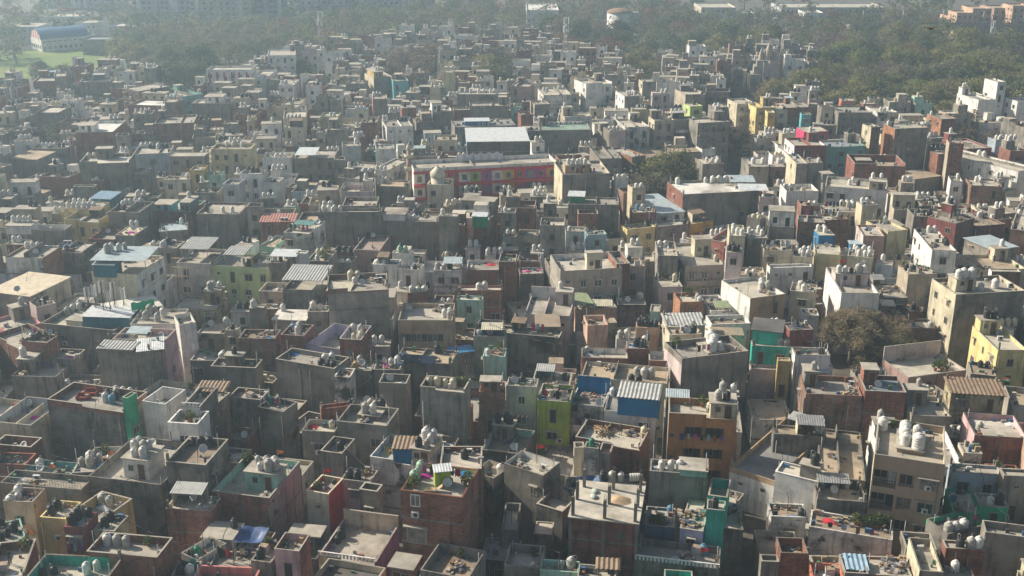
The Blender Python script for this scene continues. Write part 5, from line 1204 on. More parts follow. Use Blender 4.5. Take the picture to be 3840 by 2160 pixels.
    a = h('tall white house with sunlit west wall', 1240, 440, 1425, 445, 280, 14, 'white', side='white', p=.4, win=.8, sw=.5); a.tk('w', 1375, 300, 1430, 300); a.tk('k', 1480, 405, 1530, 405)
    h('tall yellow walled house beside the white one', 905, 300, 1055, 285, 215, 12, 'yellowpale', p=.4, win=0)
    a = h('long white house with streaked west wall', 555, 762, 842, 768, 575, 11, 'white', side='white', p=.8, win=.5); a.hut(495, 612, 745, 620, 570, 2.2, 'palepink'); a.tk('w', 535, 608, 580, 608, 680, 612, 720, 612, z='h'); a.tk('k', 630, 610, z='h'); a.item('flag_red', 500, 560); a.item('flag_white', 890, 560)
    a = h('cream apartment house with side balconies', 1420, 775, 1945, 745, 640, 13.5, 'con', side='cream', p=.6, win=0, sw=1); a.hut(1425, 655, 1580, 650, 610, 2.2, 'cream'); a.tk('W', 1475, 645, 1540, 648, 1405, 655, z='h'); a.tk('W', 1605, 740, 1712, 722); a.ac(1875, 715); a.person(1602, 668, 'black')
    a = h('tan house with narrow slot window', 1060, 622, 1272, 618, 555, 11, 'tanpale', p=.1, win=.4); a.tk('k', 1030, 590, 1078, 595)
    a = h('yellow corner house with big dark windows', 1735, 1195, 1960, 1195, 1010, 9, 'yellow', side='yellow', p=.5, win=1, sw=.7); a.hut(1600, 962, 1755, 972, 930, 2.4, 'yellow'); a.tk('k', 1650, 950, 1690, 950, z='h'); a.tk('w', 1630, 1065); a.item('cloth_white', 1830, 1020, 1780, 1030)
    a = h('cream roof house with three pale tanks in line', 165, 745, 360, 765, 690, 9, 'cream', side='orangebrick', p=.4, win=.6); a.tk('w', 240, 705, 268, 750, 248, 725)
    a = h('cream house at tile edge with window strip', -30, 440, 190, 445, 400, 10, 'cream', p=.2, win=.7); a.tk('w', 108, 420, 152, 420, 250, 405)
    a = h('cream platform house with six white tanks', 188, 485, 335, 495, 440, 10.2, 'cream', p=.2, win=.5); a.tk('w', 215, 455, 245, 475, 255, 485, 300, 485, 270, 455, 312, 455)
    h('pale yellow flat roof house', 355, 465, 552, 478, 400, 9.5, 'yellowpale', p=.1, roof='pale', win=.3)
    a = h('white house row with pink door', 15, 575, 342, 565, 545, 8, 'white', p=.3, win=1)
    a = h('blue clad roof house with three white tanks', 385, 328, 505, 328, 285, 10.5, 'blue', side='blue', p=.05, win=.3); a.tk('w', 342, 285, 370, 285, 398, 285)
    h('little blue tin hut', 622, 388, 712, 392, 368, 10.5, 'blue', p=0, roof='paletin', win=0)
    a = h('cream tower platform with nine white tanks', 600, 480, 790, 500, 430, 10.2, 'cream', p=.2, win=.4); a.tk('w', 655, 445, 685, 485, 718, 490, 725, 450, 760, 490, 745, 455, 670, 460, 700, 455)
    h('maroon pink house with ledges', 720, 330, 880, 335, 250, 11, 'pinkbrick', side='palepink', p=.3, win=.6)
    a = h('brick step house with white tanks left', 232, 225, 430, 235, 180, 10.5, 'brickpale', p=.4); a.tk('w', 135, 285)
    a = h('brick cube by the grey tank terrace', 435, 215, 610, 205, 165, 10.5, 'brick', p=.4); a.tk('w', 580, 185, 540, 115, 570, 120)
    a = h('cream house with long tank shelf', 415, 150, 700, 155, 90, 12, 'cream', p=.2, win=.5); a.tk('w', 665, 65, 770, 70, 810, 60, 860, 55, 880, 60)
    a = h('slim cream stair tower with tanks', 712, 100, 830, 95, 70, 13, 'cream', p=.2, win=0)
    a = h('black drum terrace house', 1100, 185, 1280, 190, 130, 10.5, 'con', p=.5); a.tk('k', 1130, 170, 1170, 175, 1210, 178, 1245, 175)
    a = h('dark brown flat house with red corner', 1420, 240, 1560, 195, 165, 10.8, 'brickdark', p=.2, side='maroon')
    a = h('brown terrace with white tanks far right', 1570, 260, 1790, 240, 175, 10, 'brickdark', p=.4, roof='tanfloor'); a.tk('w', 1680, 175, 1715, 170)
    a = h('red brick house at the right edge', 1830, 280, 1990, 300, 100, 11, 'brickpale', side='brickred', p=.5); a.tk('k', 1800, 300, 1830, 305); a.tk('w', 1840, 170)
    h('broad pale blue sheet roof', 1690, 432, 1880, 410, 335, 10.5, 'con', p=0, roof='paletin')
    a = h('tan terrace with people and planters', 1600, 590, 1950, 580, 470, 9.5, 'cream', p=.6, roof='tanfloor'); a.person(1700, 540, 'purple'); a.person(1755, 530, 'dark'); a.person(1650, 490, 'red')
    h('red brown box with white corner by planters', 1690, 600, 1910, 605, 580, 11.5, 'brickdark', side='white', p=.1, roof='pale')
    a = h('low terrace with long pink back wall', 1060, 1400, 1500, 1345, 1240, 4.5, 'pinkbrick', p=.4, bp=2.6, inner='palepink'); a.item('plant', 1290, 1330, 1330, 1320, 1260, 1350, 1350, 1345, 1310, 1350)
    a = h('plain roof box with light rim', 695, 1449, 962, 1449, 1345, 8.8, 'con', p=.8, roof='brownfloor')
    a = h('white house with pale blue sheet over roof', 205, 1320, 490, 1320, 1170, 9.2, 'white', p=.4); a.shed(268, 1362, 458, 1362, 1300, 1.4, 'paletin', wall='palepink'); a.tk('k', 395, 1290, 470, 1295); a.ac(540, 1385)
    a = h('dark red flat roof with black tank', 165, 1045, 345, 1038, 985, 8.6, 'maroon', p=.2, roof='dark'); a.tk('k', 213, 1010)
    h('yellow lower house beside the lower teal house', 75, 1275, 170, 1280, 1250, 8.2, 'ochre', p=.1)
    h('dark grey house under the tan house', 850, 800, 1060, 800, 690, 7, 'stain', p=.3, win=.7)
    a = h('brick stub with tank junk beside the big bare tree', 1065, 905, 1165, 905, 850, 8.6, 'brick', p=.2); a.tk('k', 1098, 890, 1140, 880); a.item('scrap', 1180, 880)
    h('low brick house behind the bare trees', 820, 930, 1060, 940, 890, 5.5, 'brick', p=.2)
    h('dark brick yard house right of the bare trees', 1050, 1030, 1280, 1030, 960, 6, 'brickdark', p=.4)
    a = h('white gate house with diagonal stripes', 262, 930, 385, 935, 880, 7, 'palegrey', p=.2, win=.5)
    a = h('rusty awning house at right bottom', 1530, 1370, 1720, 1390, 1290, 6.5, 'con', p=.2, roof='brownfloor'); a.tk('k', 1600, 1320, 1650, 1320)
    a = h('white plastered house right of the lower teal house', 205, 1230, 470, 1235, 1175, 7.5, 'white', p=.6, win=.3)

    # ================ third row, left
    t(0, 0)
    a = h('large brick house with white rimmed roof', 570, 1000, 852, 995, 910, 12.5, 'brick', p=.7, win=.03, inner='white', roof='white', frame=1); a.tk('w', 580, 940, 600, 940, 625, 940, 645, 940, z=14); a.hut(570, 945, 675, 950, 920, 2.0, 'white')
    a = h('square grey block with white roof edge', 600, 1222, 975, 1210, 1160, 13, 'con', p=.7, win=0, roof='pale'); a.hut(728, 1115, 840, 1118, 1100, 2.6, 'con'); a.tk('w', 770, 1075, 820, 1070)
    a = h('grey house with four white tanks in line', 1002, 862, 1148, 858, 835, 13, 'con', p=.2, win=.8); a.tk('w', 1030, 855, 1070, 850, 1102, 848, 1130, 848)
    h('long low brick wall house', 1165, 935, 1462, 925, 870, 11, 'brick', p=.5, win=0, frame=1)
    a = h('brick house with sunlit white roof slab', 965, 790, 1250, 800, 750, 11.5, 'brick', p=.5, roof='white')
    a = h('grey house with white roof room and rim', 1447, 780, 1730, 780, 748, 11.5, 'con', p=.5, inner='white'); a.hut(1562, 715, 1690, 720, 695, 2.2, 'white')
    h('teal roof strip house', 1382, 730, 1530, 708, 680, 11.5, 'tealpale', p=.8)
    h('yellow sided narrow house', 1242, 775, 1340, 770, 735, 12, 'con', side='mustard', p=.3)
    h('cream house with arched veranda', 1235, 1355, 1428, 1355, 1330, 10, 'creamwall', p=.2, win=1)
    a = h('ochre house with little balcony', 1430, 1285, 1532, 1285, 1250, 12, 'ochre', p=.3, win=1)
    a = h('cream roofed house with three white tanks', 1590, 1125, 1890, 1125, 1085, 13, 'yellowpale', p=.6, win=1); a.tk('w', 1737, 1085, 1785, 1085, 1850, 1085)
    a = h('pale blue wide house with dark tanks', 1005, 1165, 1280, 1155, 1100, 12, 'paleblue', p=.5, win=.1); a.tk('k', 1150, 1095, 1180, 1100, 1240, 1095, 1265, 1095); a.tk('w', 1215, 1050, 1260, 1050)
    h('unfinished floor with thin props', 1280, 1180, 1540, 1180, 1150, 13.5, 'con', p=.05, win=1)
    h('tan sheet roof in a grey yard', 80, 1195, 272, 1203, 1140, 9, 'con', p=0, roof='tanfloor')
    h('maroon unfinished tower with empty windows', 920, 668, 1045, 690, 640, 14, 'brickdark', p=.2, win=1)
    a = h('white roof room with tanks at left', 458, 755, 572, 758, 735, 13, 'white', p=.1, win=1); a.tk('w', 475, 748, 500, 748, 540, 748)
    h('pale terrace left of the white roof room', 262, 850, 440, 850, 800, 10, 'con', p=.5, roof='pale')
    h('brick house near the green field', 248, 615, 412, 610, 570, 11, 'brick', p=.4)
    h('grey house pair near the green field', 410, 580, 500, 575, 545, 12.5, 'con', p=.3)
    h('long grey house with pale cap', 600, 620, 830, 612, 590, 11, 'con', p=.4)
    h('brick house below the bushy tree at the field', 530, 500, 650, 500, 475, 12, 'brick', p=.3)
    h('cream house with dark doorway near the field', 735, 520, 870, 520, 495, 12, 'creamwall', p=.3, win=.6)
    a = h('white and cream house with green awning', 875, 540, 1015, 540, 515, 11, 'white', p=.3, win=.8)
    a = h('grey tank tower with four pale tanks', 1085, 515, 1165, 515, 490, 13, 'con', p=.1); a.tk('w', 1100, 505, 1120, 505, 1140, 505, 1155, 505)
    a = h('white house with many tanks in line', 100, 1065, 240, 1065, 1035, 11, 'white', p=.3, win=.8); a.tk('w', 125, 1055, 150, 1050, 175, 1045, 200, 1042)
    a = h('long house with white and dark tank row', 240, 1120, 500, 1120, 1085, 9.5, 'con', p=.2); a.tk('w', 325, 1110, 355, 1110, 385, 1110, 412, 1110, 500, 1090, 525, 1090); a.tk('k', 440, 1110, 465, 1110)
    h('white house with tall black window pairs', 1807, 1312, 1967, 1316, 1275, 12.5, 'white', p=.5, win=1)
    h('grey and white stair house beside black window pairs', 1680, 1390, 1798, 1392, 1350, 10, 'palegrey', p=.5, win=.8)
    h('flat grey roof at the left middle', 550, 1410, 712, 1410, 1392, 9, 'con', p=.3)
    h('brick house with tan slab at left', 300, 1330, 515, 1340, 1290, 8, 'brick', p=.5)
    h('slim grey house right of the square block', 1000, 1310, 1090, 1310, 1270, 9.5, 'con', p=.3, win=.8)
    # ================ third row, centre left
    t(1, 0)
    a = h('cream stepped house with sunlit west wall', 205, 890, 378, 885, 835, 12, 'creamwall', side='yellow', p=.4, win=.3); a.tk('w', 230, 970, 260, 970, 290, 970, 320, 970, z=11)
    h('cream tall wing above the stepped house', 195, 790, 262, 790, 765, 14, 'creamwall', side='yellow', p=.2)
    a = h('house with tanks over white window front', 215, 965, 358, 962, 945, 12, 'creamwall', p=.2, win=1)
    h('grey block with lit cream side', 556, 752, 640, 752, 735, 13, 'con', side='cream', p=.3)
    a = h('square grey house with window row and yellow hut', 888, 590, 1035, 580, 548, 13, 'con', side='cream', p=.3, win=.6); a.hut(905, 560, 985, 560, 530, 2.4, 'ochre'); a.tk('w', 920, 525, 940, 525, 960, 525, z='h')
    h('turquoise roof terrace house', 1035, 612, 1150, 608, 580, 11, 'turq', p=.7, inner='turq')
    h('little yellow stair tower', 1408, 545, 1482, 548, 535, 14, 'yellowpale', p=.1, win=0)
    a = h('white narrow house with tall roof room', 1330, 848, 1488, 842, 810, 12.5, 'con', side='white', p=.4, win=0, inner='white'); a.hut(1318, 775, 1395, 778, 757, 2.8, 'white')
    a = h('grey house with salmon west wall', 880, 748, 990, 745, 712, 12, 'con', side='salmon', p=.3); a.tk('w', 850, 700, 875, 700, 895, 695)
    a = h('long grey house with tank line', 1515, 712, 1908, 712, 692, 12.5, 'con', p=.2, win=0); a.tk('w', 1540, 700, 1580, 700, 1620, 698, 1680, 698, 1720, 698, 1770, 698, 1800, 698)
    h('broad grey wall house with pale panels', 1610, 800, 1900, 798, 770, 12, 'con', p=.4, win=0)
    h('dull brick wall house by the narrow white house', 1490, 830, 1612, 828, 812, 11, 'brick', p=.3, win=0)
    a = h('hall with large pale tin roof and blue side', 1592, 1068, 2060, 1062, 962, 11, 'dark', side='bluepale', p=0, roof='whitetin', win=0)
    a = h('long grey roof with rows of cooling units', 1500, 960, 1960, 945, 900, 11.5, 'con', p=.2, roof='greyfloor'); a.ac(1560, 940, 1590, 945, 1640, 945, 1680, 945, 1720, 945, 1760, 945, 1800, 940, 1850, 935, 1900, 930, 1780, 920, 1820, 915); a.shed(1575, 915, 1760, 912, 895, 1.2, 'whitetin', wall='blue')
    a = h('house shrouded in bright green net', 905, 1125, 1045, 1120, 1090, 11, 'white', side='greennet', p=.3, win=.2)
    a = h('white house with red lintels and colour panels', 1190, 1275, 2275, 1222, 1185, 12.5, 'white', p=.9, win=0, panels=1); a.item('sheets', 1540, 1180, 1600, 1175, 1660, 1172, 1720, 1170, 1780, 1170)
    a = h('grey house with long windows and white slab', 290, 1195, 590, 1192, 1130, 10.5, 'con', p=.3, win=1); a.shed(295, 1168, 442, 1168, 1118, 1.5, 'whitetin'); a.tk('w', 275, 1160)
    h('grey flat block with two wide windows', 535, 980, 692, 980, 945, 13, 'con', p=.3, win=.6)
    a = h('pale house with round tank on stalk', 650, 1105, 790, 1100, 1070, 11, 'palegrey', p=.4, win=.4); a.tk('W', 752, 1050)
    h('brown roofed house with dark front', 792, 925, 910, 925, 900, 12, 'brick', p=.1, roof='tanfloor', win=.4)
    a = h('white window house with dark tanks', 985, 960, 1185, 950, 905, 11.5, 'white', p=.3, win=1); a.tk('k', 1060, 900, 1085, 895, 1110, 895)
    a = h('sunlit house beside the small dome', 880, 1280, 985, 1290, 1200, 10, 'whitestain', p=.3, win=.3)
    a = h('grey house with three cooling units', 1130, 1180, 1360, 1180, 1150, 13, 'con', p=.4); a.ac(1250, 1175, 1290, 1175, 1330, 1175)
    h('pale prayer hall under the two domes', 1290, 1392, 1462, 1397, 1348, 10.8, 'creamwall', p=.5, win=.6)
    a = h('house with brown terrace and tanks below minaret', 905, 1405, 1130, 1410, 1360, 9.5, 'con', p=.3, roof='tanfloor'); a.tk('w', 945, 1385, 985, 1375, 970, 1350)
    a = h('blue topped house with white windows', 738, 830, 838, 830, 812, 12, 'creamwall', p=.2, win=.8, roof='bluesheet')
    a = h('cream house with row of white tanks above', 485, 880, 620, 880, 850, 12, 'ochrestain', p=.3, win=.6); a.tk('w', 565, 880, 590, 880, 615, 880, 640, 880)
    a = h('white stepped wing with small black windows', 40, 1378, 160, 1382, 1340, 10, 'white', p=.4, win=1)
    h('white mansion block with flat roof', 85, 420, 295, 415, 375, 13, 'white', p=.3, win=.8)
    h('brown fringe house below white mansion', 80, 600, 180, 600, 585, 12, 'con', p=.3)
    a = h('white small house with tank line at left', 172, 640, 285, 640, 600, 12, 'white', p=.2, win=.6); a.tk('w', 185, 635, 200, 635, 215, 635)
    # ================ third row, centre right
    t(2, 0)
    a = h('bright white block with few windows', 560, 632, 758, 618, 592, 14, 'white', side='white', p=.7, win=.3)
    a = h('grey house with white columned west side', 850, 728, 965, 724, 682, 13, 'con', side='white', p=.3, sw=.8, win=0); a.tk('w', 870, 715, 890, 712, 910, 712, 930, 712, 950, 710)
    h('white long low block behind the columned house', 1095, 622, 1277, 620, 605, 12.5, 'white', p=.5, win=0)
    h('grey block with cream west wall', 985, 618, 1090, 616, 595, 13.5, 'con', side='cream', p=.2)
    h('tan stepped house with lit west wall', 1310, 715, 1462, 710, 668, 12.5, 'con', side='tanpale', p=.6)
    a = h('small hut house with three tanks in row', 1060, 705, 1190, 705, 690, 13, 'palepink', p=.1); a.tk('w', 1130, 700, 1160, 698, 1185, 696)
    a = h('tan grey flats with air conditioners', 1076, 910, 1226, 905, 875, 13.5, 'tanpale', side='cream', p=.4, win=1)
    a = h('flats with white railed balconies', 1228, 908, 1402, 902, 880, 13.4, 'con', p=.4, win=1, balc=1)
    a = h('columned corner building with pale ledge', 1404, 930, 1642, 918, 890, 12, 'con', p=.3, win=1, balc=1)
    a = h('grey house with curved railing', 862, 962, 1040, 955, 895, 12, 'whitestain', p=.5, win=1)
    h('pale yellow green stair tower', 1345, 805, 1440, 800, 780, 16, 'limepale', p=.1, win=.3)
    h('tan roof room behind the flats', 905, 825, 1050, 825, 810, 15.5, 'ochrestain', p=.1)
    h('white wall house above the cooling units', 400, 885, 605, 878, 850, 12, 'palegrey', side='tanpale', p=.3, win=.4)
    h('tan facade house catching the sun', 170, 790, 285, 785, 760, 12, 'con', side='tanpale', p=.3)
    a = h('pale green roof with rows of cooling units', 215, 985, 600, 980, 930, 11.5, 'con', p=.2, roof='greenfloor'); a.ac(260, 935, 300, 935, 330, 930, 360, 930, 400, 925, 430, 925, 460, 920, 490, 920, 520, 930, 280, 915, 320, 912, 380, 905)
    a = h('large grey house with tan hut and tank row', 380, 1318, 742, 1308, 1215, 14, 'con', side='cream', p=.6, win=.02); a.hut(398, 1240, 600, 1248, 1215, 2.2, 'peachtan'); a.tk('w', 425, 1240, 450, 1242, 475, 1245, 500, 1245, 525, 1242, 545, 1240, z='h'); a.item('plant', 330, 1260, 350, 1275)
    a = h('house with yellow creeper and glass front', 660, 1200, 832, 1195, 1110, 11, 'con', p=.5, win=.6); a.item('plant', 640, 1150, 655, 1165)
    h('orange brick house with open top by the trees', 905, 1185, 1010, 1170, 1115, 10, 'con', side='orangebrick', p=.4)
    h('long low tan sheds before the trees', 1205, 1150, 1420, 1145, 1115, 7, 'con', p=.05, roof='tanfloor')
    h('olive roofed row before the flats', 1020, 1190, 1200, 1170, 1120, 6, 'con', p=.05, roof='brownfloor')
    a = h('brick and grey hall with white roof', 1290, 1468, 1860, 1440, 1358, 11.5, 'con', side='brickred', p=.5, win=.1, roof='white'); a.tk('W', 1200, 1350, 1470, 1345, 1500, 1360, 1525, 1365); a.tk('w', 1400, 1290, 1430, 1295, 1420, 1350); a.shed(1650, 1370, 1835, 1372, 1330, 1.2, 'paletin'); a.shed(1720, 1432, 1930, 1436, 1395, 1.2, 'whitetin')
    a = h('house with white tanks left of the street', 1440, 1240, 1600, 1235, 1190, 9, 'con', p=.2); a.tk('w', 1470, 1225, 1512, 1228, 1555, 1228, 1700, 1210)
    a = h('house with two big pale tanks by the street', 1790, 1260, 1940, 1260, 1190, 9, 'con', p=.2); a.tk('W', 1820, 1235, 1905, 1235)
    h('cream curved corner building on the street', 1700, 785, 1840, 780, 745, 12, 'creamwall', side='cream', p=.3, win=1, balc=1)
    h('yellow building on the street corner', 1845, 815, 1990, 810, 780, 12, 'ochre', side='yellow', p=.3, win=1)
    h('rosy house near the pink shop sign', -10, 650, 130, 655, 620, 12, 'pinkbrick', p=.3, win=.6)
    a = h('house with magenta sign and white tanks', 240, 720, 450, 715, 665, 12, 'whitestain', p=.3, win=.5); a.tk('w', 340, 660, 370, 655, 240, 690, 265, 690)
    # ================ third row, right
    t(3, 0)
    a = h('hot pink roof house', 275, 995, 455, 990, 958, 12, 'hotpink', p=.05, roof='pale', win=.6); a.ac(420, 1035)
    h('turquoise hut near the wood', 255, 865, 325, 866, 850, 12, 'turq', p=.3)
    a = h('tall grey block with brick west wall', 960, 972, 1212, 962, 930, 16, 'con', side='orangebrick', p=.2, win=.06); a.tk('w', 875, 950); a.tk('k', 920, 960)
    h('tall dun block left of the brick west wall', 780, 962, 850, 958, 935, 16, 'brickdark', side='cream', p=.2)
    a = h('brick courtyard house with high walls', 655, 1235, 1042, 1243, 1168, 12, 'brick', side='brickred', p=1.6, win=0, roof='tanfloor'); a.hut(660, 1190, 765, 1192, 1168, 1.0, 'brick', door=0)
    a = h('big white hotel with rows of dark windows', 1890, 1295, 2040, 1268, 1128, 14, 'white', side='white', p=.4, win=.6, sw=1); a.tk('W', 1755, 1150, 1785, 1155)
    h('white hall with sunlit west wall by the wood', 1590, 755, 1735, 750, 700, 13, 'white', side='white', p=.3, win=0)
    h('white modern tower by the wood', 1735, 620, 1800, 618, 590, 20, 'white', side='white', p=.3, win=.6, sw=.3)
    h('white wing right of the modern tower', 1885, 765, 2010, 758, 735, 13, 'white', side='white', p=.3, win=0)
    h('orange brick house with sunlit awnings', 1312, 900, 1425, 895, 858, 12.5, 'brick', side='orangebrick', p=.3, sw=.8)
    a = h('maroon house with white window front', 200, 1100, 440, 1098, 1040, 11.5, 'maroon', side='white', p=.5, sw=1, win=.7)
    h('grey slab house with slim west wall', 215, 1235, 300, 1235, 1165, 12.5, 'con', side='cream', p=.2)
    h('grey slab house right of slim one', 302, 1232, 420, 1228, 1195, 13, 'con', p=.2, win=.3)
    a = h('green and blue house with tank line', 445, 1115, 740, 1100, 1060, 11.5, 'tealpale', p=.3, win=.6, roof='bluefloor')
    h('dark red house by the bare tree', 1500, 1125, 1690, 1115, 1050, 11, 'maroon', p=.4, win=.4)
    h('brick tower house in the lane', 1285, 1165, 1360, 1160, 1140, 11, 'brick', p=.2, win=.3)
    h('long tin shelter in the brick lane', 1110, 1350, 1300, 1325, 1290, 6, 'con', p=0, roof='tanfloor', win=0)
    a = h('white rimmed house with cream hut and tanks', 432, 1405, 900, 1440, 1345, 11, 'white', p=.5); a.hut(768, 1370, 892, 1375, 1345, 2.4, 'cream'); a.tk('w', 790, 1345, 855, 1350, z='h'); a.tk('w', 615, 1395, 640, 1375); a.tk('k', 680, 1400)
    h('orange box house at the wood edge', 555, 760, 655, 762, 742, 12, 'orangepink', p=.1)
    a = h('terrace house with black drums near the wood', 535, 850, 780, 850, 800, 11, 'con', p=.3, win=.5); a.tk('k', 640, 890, 700, 830, 730, 830)
    a = h('brick tower with tanks near the wood', 722, 785, 825, 785, 768, 13, 'brick', p=.2); a.tk('w', 680, 790)
    a = h('white tank terrace with pale pillars', 830, 850, 980, 848, 800, 11, 'whitestain', p=.4, win=.6); a.tk('w', 850, 840, 870, 840)
    a = h('green window house at the street', 1370, 1080, 1480, 1085, 1050, 13, 'brick', side='tanpale', p=.2, win=.8)
    a = h('lemon ledge building on the street', 60, 830, 150, 828, 790, 12, 'creamwall', side='cream', p=.3, win=1, balc=1)
    h('orange yellow house on the street', 0, 850, 55, 850, 830, 11, 'mustard', side='yellow', p=.3, win=.8)
    h('brick house with low roof at the wood', 130, 815, 345, 810, 770, 11, 'brick', p=.2)
    a = h('white house right of the hotel foot', 1380, 1365, 1470, 1370, 1330, 9, 'white', side='white', p=.4, win=.4); a.tk('w', 1480, 1340)
    a = h('brick house with white tank huddle', 1535, 1400, 1770, 1410, 1350, 9, 'brickpale', p=.3); a.tk('w', 1570, 1370, 1595, 1375, 1585, 1355)
# SPEC END

# ------------------------------------------------------------------ ground, lanes, playing field
m, n, l, b = nodes('earth', .95)
e_ = ramp(n, l, noise(n, l, .05, 8), [(.3, (.085, .075, .062)), (.5, (.13, .115, .09)), (.7, (.17, .15, .115))])
l.new(mul(n, l, e_, ramp(n, l, noise(n, l, .7, 5), [(.3, g3(.6)), (.7, g3(1.2))])), b.inputs['Base Color']); EARTH = m
g_ = MB(); g_.face(((-2000, -300, 0), (2000, -300, 0), (2000, 2400, 0), (-2000, 2400, 0)))
tag(g_.build('ground', [EARTH]), kind='structure')
m, n, l, b = nodes('asphalt', .9)
l.new(ramp(n, l, noise(n, l, .5, 6), [(.3, (.045, .044, .042)), (.7, (.085, .08, .075))]), b.inputs['Base Color']); ASPHALT = m
def strip(name, pts, half, mat, z, kind='structure'):
    bb = MB(); P = [Vector((x, y, 0)) for x, y in pts]; k = 0
    for i, p in enumerate(P):
        d = (P[min(i + 1, len(P) - 1)] - P[max(i - 1, 0)]).normalized(); q = Vector((-d.y, d.x, 0)) * half
        bb.v += [(p.x + q.x, p.y + q.y, z), (p.x - q.x, p.y - q.y, z)]
    for i in range(len(P) - 1): bb.f.append((2 * i + 1, 2 * i + 3, 2 * i + 2, 2 * i)); bb.m.append(0); bb.sm.append(False)
    return tag(bb.build(name, [mat]), kind=kind)
STREET = [ground(2700, 262), ground(2725, 330), ground(2748, 400), ground(2765, 470), ground(2800, 540), ground(2850, 600)]
strip('street', STREET, 5.0, ASPHALT, .004)
m, n, l, b = nodes('turf', .95)
l.new(ramp(n, l, noise(n, l, .06, 6), [(.3, (.085, .14, .03)), (.55, (.15, .20, .05)), (.75, (.22, .23, .08))]), b.inputs['Base Color']); TURF = m
bb = MB(); bb.face([(*ground(X, Y), .008) for X, Y in ((-700, 330), (240, 292), (480, 238), (520, 196), (300, 186), (-700, 200))])
tag(bb.build('playing_field', [TURF]), kind='structure')

# ------------------------------------------------------------------ the houses named in the spec
spec()
NAMED = list(HOUSES)
for s in NAMED: finish_house(s)

# ------------------------------------------------------------------ the houses between them
def inside(poly, X, Y):
    c = False; j = len(poly) - 1
    for i in range(len(poly)):
        (a, b_), (p, q) = poly[i], poly[j]
        if (b_ > Y) != (q > Y) and X < (p - a) * (Y - b_) / (q - b_) + a: c = not c
        j = i
    return c
def zone(c, r, *pts): return [(c * 960 + a / 2.0125, r * 720 + b_ / 2.0125) for a, b_ in pts]
NOHOUSE = [zone(3, 1, (330, 860), (760, 850), (1060, 950), (1050, 1320), (680, 1340), (450, 1200)),
           zone(2, 0, (860, 1180), (1400, 1130), (1400, 1330), (1060, 1400), (900, 1449)),
           zone(2, 0, (1620, 520), (1720, 520), (1800, 760), (1800, 1000), (1860, 1190), (1640, 1190), (1650, 850)),
           zone(3, 0, (1400, 880), (1810, 900), (1800, 1080), (1420, 1060)), zone(3, 0, (900, 1120), (1150, 1150), (1150, 1300), (1050, 1330)),
           [(2790, 255), (3060, 262), (3000, 352), (2880, 368), (2810, 420)],
           zone(0, 0, (250, 900), (440, 880), (420, 1060), (260, 1060)),
           zone(1, 0, (330, 430), (560, 480), (560, 620), (330, 590)), zone(1, 0, (1760, 420), (1932, 400), (1932, 640), (1800, 640)),
           zone(1, 0, (1000, 390), (1330, 380), (1330, 560), (1000, 560)), zone(2, 0, (900, 380), (1110, 380), (1110, 570), (900, 570))]
FAREDGE = [(-100, 320), (240, 288), (275, 246), (500, 240), (560, 238), (640, 330), (800, 330), (820, 300), (950, 205), (1100, 180), (1300, 150), (1500, 120), (1700, 112), (1900, 92), (2050, 108), (2150, 172), (2350, 200), (2500, 168), (2600, 190), (2850, 165), (3060, 172), (3070, 260), (3075, 385), (3300, 392), (3500, 404), (3960, 430)]
def far_row(X):
    for (a, b_), (p, q) in zip(FAREDGE, FAREDGE[1:]):
        if a <= X <= p: return b_ + (q - b_) * (X - a) / max(1, p - a)
    return FAREDGE[0][1] if X < 0 else FAREDGE[-1][1]
def allowed(x, y, z=10):
    X, Y = pixel(x, y, z)
    if Y < far_row(X): return False
    return not any(inside(p, X, Y) for p in NOHOUSE)
CELL = 24.0; GRID = {}
def cells(f):
    xs = [c[0] for c in f.corners()]; ys = [c[1] for c in f.corners()]
    return [(i, j) for i in range(int(min(xs) // CELL), int(max(xs) // CELL) + 1) for j in range(int(min(ys) // CELL), int(max(ys) // CELL) + 1)]
def add_plot(f):
    for c in cells(f): GRID.setdefault(c, []).append(f)
def free(f, e):
    seen = set()
    for c in cells(f):
        for q in GRID.get(c, ()):
            if id(q) in seen: continue
            seen.add(id(q))
            if cross_amount(f, q, e) > 0: return False
    return True
for s in NAMED: add_plot(s.f)
HIDE = {}                                   # points that must stay in view, by image column
for s in NAMED:
    f = s.f; z = f.H - .2
    sh = min(f.H - 2.5, 6.5 if f.w > 7 else 4.5 if f.y > 150 else 3.5)
    for p in ((*f.at(f.w * .5, f.d * .5), z), (*f.at(f.w * .15, f.d * .15), z), (*f.at(f.w * .85, f.d * .15), z), (*f.at(f.w * .5, -.05), f.H - sh), (*f.at(f.w * .12, -.05), f.H - sh * .8), (*f.at(f.w * .88, -.05), f.H - sh * .8)):
        HIDE.setdefault(int(pixel(*p)[0] // 120), []).append((p, f))
    if f.w > 13:
        for k in range(1, 12):
            p = (*f.at(f.w * k / 12, -.05), f.H - 3.2); HIDE.setdefault(int(pixel(*p)[0] // 120), []).append((p, f))
def hides(f):
    X = [pixel(*c, f.H)[0] for c in f.corners()]; r = math.hypot(*f.centre())
    for k in range(int(min(X) // 120), int(max(X) // 120) + 1):
        for p, q in HIDE.get(k, ()):
            if math.hypot(p[0], p[1]) > r - 3 and ray_hits(f, *p): return True
    return False
frnd = random.Random(5)
FILL = []
y = 86.0
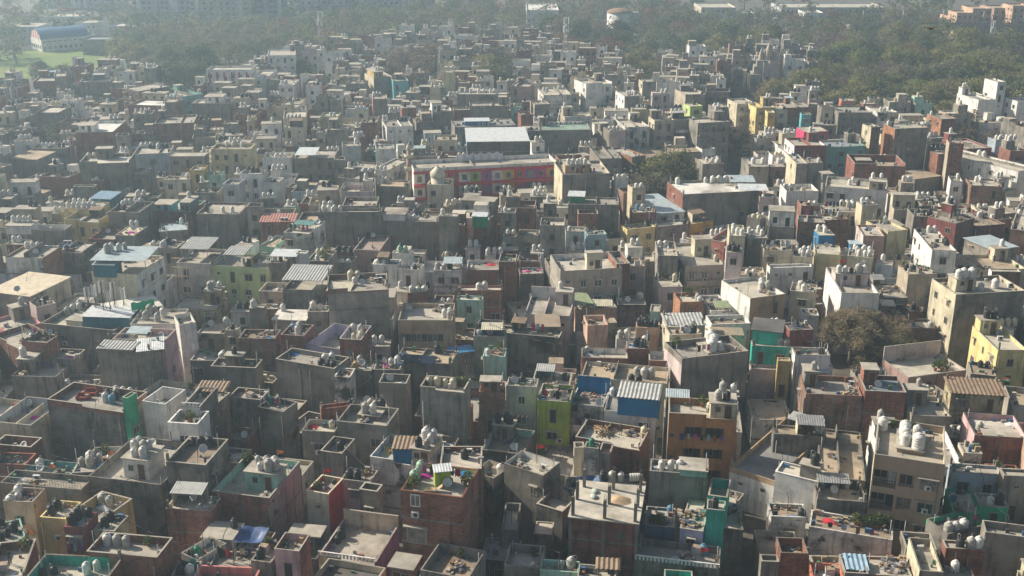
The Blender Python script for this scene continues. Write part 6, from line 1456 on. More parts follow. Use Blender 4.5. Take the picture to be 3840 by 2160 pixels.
while y < 520:
    step = 3.2 if y < 200 else 3.5
    half = .50 * y + 8
    x = -half + frnd.uniform(0, 3)
    while x < half:
        if allowed(x, y):
            near = min(NAMED, key=lambda s: (s.f.x - x) ** 2 + (s.f.y - y) ** 2) if y < 330 else None
            ang = (near.f.ang if near else -.12) + frnd.gauss(0, .05)
            for w, d in (((9.5, 9), (7, 7.5), (5.6, 6.5), (4.4, 5), (3.4, 3.6)) if y < 190 else ((6.6, 6), (5.2, 5.4), (4.3, 4.6), (3.5, 3.7), (2.8, 3))):
                w *= frnd.uniform(.9, 1.15); d *= frnd.uniform(.9, 1.15)
                f = Foot(x, y, ang, w, d, 8.0)
                if not free(f, .12 if y < 260 else .05): continue
                if not all(allowed(*c) for c in f.corners()): continue
                tall = [frnd.uniform(7, 14), frnd.uniform(6, 9), 6.0, 4.6, 3.3] if y > 170 else [frnd.uniform(6.5, 9.0), frnd.uniform(5, 6.5), 4.4, 3.3]
                for Hh in tall:
                    f.H = Hh
                    if not hides(f): break
                else: break
                add_plot(f); FILL.append(f); break
        x += step * frnd.uniform(.7, 1.2)
    y += step
print('houses named', len(NAMED), 'fill', len(FILL))
FILL.sort(key=lambda f: math.hypot(*f.centre()))
WALLW = ['con'] * 9 + ['stain'] * 4 + ['brick'] * 6 + ['brickpale'] * 2 + ['brickdark', 'conpale', 'conpale', 'white', 'white', 'whitestain', 'cream', 'creamwall', 'ochrestain', 'palepink', 'peach', 'palegrey', 'mint', 'paleblue', 'pinkbrick', 'tanpale']
LIGHTW = ['white', 'white', 'cream', 'creamwall', 'whitestain', 'palepink', 'peach', 'yellowpale', 'conpale'] * 2
WORD = {'yellowpale': 'pale yellow', 'con': 'grey plaster', 'stain': 'stained grey', 'dark': 'dark', 'brick': 'brick', 'brickpale': 'pale brick', 'brickdark': 'dark brick', 'conpale': 'pale grey', 'white': 'white', 'whitestain': 'stained white', 'cream': 'cream', 'creamwall': 'cream', 'ochrestain': 'ochre', 'palepink': 'pale pink',
        'peach': 'peach', 'palegrey': 'light grey', 'mint': 'mint', 'paleblue': 'pale blue', 'pinkbrick': 'dusty pink', 'tanpale': 'tan'}
USED = set(s.ref for s in NAMED)
def beside(f):
    """(relation, house) that tells where a house stands, seen in the photo"""
    X, Y = pixel(*f.centre(), f.H)
    out = []
    for s in NAMED:
        q = pixel(*s.f.centre(), s.f.H)
        out.append(((q[0] - X) ** 2 + ((q[1] - Y) * 1.4) ** 2, s, q[0] - X, q[1] - Y))
    out.sort(key=lambda t_: t_[0])
    for _, s, dx, dy in out[:9]:
        yield ('right of' if dx < 0 else 'left of') if abs(dx) > 1.2 * abs(dy) else ('behind' if dy > 0 else 'in front of'), s
def fresh(parts, f):
    for rel, s in beside(f):
        for pre in parts:
            tx = '%s %s the %s' % (pre, rel, brief(s.ref, 5))
            if tx not in USED and len(tx.split()) <= 10: USED.add(tx); return tx
    return None
N_NEAR = 60
for f in FILL[:N_NEAR]:
    wl = frnd.choice(WALLW if f.x < 5 else WALLW + LIGHTW); p = frnd.choice([.5, .8, .9, 1.0, .25])
    low = 'low ' if f.H < 5.2 else ''
    lab = fresh(['%s%s house' % (low, WORD[wl]), '%ssmall %s house' % (low, WORD[wl]), '%snarrow %s house' % (low, WORD[wl])], f)
    if not lab: continue
    sd = frnd.choice([None, None, 'con', 'brick'])
    up = frnd.random() < .4 and f.H > 5.6 and f.d > 4
    if up: f.H -= 2.5
    s = House(lab, f, wl, p=p, side=sd, rnd=random.Random(int(f.x * 31 + f.y * 17)), kind='house', roof=frnd.choice(['con'] * 6 + ['brownfloor', 'tanfloor', 'greyfloor']), inner=frnd.choice([None] * 5 + ['white', 'mint', 'cream']), group='plain houses between the lanes')

    if up:
        e = f.d * .5; a0, a1 = frnd.choice([(0, f.w), (0, f.w * .72), (f.w * .28, f.w)])
        m = MB(); m.box(a0 + .15, f.d - e, s.z, a1 - .15, f.d - .15, s.z + 2.6, 0, 'b'); o = m.build('upper_room', [W(frnd.choice([wl, wl, 'con', 'white', 'cream']))], s.root)
        m = MB(); m.box(a0 - .05, f.d - e - .4, s.z + 2.601, a1 + .05, f.d + .05, s.z + 2.74); m.build('hut_roof', [Fm(frnd.choice(['con', 'con3', 'con2']))], o)
        put_door(o, a0 + (a1 - a0) * .3, s.z, 'brown', f.d - e); q = put_window(o, a0 + (a1 - a0) * .65, s.z + 1.4, 1.0, 1.0, 'f', 0, 0, shade=False); q.location.y = f.d - e
        s.hutrect = (a0 + .2, f.d - e, a1 - .2, f.d - .2); s.top = s.z + 2.74
        if frnd.random() < .6:
            for _ in range(frnd.choice([1, 2, 3, 4])): s.put_tank(frnd.choice('wwwk'), frnd.uniform(a0 + .5, a1 - .5), frnd.uniform(f.d - e + .5, f.d - .5), s.top, s.hutrect)
# ------------------------------------------------------------------ roof clutter everywhere near enough to show
crnd = random.Random(21)
CHUT = 0
for s in HOUSES:
    w, d, r = s.f.w, s.f.d, s.far
    if s.p <= .05 or w < 3.2 or d < 2.6 or s.H < 4.8: continue
    has = [t_ for t_ in TANKS if t_[1] is s]
    tiny = s.name in ('roof_hut', 'roof_room', 'stair_tower')
    if not s.hutrect and not tiny and not has and not s.busy and w > 5 and d > 4.5 and crnd.random() < .55:
        a, b_ = crnd.uniform(1.8, 2.8), crnd.uniform(1.8, 2.6); u = crnd.choice([.2, w - a - .2]); v = d - b_ - .2
        m = MB(); m.box(u, v, s.z, u + a, v + b_, s.z + 2.3, 0, 'b'); o = m.build('stair_hut', [W(frnd.choice([s.wall, 'con', s.side]))], s.root)
        m = MB(); m.box(u - .15, v - .15, s.z + 2.301, u + a + .15, v + b_ + .15, s.z + 2.42); m.build('hut_roof', [Fm('con')], o)
        put_door(o, u + a * .6, s.z, 'brown', v)
        s.hutrect = (u, v, u + a, v + b_); s.top = s.z + 2.42
        for _ in range(crnd.choice([0, 1, 1, 2, 3])): s.put_tank(crnd.choice('wwwk'), crnd.uniform(u, u + a), crnd.uniform(v, v + b_), s.top, s.hutrect)
    elif not has and not s.busy and crnd.random() < .6:
        c = crnd.choice('wwwkk'); u, v = crnd.choice([.8, w - .9]), crnd.choice([.8, d - .9])
        for k in range(crnd.choice([1, 2, 2, 3])): s.put_tank(c, u + k * .9, v, s.z)
    if not tiny and s.busy < 2 and w > 5 and d > 4.5 and crnd.random() < .42:    # the plot is shared: a low wall divides the roof
        m = MB(); u = w * crnd.uniform(.3, .7); e = s.hutrect[1] - .01 if s.hutrect and s.hutrect[0] < u < s.hutrect[2] else d - .16
        if e > 1.0: m.box(u, .16, s.z + .001, u + .12, e, s.z + crnd.uniform(.4, 1.2), 0, 'b'); m.build('dividing_wall', [W(crnd.choice([s.wall, 'con', 'con']))], s.root)
    if not tiny and not s.busy and w > 4.5 and crnd.random() < .3:              # a lean-to of sheet along the back
        a, b_ = crnd.uniform(1.8, min(4, w - 1)), crnd.uniform(1.4, 2.2); u = crnd.uniform(.2, w - a - .2)
        if not s.hutrect or u > s.hutrect[2] or u + a < s.hutrect[0]:
            q = link('roof_shed', None, s.root, (u, d - b_ - .2, s.z)); m = MB(); m.sheet((-.1, -.3, 1.85), (a + .1, -.3, 1.85), (a + .1, b_, 2.15), (-.1, b_, 2.15), .3, .04); m.build('tin_roof', [Fm(crnd.choice(['striptin', 'browntin', 'paletin', 'creamtin', 'greentin', 'greysheet', 'bluetin']))], q)
            m = MB(); m.box(0, b_ - .08, 0, a, b_, 2.05); m.box(0, 0, 0, .07, b_ - .081, 1.85); m.build('shed_wall', [W(crnd.choice(['brick', 'con', 'con', 'stain', 'bluegreen', 'cream']))], q)
            for uu in (a - .1,): m = MB(); m.tube((uu, .05, 0), (uu, .05, 1.86), .04); m.build('post', [STEEL], q)
    if r < 300:
        for _ in range(crnd.choice([1, 1, 2, 3])):     # vent pipes
            u, v = crnd.choice([.3, w - .3]), crnd.uniform(.3, d - .3); m = MB(); m.tube((u, v, s.z), (u, v, s.z + crnd.uniform(1.5, 2.8)), .045, 0, 5); m.build('vent_pipe', [plainmat((.45, .44, .42))], s.root)
        if crnd.random() < .22: s.put_dish(crnd.uniform(.5, w - .5), crnd.uniform(.5, d - .5))
        if crnd.random() < .16: s.put_ac(crnd.uniform(.6, w - .6), crnd.uniform(.5, d - .5), s.z, crnd.uniform(-.3, .3))
        if crnd.random() < .36 and r < 240: it_scrap(s, *s.f.at(crnd.uniform(.9, w - .9), crnd.uniform(.9, d - .9)), s.z, 0)
        if crnd.random() < .16 and r < 220: it_plant(s, *s.f.at(crnd.uniform(.4, w - .4), d - .5), s.z, 0)
        if crnd.random() < .15 and r < 250 and w > 4 and d > 3 and not hasattr(s, 'scaffold'): s.roof_line()
        if crnd.random() < .12 and r < 230: ITEMS[crnd.choice(['cloth_blue', 'cloth_red', 'cloth_white', 'cloth_magenta'])](s, *s.f.at(crnd.uniform(.9, w - .9), crnd.uniform(.9, d - .9)), s.z, s.f.ang)
        if crnd.random() < .08 and r < 200: it_trunk(s, *s.f.at(crnd.uniform(.7, w - .7), crnd.uniform(.7, d - .7)), s.z, s.f.ang)

# small household junk along the parapets: more than one could count
jm = [plainmat(c, .8, 'junk') for c in ((.06, .06, .065), (.30, .29, .27), (.24, .12, .08), (.50, .48, .44), (.06, .14, .24), (.34, .25, .15), (.10, .20, .12))]
junk = MB()
for s in HOUSES:
    w, d = s.f.w, s.f.d
    if s.p <= .05 or w < 2.2 or d < 2.0: continue
    T = type('T', (), {})(); k0 = len(junk.v)
    for _ in range(crnd.randrange(4, 13) if s.name != 'stair_tower' else 2):
        q = crnd.uniform(.12, .38)
        if crnd.random() < .7: u, v = (crnd.choice([crnd.uniform(.2, .5), w - crnd.uniform(.4, .8)]), crnd.uniform(.25, d - .6)) if crnd.random() < .5 else (crnd.uniform(.25, w - .6), d - crnd.uniform(.4, .9))
        else: u, v = crnd.uniform(.3, w - .7), crnd.uniform(.3, d - .7)
        if s.hutrect and s.hutrect[0] - .4 < u < s.hutrect[2] and s.hutrect[1] - .4 < v < s.hutrect[3]: continue
        junk.box(u, v, s.z, u + q * crnd.uniform(.6, 2.2), v + q, s.z + q * crnd.uniform(.6, 2.2), crnd.randrange(7), 'b')
    junk.v[k0:] = [(*s.f.at(a, b_), c) for a, b_, c in junk.v[k0:]]
tag(junk.build('roof_junk', jm), 'countless pots, bricks, buckets and boxes strewn along the roof edges', 'roof junk', kind='stuff')
# cables slung from roof to roof over the near lanes
nearh = [s for s in HOUSES if s.far < 215 and s.p > .05 and len(brief(s.ref, 5).split()) <= 5]
used = set()
for s in crnd.sample(nearh, min(60, len(nearh))):
    c = sorted((math.hypot(q.f.centre()[0] - s.f.centre()[0], q.f.centre()[1] - s.f.centre()[1]), q.ref, q) for q in nearh if q is not s)
    c = [e for e in c if 12 < e[0] < 34]
    if not c or len(used) >= 30: continue
    _, _, q = crnd.choice(c[:5])
    if (q.ref, s.ref) in used: continue
    used.add((s.ref, q.ref)); A, B = (*s.f.centre(), s.H + 1.6), (*q.f.centre(), q.H + 1.6)
    P = [tuple(A[i] + (B[i] - A[i]) * k / 10 - (1.5 * math.sin(math.pi * k / 10) if i == 2 else 0) for i in range(3)) for k in range(11)]
    bb = MB(); tube_poly(bb, P, .032)
    for e, zz in ((A, s.z), (B, q.z)): bb.tube((e[0], e[1], zz), (e[0], e[1], e[2] + .2), .035, 0, 5)
    tag(bb.build('overhead_cable', [DARKSTEEL]), 'cable slung from the %s to the %s' % (brief(s.ref, 5), brief(q.ref, 5)), 'cable', 'cables slung between roofs')

# ------------------------------------------------------------------ far houses: too many to part, one mass
MASSW = ['con', 'conpale', 'stain', 'brick', 'brickpale', 'white', 'cream', 'palepink', 'mint', 'tanpale', 'paleblue']
MASSF = ['con', 'con3', 'pale', 'tanfloor']
mm = [W(c) for c in MASSW] + [Fm(c) for c in MASSF] + [GLASS, COPING]
nW, nF = len(MASSW), len(MASSF); mass = MB(); mrnd = random.Random(9); FARTANK = []
class Turn:
    def __init__(s, mb, f): s.mb, s.f, s.k = mb, f, len(mb.v)
    def done(s): s.mb.v[s.k:] = [(*s.f.at(v[0], v[1]), v[2]) for v in s.mb.v[s.k:]]
for f in FILL[N_NEAR:]:
    T = Turn(mass, f); w, d, H = f.w, f.d, f.H; step = mrnd.random() < .45 and H > 6 and d > 3.4
    if step: H -= 2.5
    p = mrnd.choice([.5, .8, .9]); z = H - p; c = mrnd.choices(range(nW), [9, 5, 4, 6, 3, 4, 3, 2, .6, 2, .8] if f.x < -10 else [6, 5, 2.5, 4, 4, 8, 7, 3.5, .8, 4, .8])[0]; sc = c if mrnd.random() < .6 else 0; fl = nW + mrnd.randrange(nF); cp = nW + nF + 1
    mass.box(0, 0, 0, w, d, z, sc, 'btf'); mass.box(0, 0, 0, w, d, z, c, 'btlrk'); mass.box(.13, .13, z - .2, w - .13, d - .13, z - .004, fl, 'b')
    mass.box(0, 0, z, w, .14, H, c, 'b', cp); mass.box(0, d - .14, z, w, d, H, c, 'b', cp); mass.box(0, .14, z, .14, d - .14, H, sc, 'b', cp); mass.box(w - .14, .14, z, w, d - .14, H, sc, 'b', cp)
    for k in range(min(3, int(z / 3))):
        for i in range(max(1, int(w / 2.6))):
            if mrnd.random() < .72: x = w * (i + .5) / max(1, int(w / 2.6)); mass.box(x - .5, -.03, z - 2.3 - 3 * k, x + .5, -.002, z - 1.1 - 3 * k, nW + nF, 'k')
    if step:     # a set back upper floor across the rear of the plot
        e = d * mrnd.uniform(.45, .65); a0, a1 = mrnd.choice([(0, w), (0, w * .7), (w * .3, w)]); zt = f.H; uc = mrnd.choice([c, c, sc, 5, 6]); mass.box(a0 + .02, d - e, z + .01, a1 - .02, d - .02, zt, uc, 'b', fl); mass.box(a0 - .12, d - e - .35, zt + .001, a1 + .1, d + .05, zt + .14, cp)
        for i in range(max(1, int((a1 - a0) / 2.2))):
            x = a0 + (a1 - a0) * (i + .5) / max(1, int((a1 - a0) / 2.2)); mass.box(x - .45, d - e - .03, z + (.1 if i % 2 else .8), x + .4, d - e - .002, z + 2.0, nW + nF, 'k')
        tz = zt + .14; rect = (a0 + .7, d - e + .6, a1 - .7, d - .7)
    elif w > 4 and mrnd.random() < .6:
        a = mrnd.uniform(1.8, 3); u = mrnd.choice([.2, w - a - .2]); mass.box(u, d - a - .2, z, u + a, d - .2, z + 2.4, mrnd.choice([c, 0, 5, sc]), 'b', fl); tz = z + 2.4; rect = (u + .6, d - a + .4, u + a - .6, d - .8)
    else: tz = z; rect = (.8, .8, w - .8, d - .8)
    for _ in range(mrnd.randrange(3, 8)):
        u, v, q = mrnd.uniform(.3, w - .9), mrnd.uniform(.3, d - .9), mrnd.uniform(.25, .8); mass.box(u, v, z, u + q, v + q * .7, z + q * mrnd.uniform(.5, 1.6), mrnd.choice([0, 2, 3, 5, 6, nW, nW + nF]), 'b')
    T.done()
    nt_ = mrnd.choice([0, 0, 1, 2, 3, 4]) if math.hypot(f.x, f.y) < 380 else mrnd.choice([0, 0, 0, 1, 2])
    u, v = mrnd.uniform(rect[0], max(rect[0], rect[2] - 1)), mrnd.uniform(rect[1], max(rect[1], rect[3])); cc = mrnd.choice('wwwwkky')
    for k in range(nt_):
        if k == 3: u -= 3.45; v -= 1.2
        FARTANK.append((cc, *f.at(min(max(u + 1.15 * k, .6), w - .6), min(max(v, .6), d - .6)), tz))
tag(mass.build('distant_houses', mm), 'mass of flat roofed houses spreading away towards the trees', 'houses', kind='stuff')

# ------------------------------------------------------------------ water tanks: the 300 that show largest, and the rest
_b = MB(); tube_poly(_b, [(.60, 0, 0), (.60, 0, 1.75), (.16, 0, 1.78), (.16, 0, 1.5)], .028); FEED = _b.mesh('feed_pipe', [plainmat((.35, .34, .33))])
TANKS.sort(key=lambda t_: -t_[0])
ntk = {}
big = TANKS[:300]
bighouse = {}
for t_ in big: bighouse.setdefault((t_[1].ref, t_[2]), []).append(t_)
for (ref, c), lst in bighouse.items():
    lst.sort(key=lambda t_: pixel(t_[3], t_[4], t_[5])[0])
    for k, (_, s, c, x, y, z, u, v) in enumerate(lst):
        me = TANKME[c]; wd = TANKWORD[c]
        pre = 'only %s tank' % wd if len(lst) == 1 else ('leftmost %s tank' % wd if k == 0 else 'rightmost %s tank' % wd if k == len(lst) - 1 else '%s%s tank from left' % (ORD[min(k, 12)], wd) if len(ref.split()) < 9 else '%s%s tank' % (ORD[min(k, 12)], wd))
        q = s.rnd.choice([.70, .78, .84, .88, .92, 1.0])
        r = thing('water_tank', '%s on the %s' % (pre, brief(s.ref, 14 - len(pre.split()))), 'water tank', (x, y, z), s.rnd.uniform(0, 6), '%s water tanks on roofs' % wd, (q, q, q * s.rnd.uniform(.9, 1.06)))
        link('tank_body', GRIMY if c == 'w' and s.rnd.random() < .35 else me[0], r); link('lid', me[1], r, (0, 0, me[3] * .945)); link('feed_pipe', FEED, r, (0, 0, 0), s.rnd.uniform(0, 6))
far = MB(); fm = {}; fmats = []
for c in TANKCOL: fm[c] = len(fmats); fmats.append(TANKME[c][0].materials[0])
for c, x, y, z in [(t_[2], t_[3], t_[4], t_[5]) for t_ in TANKS[300:]] + FARTANK:
    r_, h_ = TANKME[c][2] * .82, TANKME[c][3] * .85
    far.lathe([(r_, 0), (r_, h_ * .72), (r_ * .8, h_ * .88), (r_ * .35, h_ * .95), (r_ * .33, h_)], 9, fm[c], x, y, z)
tag(far.build('distant_water_tanks', fmats), 'crowd of small water tanks on the distant roofs', 'water tanks', kind='stuff')
print('tanks', len(TANKS), 'far', len(FARTANK))

# ------------------------------------------------------------------ trees
BARK = plainmat((.10, .075, .055), .95, 'bark', 0, .4, 2.0); PALEBARK = plainmat((.28, .23, .17), .95, 'bark', 0, .4, 2.0)
LEAF = {'olive': leafmat((.15, .148, .062), (.225, .205, .085)), 'dark': leafmat((.075, .098, .045), (.11, .13, .06)), 'lime': leafmat((.17, .185, .055), (.23, .215, .075)), 'bare': leafmat((.18, .14, .10), (.23, .18, .13), 'dry_twigs'), 'rust': leafmat((.21, .10, .07), (.25, .12, .075), 'rusty_leaves'),
        'grey': leafmat((.14, .132, .085), (.19, .172, .11))}
def crown_mesh(seed, kind, n, rx, rz, size, lobes=7):
    """leaf-sized faces gathered in clumps through an uneven crown; trunk and limbs beside it"""
    r = random.Random(seed); b = MB()
    L = []
    for _ in range(lobes):
        a, q = r.uniform(0, 6.283), r.uniform(.15, .72) * rx
        L.append((q * math.cos(a), q * math.sin(a), rz * r.uniform(.55, 1.25), r.uniform(.34, .62) * rx))
    L.append((0, 0, rz * 1.1, .6 * rx))
    C = []
    for _ in range(n // 16):
        x0, y0, z0, R0 = r.choice(L); d = Vector((r.gauss(0, 1), r.gauss(0, 1), r.gauss(0, .85) + .25)).normalized(); q = R0 * (1 - .45 * r.random() ** 2)
        C.append((x0 + d.x * q, y0 + d.y * q, max(.25 * rz, z0 + d.z * q * .8), d))
    for c in C:
        for _ in range(16): b.leaf((c[0] + r.gauss(0, .11 * rx), c[1] + r.gauss(0, .11 * rx), c[2] + r.gauss(0, .07 * rx)), size * r.uniform(.7, 1.3), r, 0, c[3])
    t_ = MB(); t_.tube((0, 0, -.3), (r.uniform(-.2, .2), r.uniform(-.2, .2), rz * .55), .06 * rx, 0, 7, .04 * rx)
    for x0, y0, z0, R0 in L:
        t_.tube((0, 0, rz * r.uniform(.25, .5)), (x0, y0, z0), .028 * rx, 0, 5, .008 * rx)
        for _ in range(3): t_.tube((x0 * .6, y0 * .6, rz * .3 + (z0 - rz * .3) * .65), (x0 + r.gauss(0, .3) * rx, y0 + r.gauss(0, .3) * rx, z0 + r.uniform(0, .3) * rx), .012 * rx, 0, 4, .005 * rx)
    return b.mesh('crown', [LEAF[kind]]), t_.mesh('trunk', [BARK])
SPECIES = {}
for i, (kind, n, rz, size) in enumerate([('olive', 2600, 5.0, .30), ('olive', 2300, 4.5, .31), ('dark', 2700, 5.5, .31), ('dark', 2300, 4.6, .31), ('lime', 2500, 4.8, .30), ('lime', 2200, 5.4, .30), ('bare', 1500, 5.2, .21), ('bare', 1300, 4.6, .22), ('rust', 1400, 4.6, .25), ('grey', 2000, 5.0, .29), ('grey', 1800, 4.5, .29)]):
    SPECIES.setdefault(kind, []).append(crown_mesh(300 + i, kind, n, 4.6, rz, size))
TREEWORD = {'olive': 'dull olive green tree', 'dark': 'dark green tree', 'lime': 'yellowish green tree', 'bare': 'bare brown twiggy tree', 'rust': 'rusty red tree', 'grey': 'thin grey green tree'}
trnd = random.Random(77); TREES = []; SPOTS = []
def tree(x, y, kind, size, where, cname='trees'):
    c, t_ = trnd.choice(SPECIES[kind])
    r = thing('tree', '%s %s' % (TREEWORD[kind], where), 'tree', (x, y, 0), trnd.uniform(0, 6.28), '%ss %s' % (TREEWORD[kind], where), (size, size, size * trnd.uniform(.85, 1.15)))
    link('trunk', t_, r); link('crown', c, r); TREES.append(r)
def place(poly, gap, mix, size, where, zt=6.0, limit=999):
    """crowns spread over an image region, at least gap metres apart on the ground"""
    xs = [p[0] for p in poly]; ys = [p[1] for p in poly]; n = 0
    for _ in range(1600):
        X, Y = trnd.uniform(min(xs), max(xs)), trnd.uniform(min(ys), max(ys))
        if not inside(poly, X, Y): continue
        x, y = ground(X, Y, zt)
        if any((x - a) ** 2 + (y - b_) ** 2 < (gap * g_) ** 2 for a, b_, g_ in SPOTS): continue
        f = Foot(x - 1.5, y - 1.5, 0, 3, 3, 3)
        if not free(f, 0): continue
        k = trnd.choices(list(mix), list(mix.values()))[0]
        SPOTS.append((x, y, 1.0)); tree(x, y, k, size * trnd.uniform(.68, 1.38), where); n += 1
        if n >= limit: break
    return n
WOODMIX = {'olive': 5, 'grey': 4, 'dark': 2, 'lime': 3, 'bare': 1.2, 'rust': .5}
cnt = [place([(2880, 300), (2960, 262), (3100, 200), (3250, 170), (3840, 215), (3900, 400), (3500, 385), (3100, 372), (2890, 360)], 7.6, WOODMIX, 1.3, 'in the wood behind the white modern tower', 8, 140),
       place([(3080, 255), (3140, 180), (3300, 130), (3840, 150), (3840, 200), (3300, 190)], 9, WOODMIX, 1.35, 'at the back of the wood below the viaduct', 8, 40),
       place([(640, 225), (810, 225), (820, 335), (650, 335)], 6.5, {'dark': 4, 'olive': 2}, 1.38, 'in the dark grove beside the pale flats', 6, 14),
       place([(120, 235), (275, 235), (270, 280), (120, 285)], 7, {'dark': 1, 'grey': 1}, .9, 'between the houses and the playing field', 5, 4),
       place([(460, 195), (640, 210), (650, 250), (470, 235)], 7, {'olive': 3, 'grey': 2}, 1.0, 'beside the white marquee', 5, 9),
       place([(1130, 215), (1240, 235), (1240, 300), (1130, 300)], 7, {'dark': 3, 'olive': 2}, 1.0, 'beside the lattice mast', 6, 5),
       place([(1840, 205), (2020, 215), (2020, 285), (1840, 310)], 7.5, {'dark': 2, 'bare': 1, 'olive': 1}, 1.44, 'left of the brick tower house', 6, 6),
       place([(1470, 185), (1600, 185), (1610, 270), (1470, 270)], 7.5, {'bare': 3, 'olive': 1}, 1.38, 'among the pale roofs in the middle distance', 6, 6),
       place([(2380, 190), (2490, 190), (2490, 265), (2380, 270)], 7.5, {'olive': 1, 'lime': .5}, 1.2, 'behind the bright white block', 6, 3),
       place(zone(2, 0, (870, 1280), (1060, 1200), (1390, 1170), (1400, 1290), (1080, 1390), (900, 1449)), 5.4, {'olive': 4, 'grey': 3, 'lime': 2}, 1.02, 'in the clump behind the brick and grey hall', 5, 12),
       place(zone(2, 0, (1650, 1050), (1790, 930), (1932, 960), (1932, 1090), (1750, 1190), (1650, 1180)), 5, {'grey': 2, 'bare': 3}, .8, 'along the street corner', 4, 7),
       place(zone(3, 0, (1400, 900), (1800, 910), (1790, 1050), (1440, 1040)), 5.5, {'bare': 5, 'rust': 1}, .95, 'between the brick roofs near the white hall', 5, 9),
       place(zone(3, 0, (1450, 690), (1700, 700), (1720, 840), (1480, 830)), 5, {'bare': 1}, .9, 'before the white hall by the wood', 4, 4),
       place(zone(3, 0, (910, 1120), (1130, 1140), (1120, 1290), (960, 1260)), 5, {'olive': 1, 'dark': 1}, .85, 'beside the brick courtyard house', 5, 5),
       place(zone(0, 0, (270, 920), (430, 900), (410, 1050), (290, 1050)), 5, {'grey': 1, 'bare': 1}, .9, 'in the gap left of the large brick house', 5, 4),
       place(zone(3, 1, (20, 130), (220, 60), (230, 200), (40, 220)), 4.2, {'grey': 1}, .7, 'in the dark yard by the brick and grey hall', 4, 3),
       place([(2000, 105), (2330, 120), (2420, 190), (2130, 195), (1960, 180)], 8.5, {'dark': 2, 'rust': 2.0, 'olive': 2, 'bare': 1}, 1.31, 'around the round reservoir', 6, 26),
       place([(2560, 130), (2900, 130), (2880, 170), (2560, 180)], 9, {'dark': 2, 'olive': 2}, 1.31, 'behind the pale houses beyond the street', 6, 16)]
print('trees', cnt, len(TREES))

cnt.append(place([(1100, 150), (1900, 105), (2000, 150), (1990, 215), (1600, 215), (1100, 235)], 15, {'dark': 2, 'olive': 3, 'bare': 3, 'rust': .7}, 1.15, 'standing among the distant pale roofs', 7, 34))
cnt.append(place([(2150, 185), (2560, 175), (2760, 240), (2700, 300), (2420, 290), (2140, 260)], 15, {'dark': 1, 'olive': 2, 'bare': 3}, 1.05, 'standing among the roofs before the reservoir', 7, 16))
# the far wood reads as one mass
wood = MB(); wm = ['olive', 'dark', 'grey', 'bare', 'rust', 'lime']; wmats = [LEAF[k] for k in wm] + [BARK]
WOODZONES = [([(-200, 118), (60, 120), (80, 205), (-200, 210)], 10, (2, 3, 2, 1, 0, 0)), ([(430, 125), (700, 110), (980, 90), (960, 205), (800, 250), (640, 232), (430, 190)], 8.5, (3, 3, 2, 1.2, .2, 1)),
             ([(900, 60), (1660, 40), (1700, 110), (1480, 130), (1300, 160), (1100, 185), (900, 205)], 9, (3, 3, 2, 1.2, .4, 1)), ([(1660, 10), (2560, 10), (2600, 70), (2580, 190), (2420, 190), (2330, 118), (2000, 100), (1900, 90), (1680, 110)], 10, (2, 3, 2, 1.5, 1.4, .3)),
             ([(2560, 60), (3840, 70), (3840, 150), (3300, 160), (3080, 240), (3060, 160), (2560, 130)], 10, (3, 2, 3, 1.5, .8, .6)), ([(-200, 2), (4040, 2), (4040, 60), (-200, 70)], 17, (2, 3, 2, 1.5, .5, .3)), ([(0, 60), (900, 50), (900, 110), (430, 125), (0, 118)], 13, (2, 3, 2, 1, 0, .3))]
LAND_KEEP = [[(540, -40), (925, -40), (925, 84), (540, 84)], [(960, -40), (1060, -40), (1060, 78), (960, 78)], [(1130, -40), (1600, -40), (1600, 40), (1130, 40)], [(200, -40), (460, -40), (460, 32), (200, 32)], [(80, 110), (440, 105), (440, 205), (80, 205)], [(2230, 60), (2400, 55), (2400, 118), (2240, 118)], [(3550, 15), (3840, 10), (3840, 92), (3560, 92)], [(2570, 10), (2900, 8), (2900, 55), (2570, 55)], [(2920, 8), (3320, 8), (3320, 52), (2920, 52)]]
for poly, gap, wts in WOODZONES:
    xs = [p[0] for p in poly]; ys = [p[1] for p in poly]
    x0, y0 = ground(min(xs), max(ys), 5); far_y = ground(1920, max(min(ys), 2), 5)[1]
    yy = y0
    while yy < far_y * 1.02:
        xx = -.52 * yy
        while xx < .52 * yy:
            x, y = xx + trnd.uniform(-.4, .4) * gap, yy + trnd.uniform(-.4, .4) * gap; xx += gap
            P = pixel(x, y, 5)
            if not inside(poly, *P) or any(inside(k, *P) for k in LAND_KEEP): continue
            if any((x - a) ** 2 + (y - b_) ** 2 < (gap * .8) ** 2 for a, b_, g_ in SPOTS): continue
            if not free(Foot(x - 2, y - 2, 0, 4, 4, 3), 0): continue
            SPOTS.append((x, y, 1)); mi = trnd.choices(range(6), wts)[0]; rr = random.Random(int(x * 13 + y * 7)); R0 = rr.uniform(4.6, 7.2); Hc = rr.uniform(7, 12)
            wood.tube((x, y, 0), (x, y, Hc * .7), .35, 6, 4, .15)
            nl = 44 if gap < 12 else 26
            for _ in range(nl):
                d = Vector((rr.gauss(0, 1), rr.gauss(0, 1), rr.gauss(0, .8) + .35)).normalized(); q = 1 - .35 * rr.random(); c = (x + d.x * R0 * q, y + d.y * R0 * q, max(1.2, Hc * .62 + d.z * Hc * .5 * q))
                for _ in range(7): wood.leaf((c[0] + rr.gauss(0, .13 * R0), c[1] + rr.gauss(0, .13 * R0), c[2] + rr.gauss(0, .5)), .60 if gap < 12 else .85, rr, mi, d)
        yy += gap
tag(wood.build('far_wood', wmats), 'hazy mass of trees filling the far distance', 'wood', kind='stuff')
print('wood faces', len(wood.f))

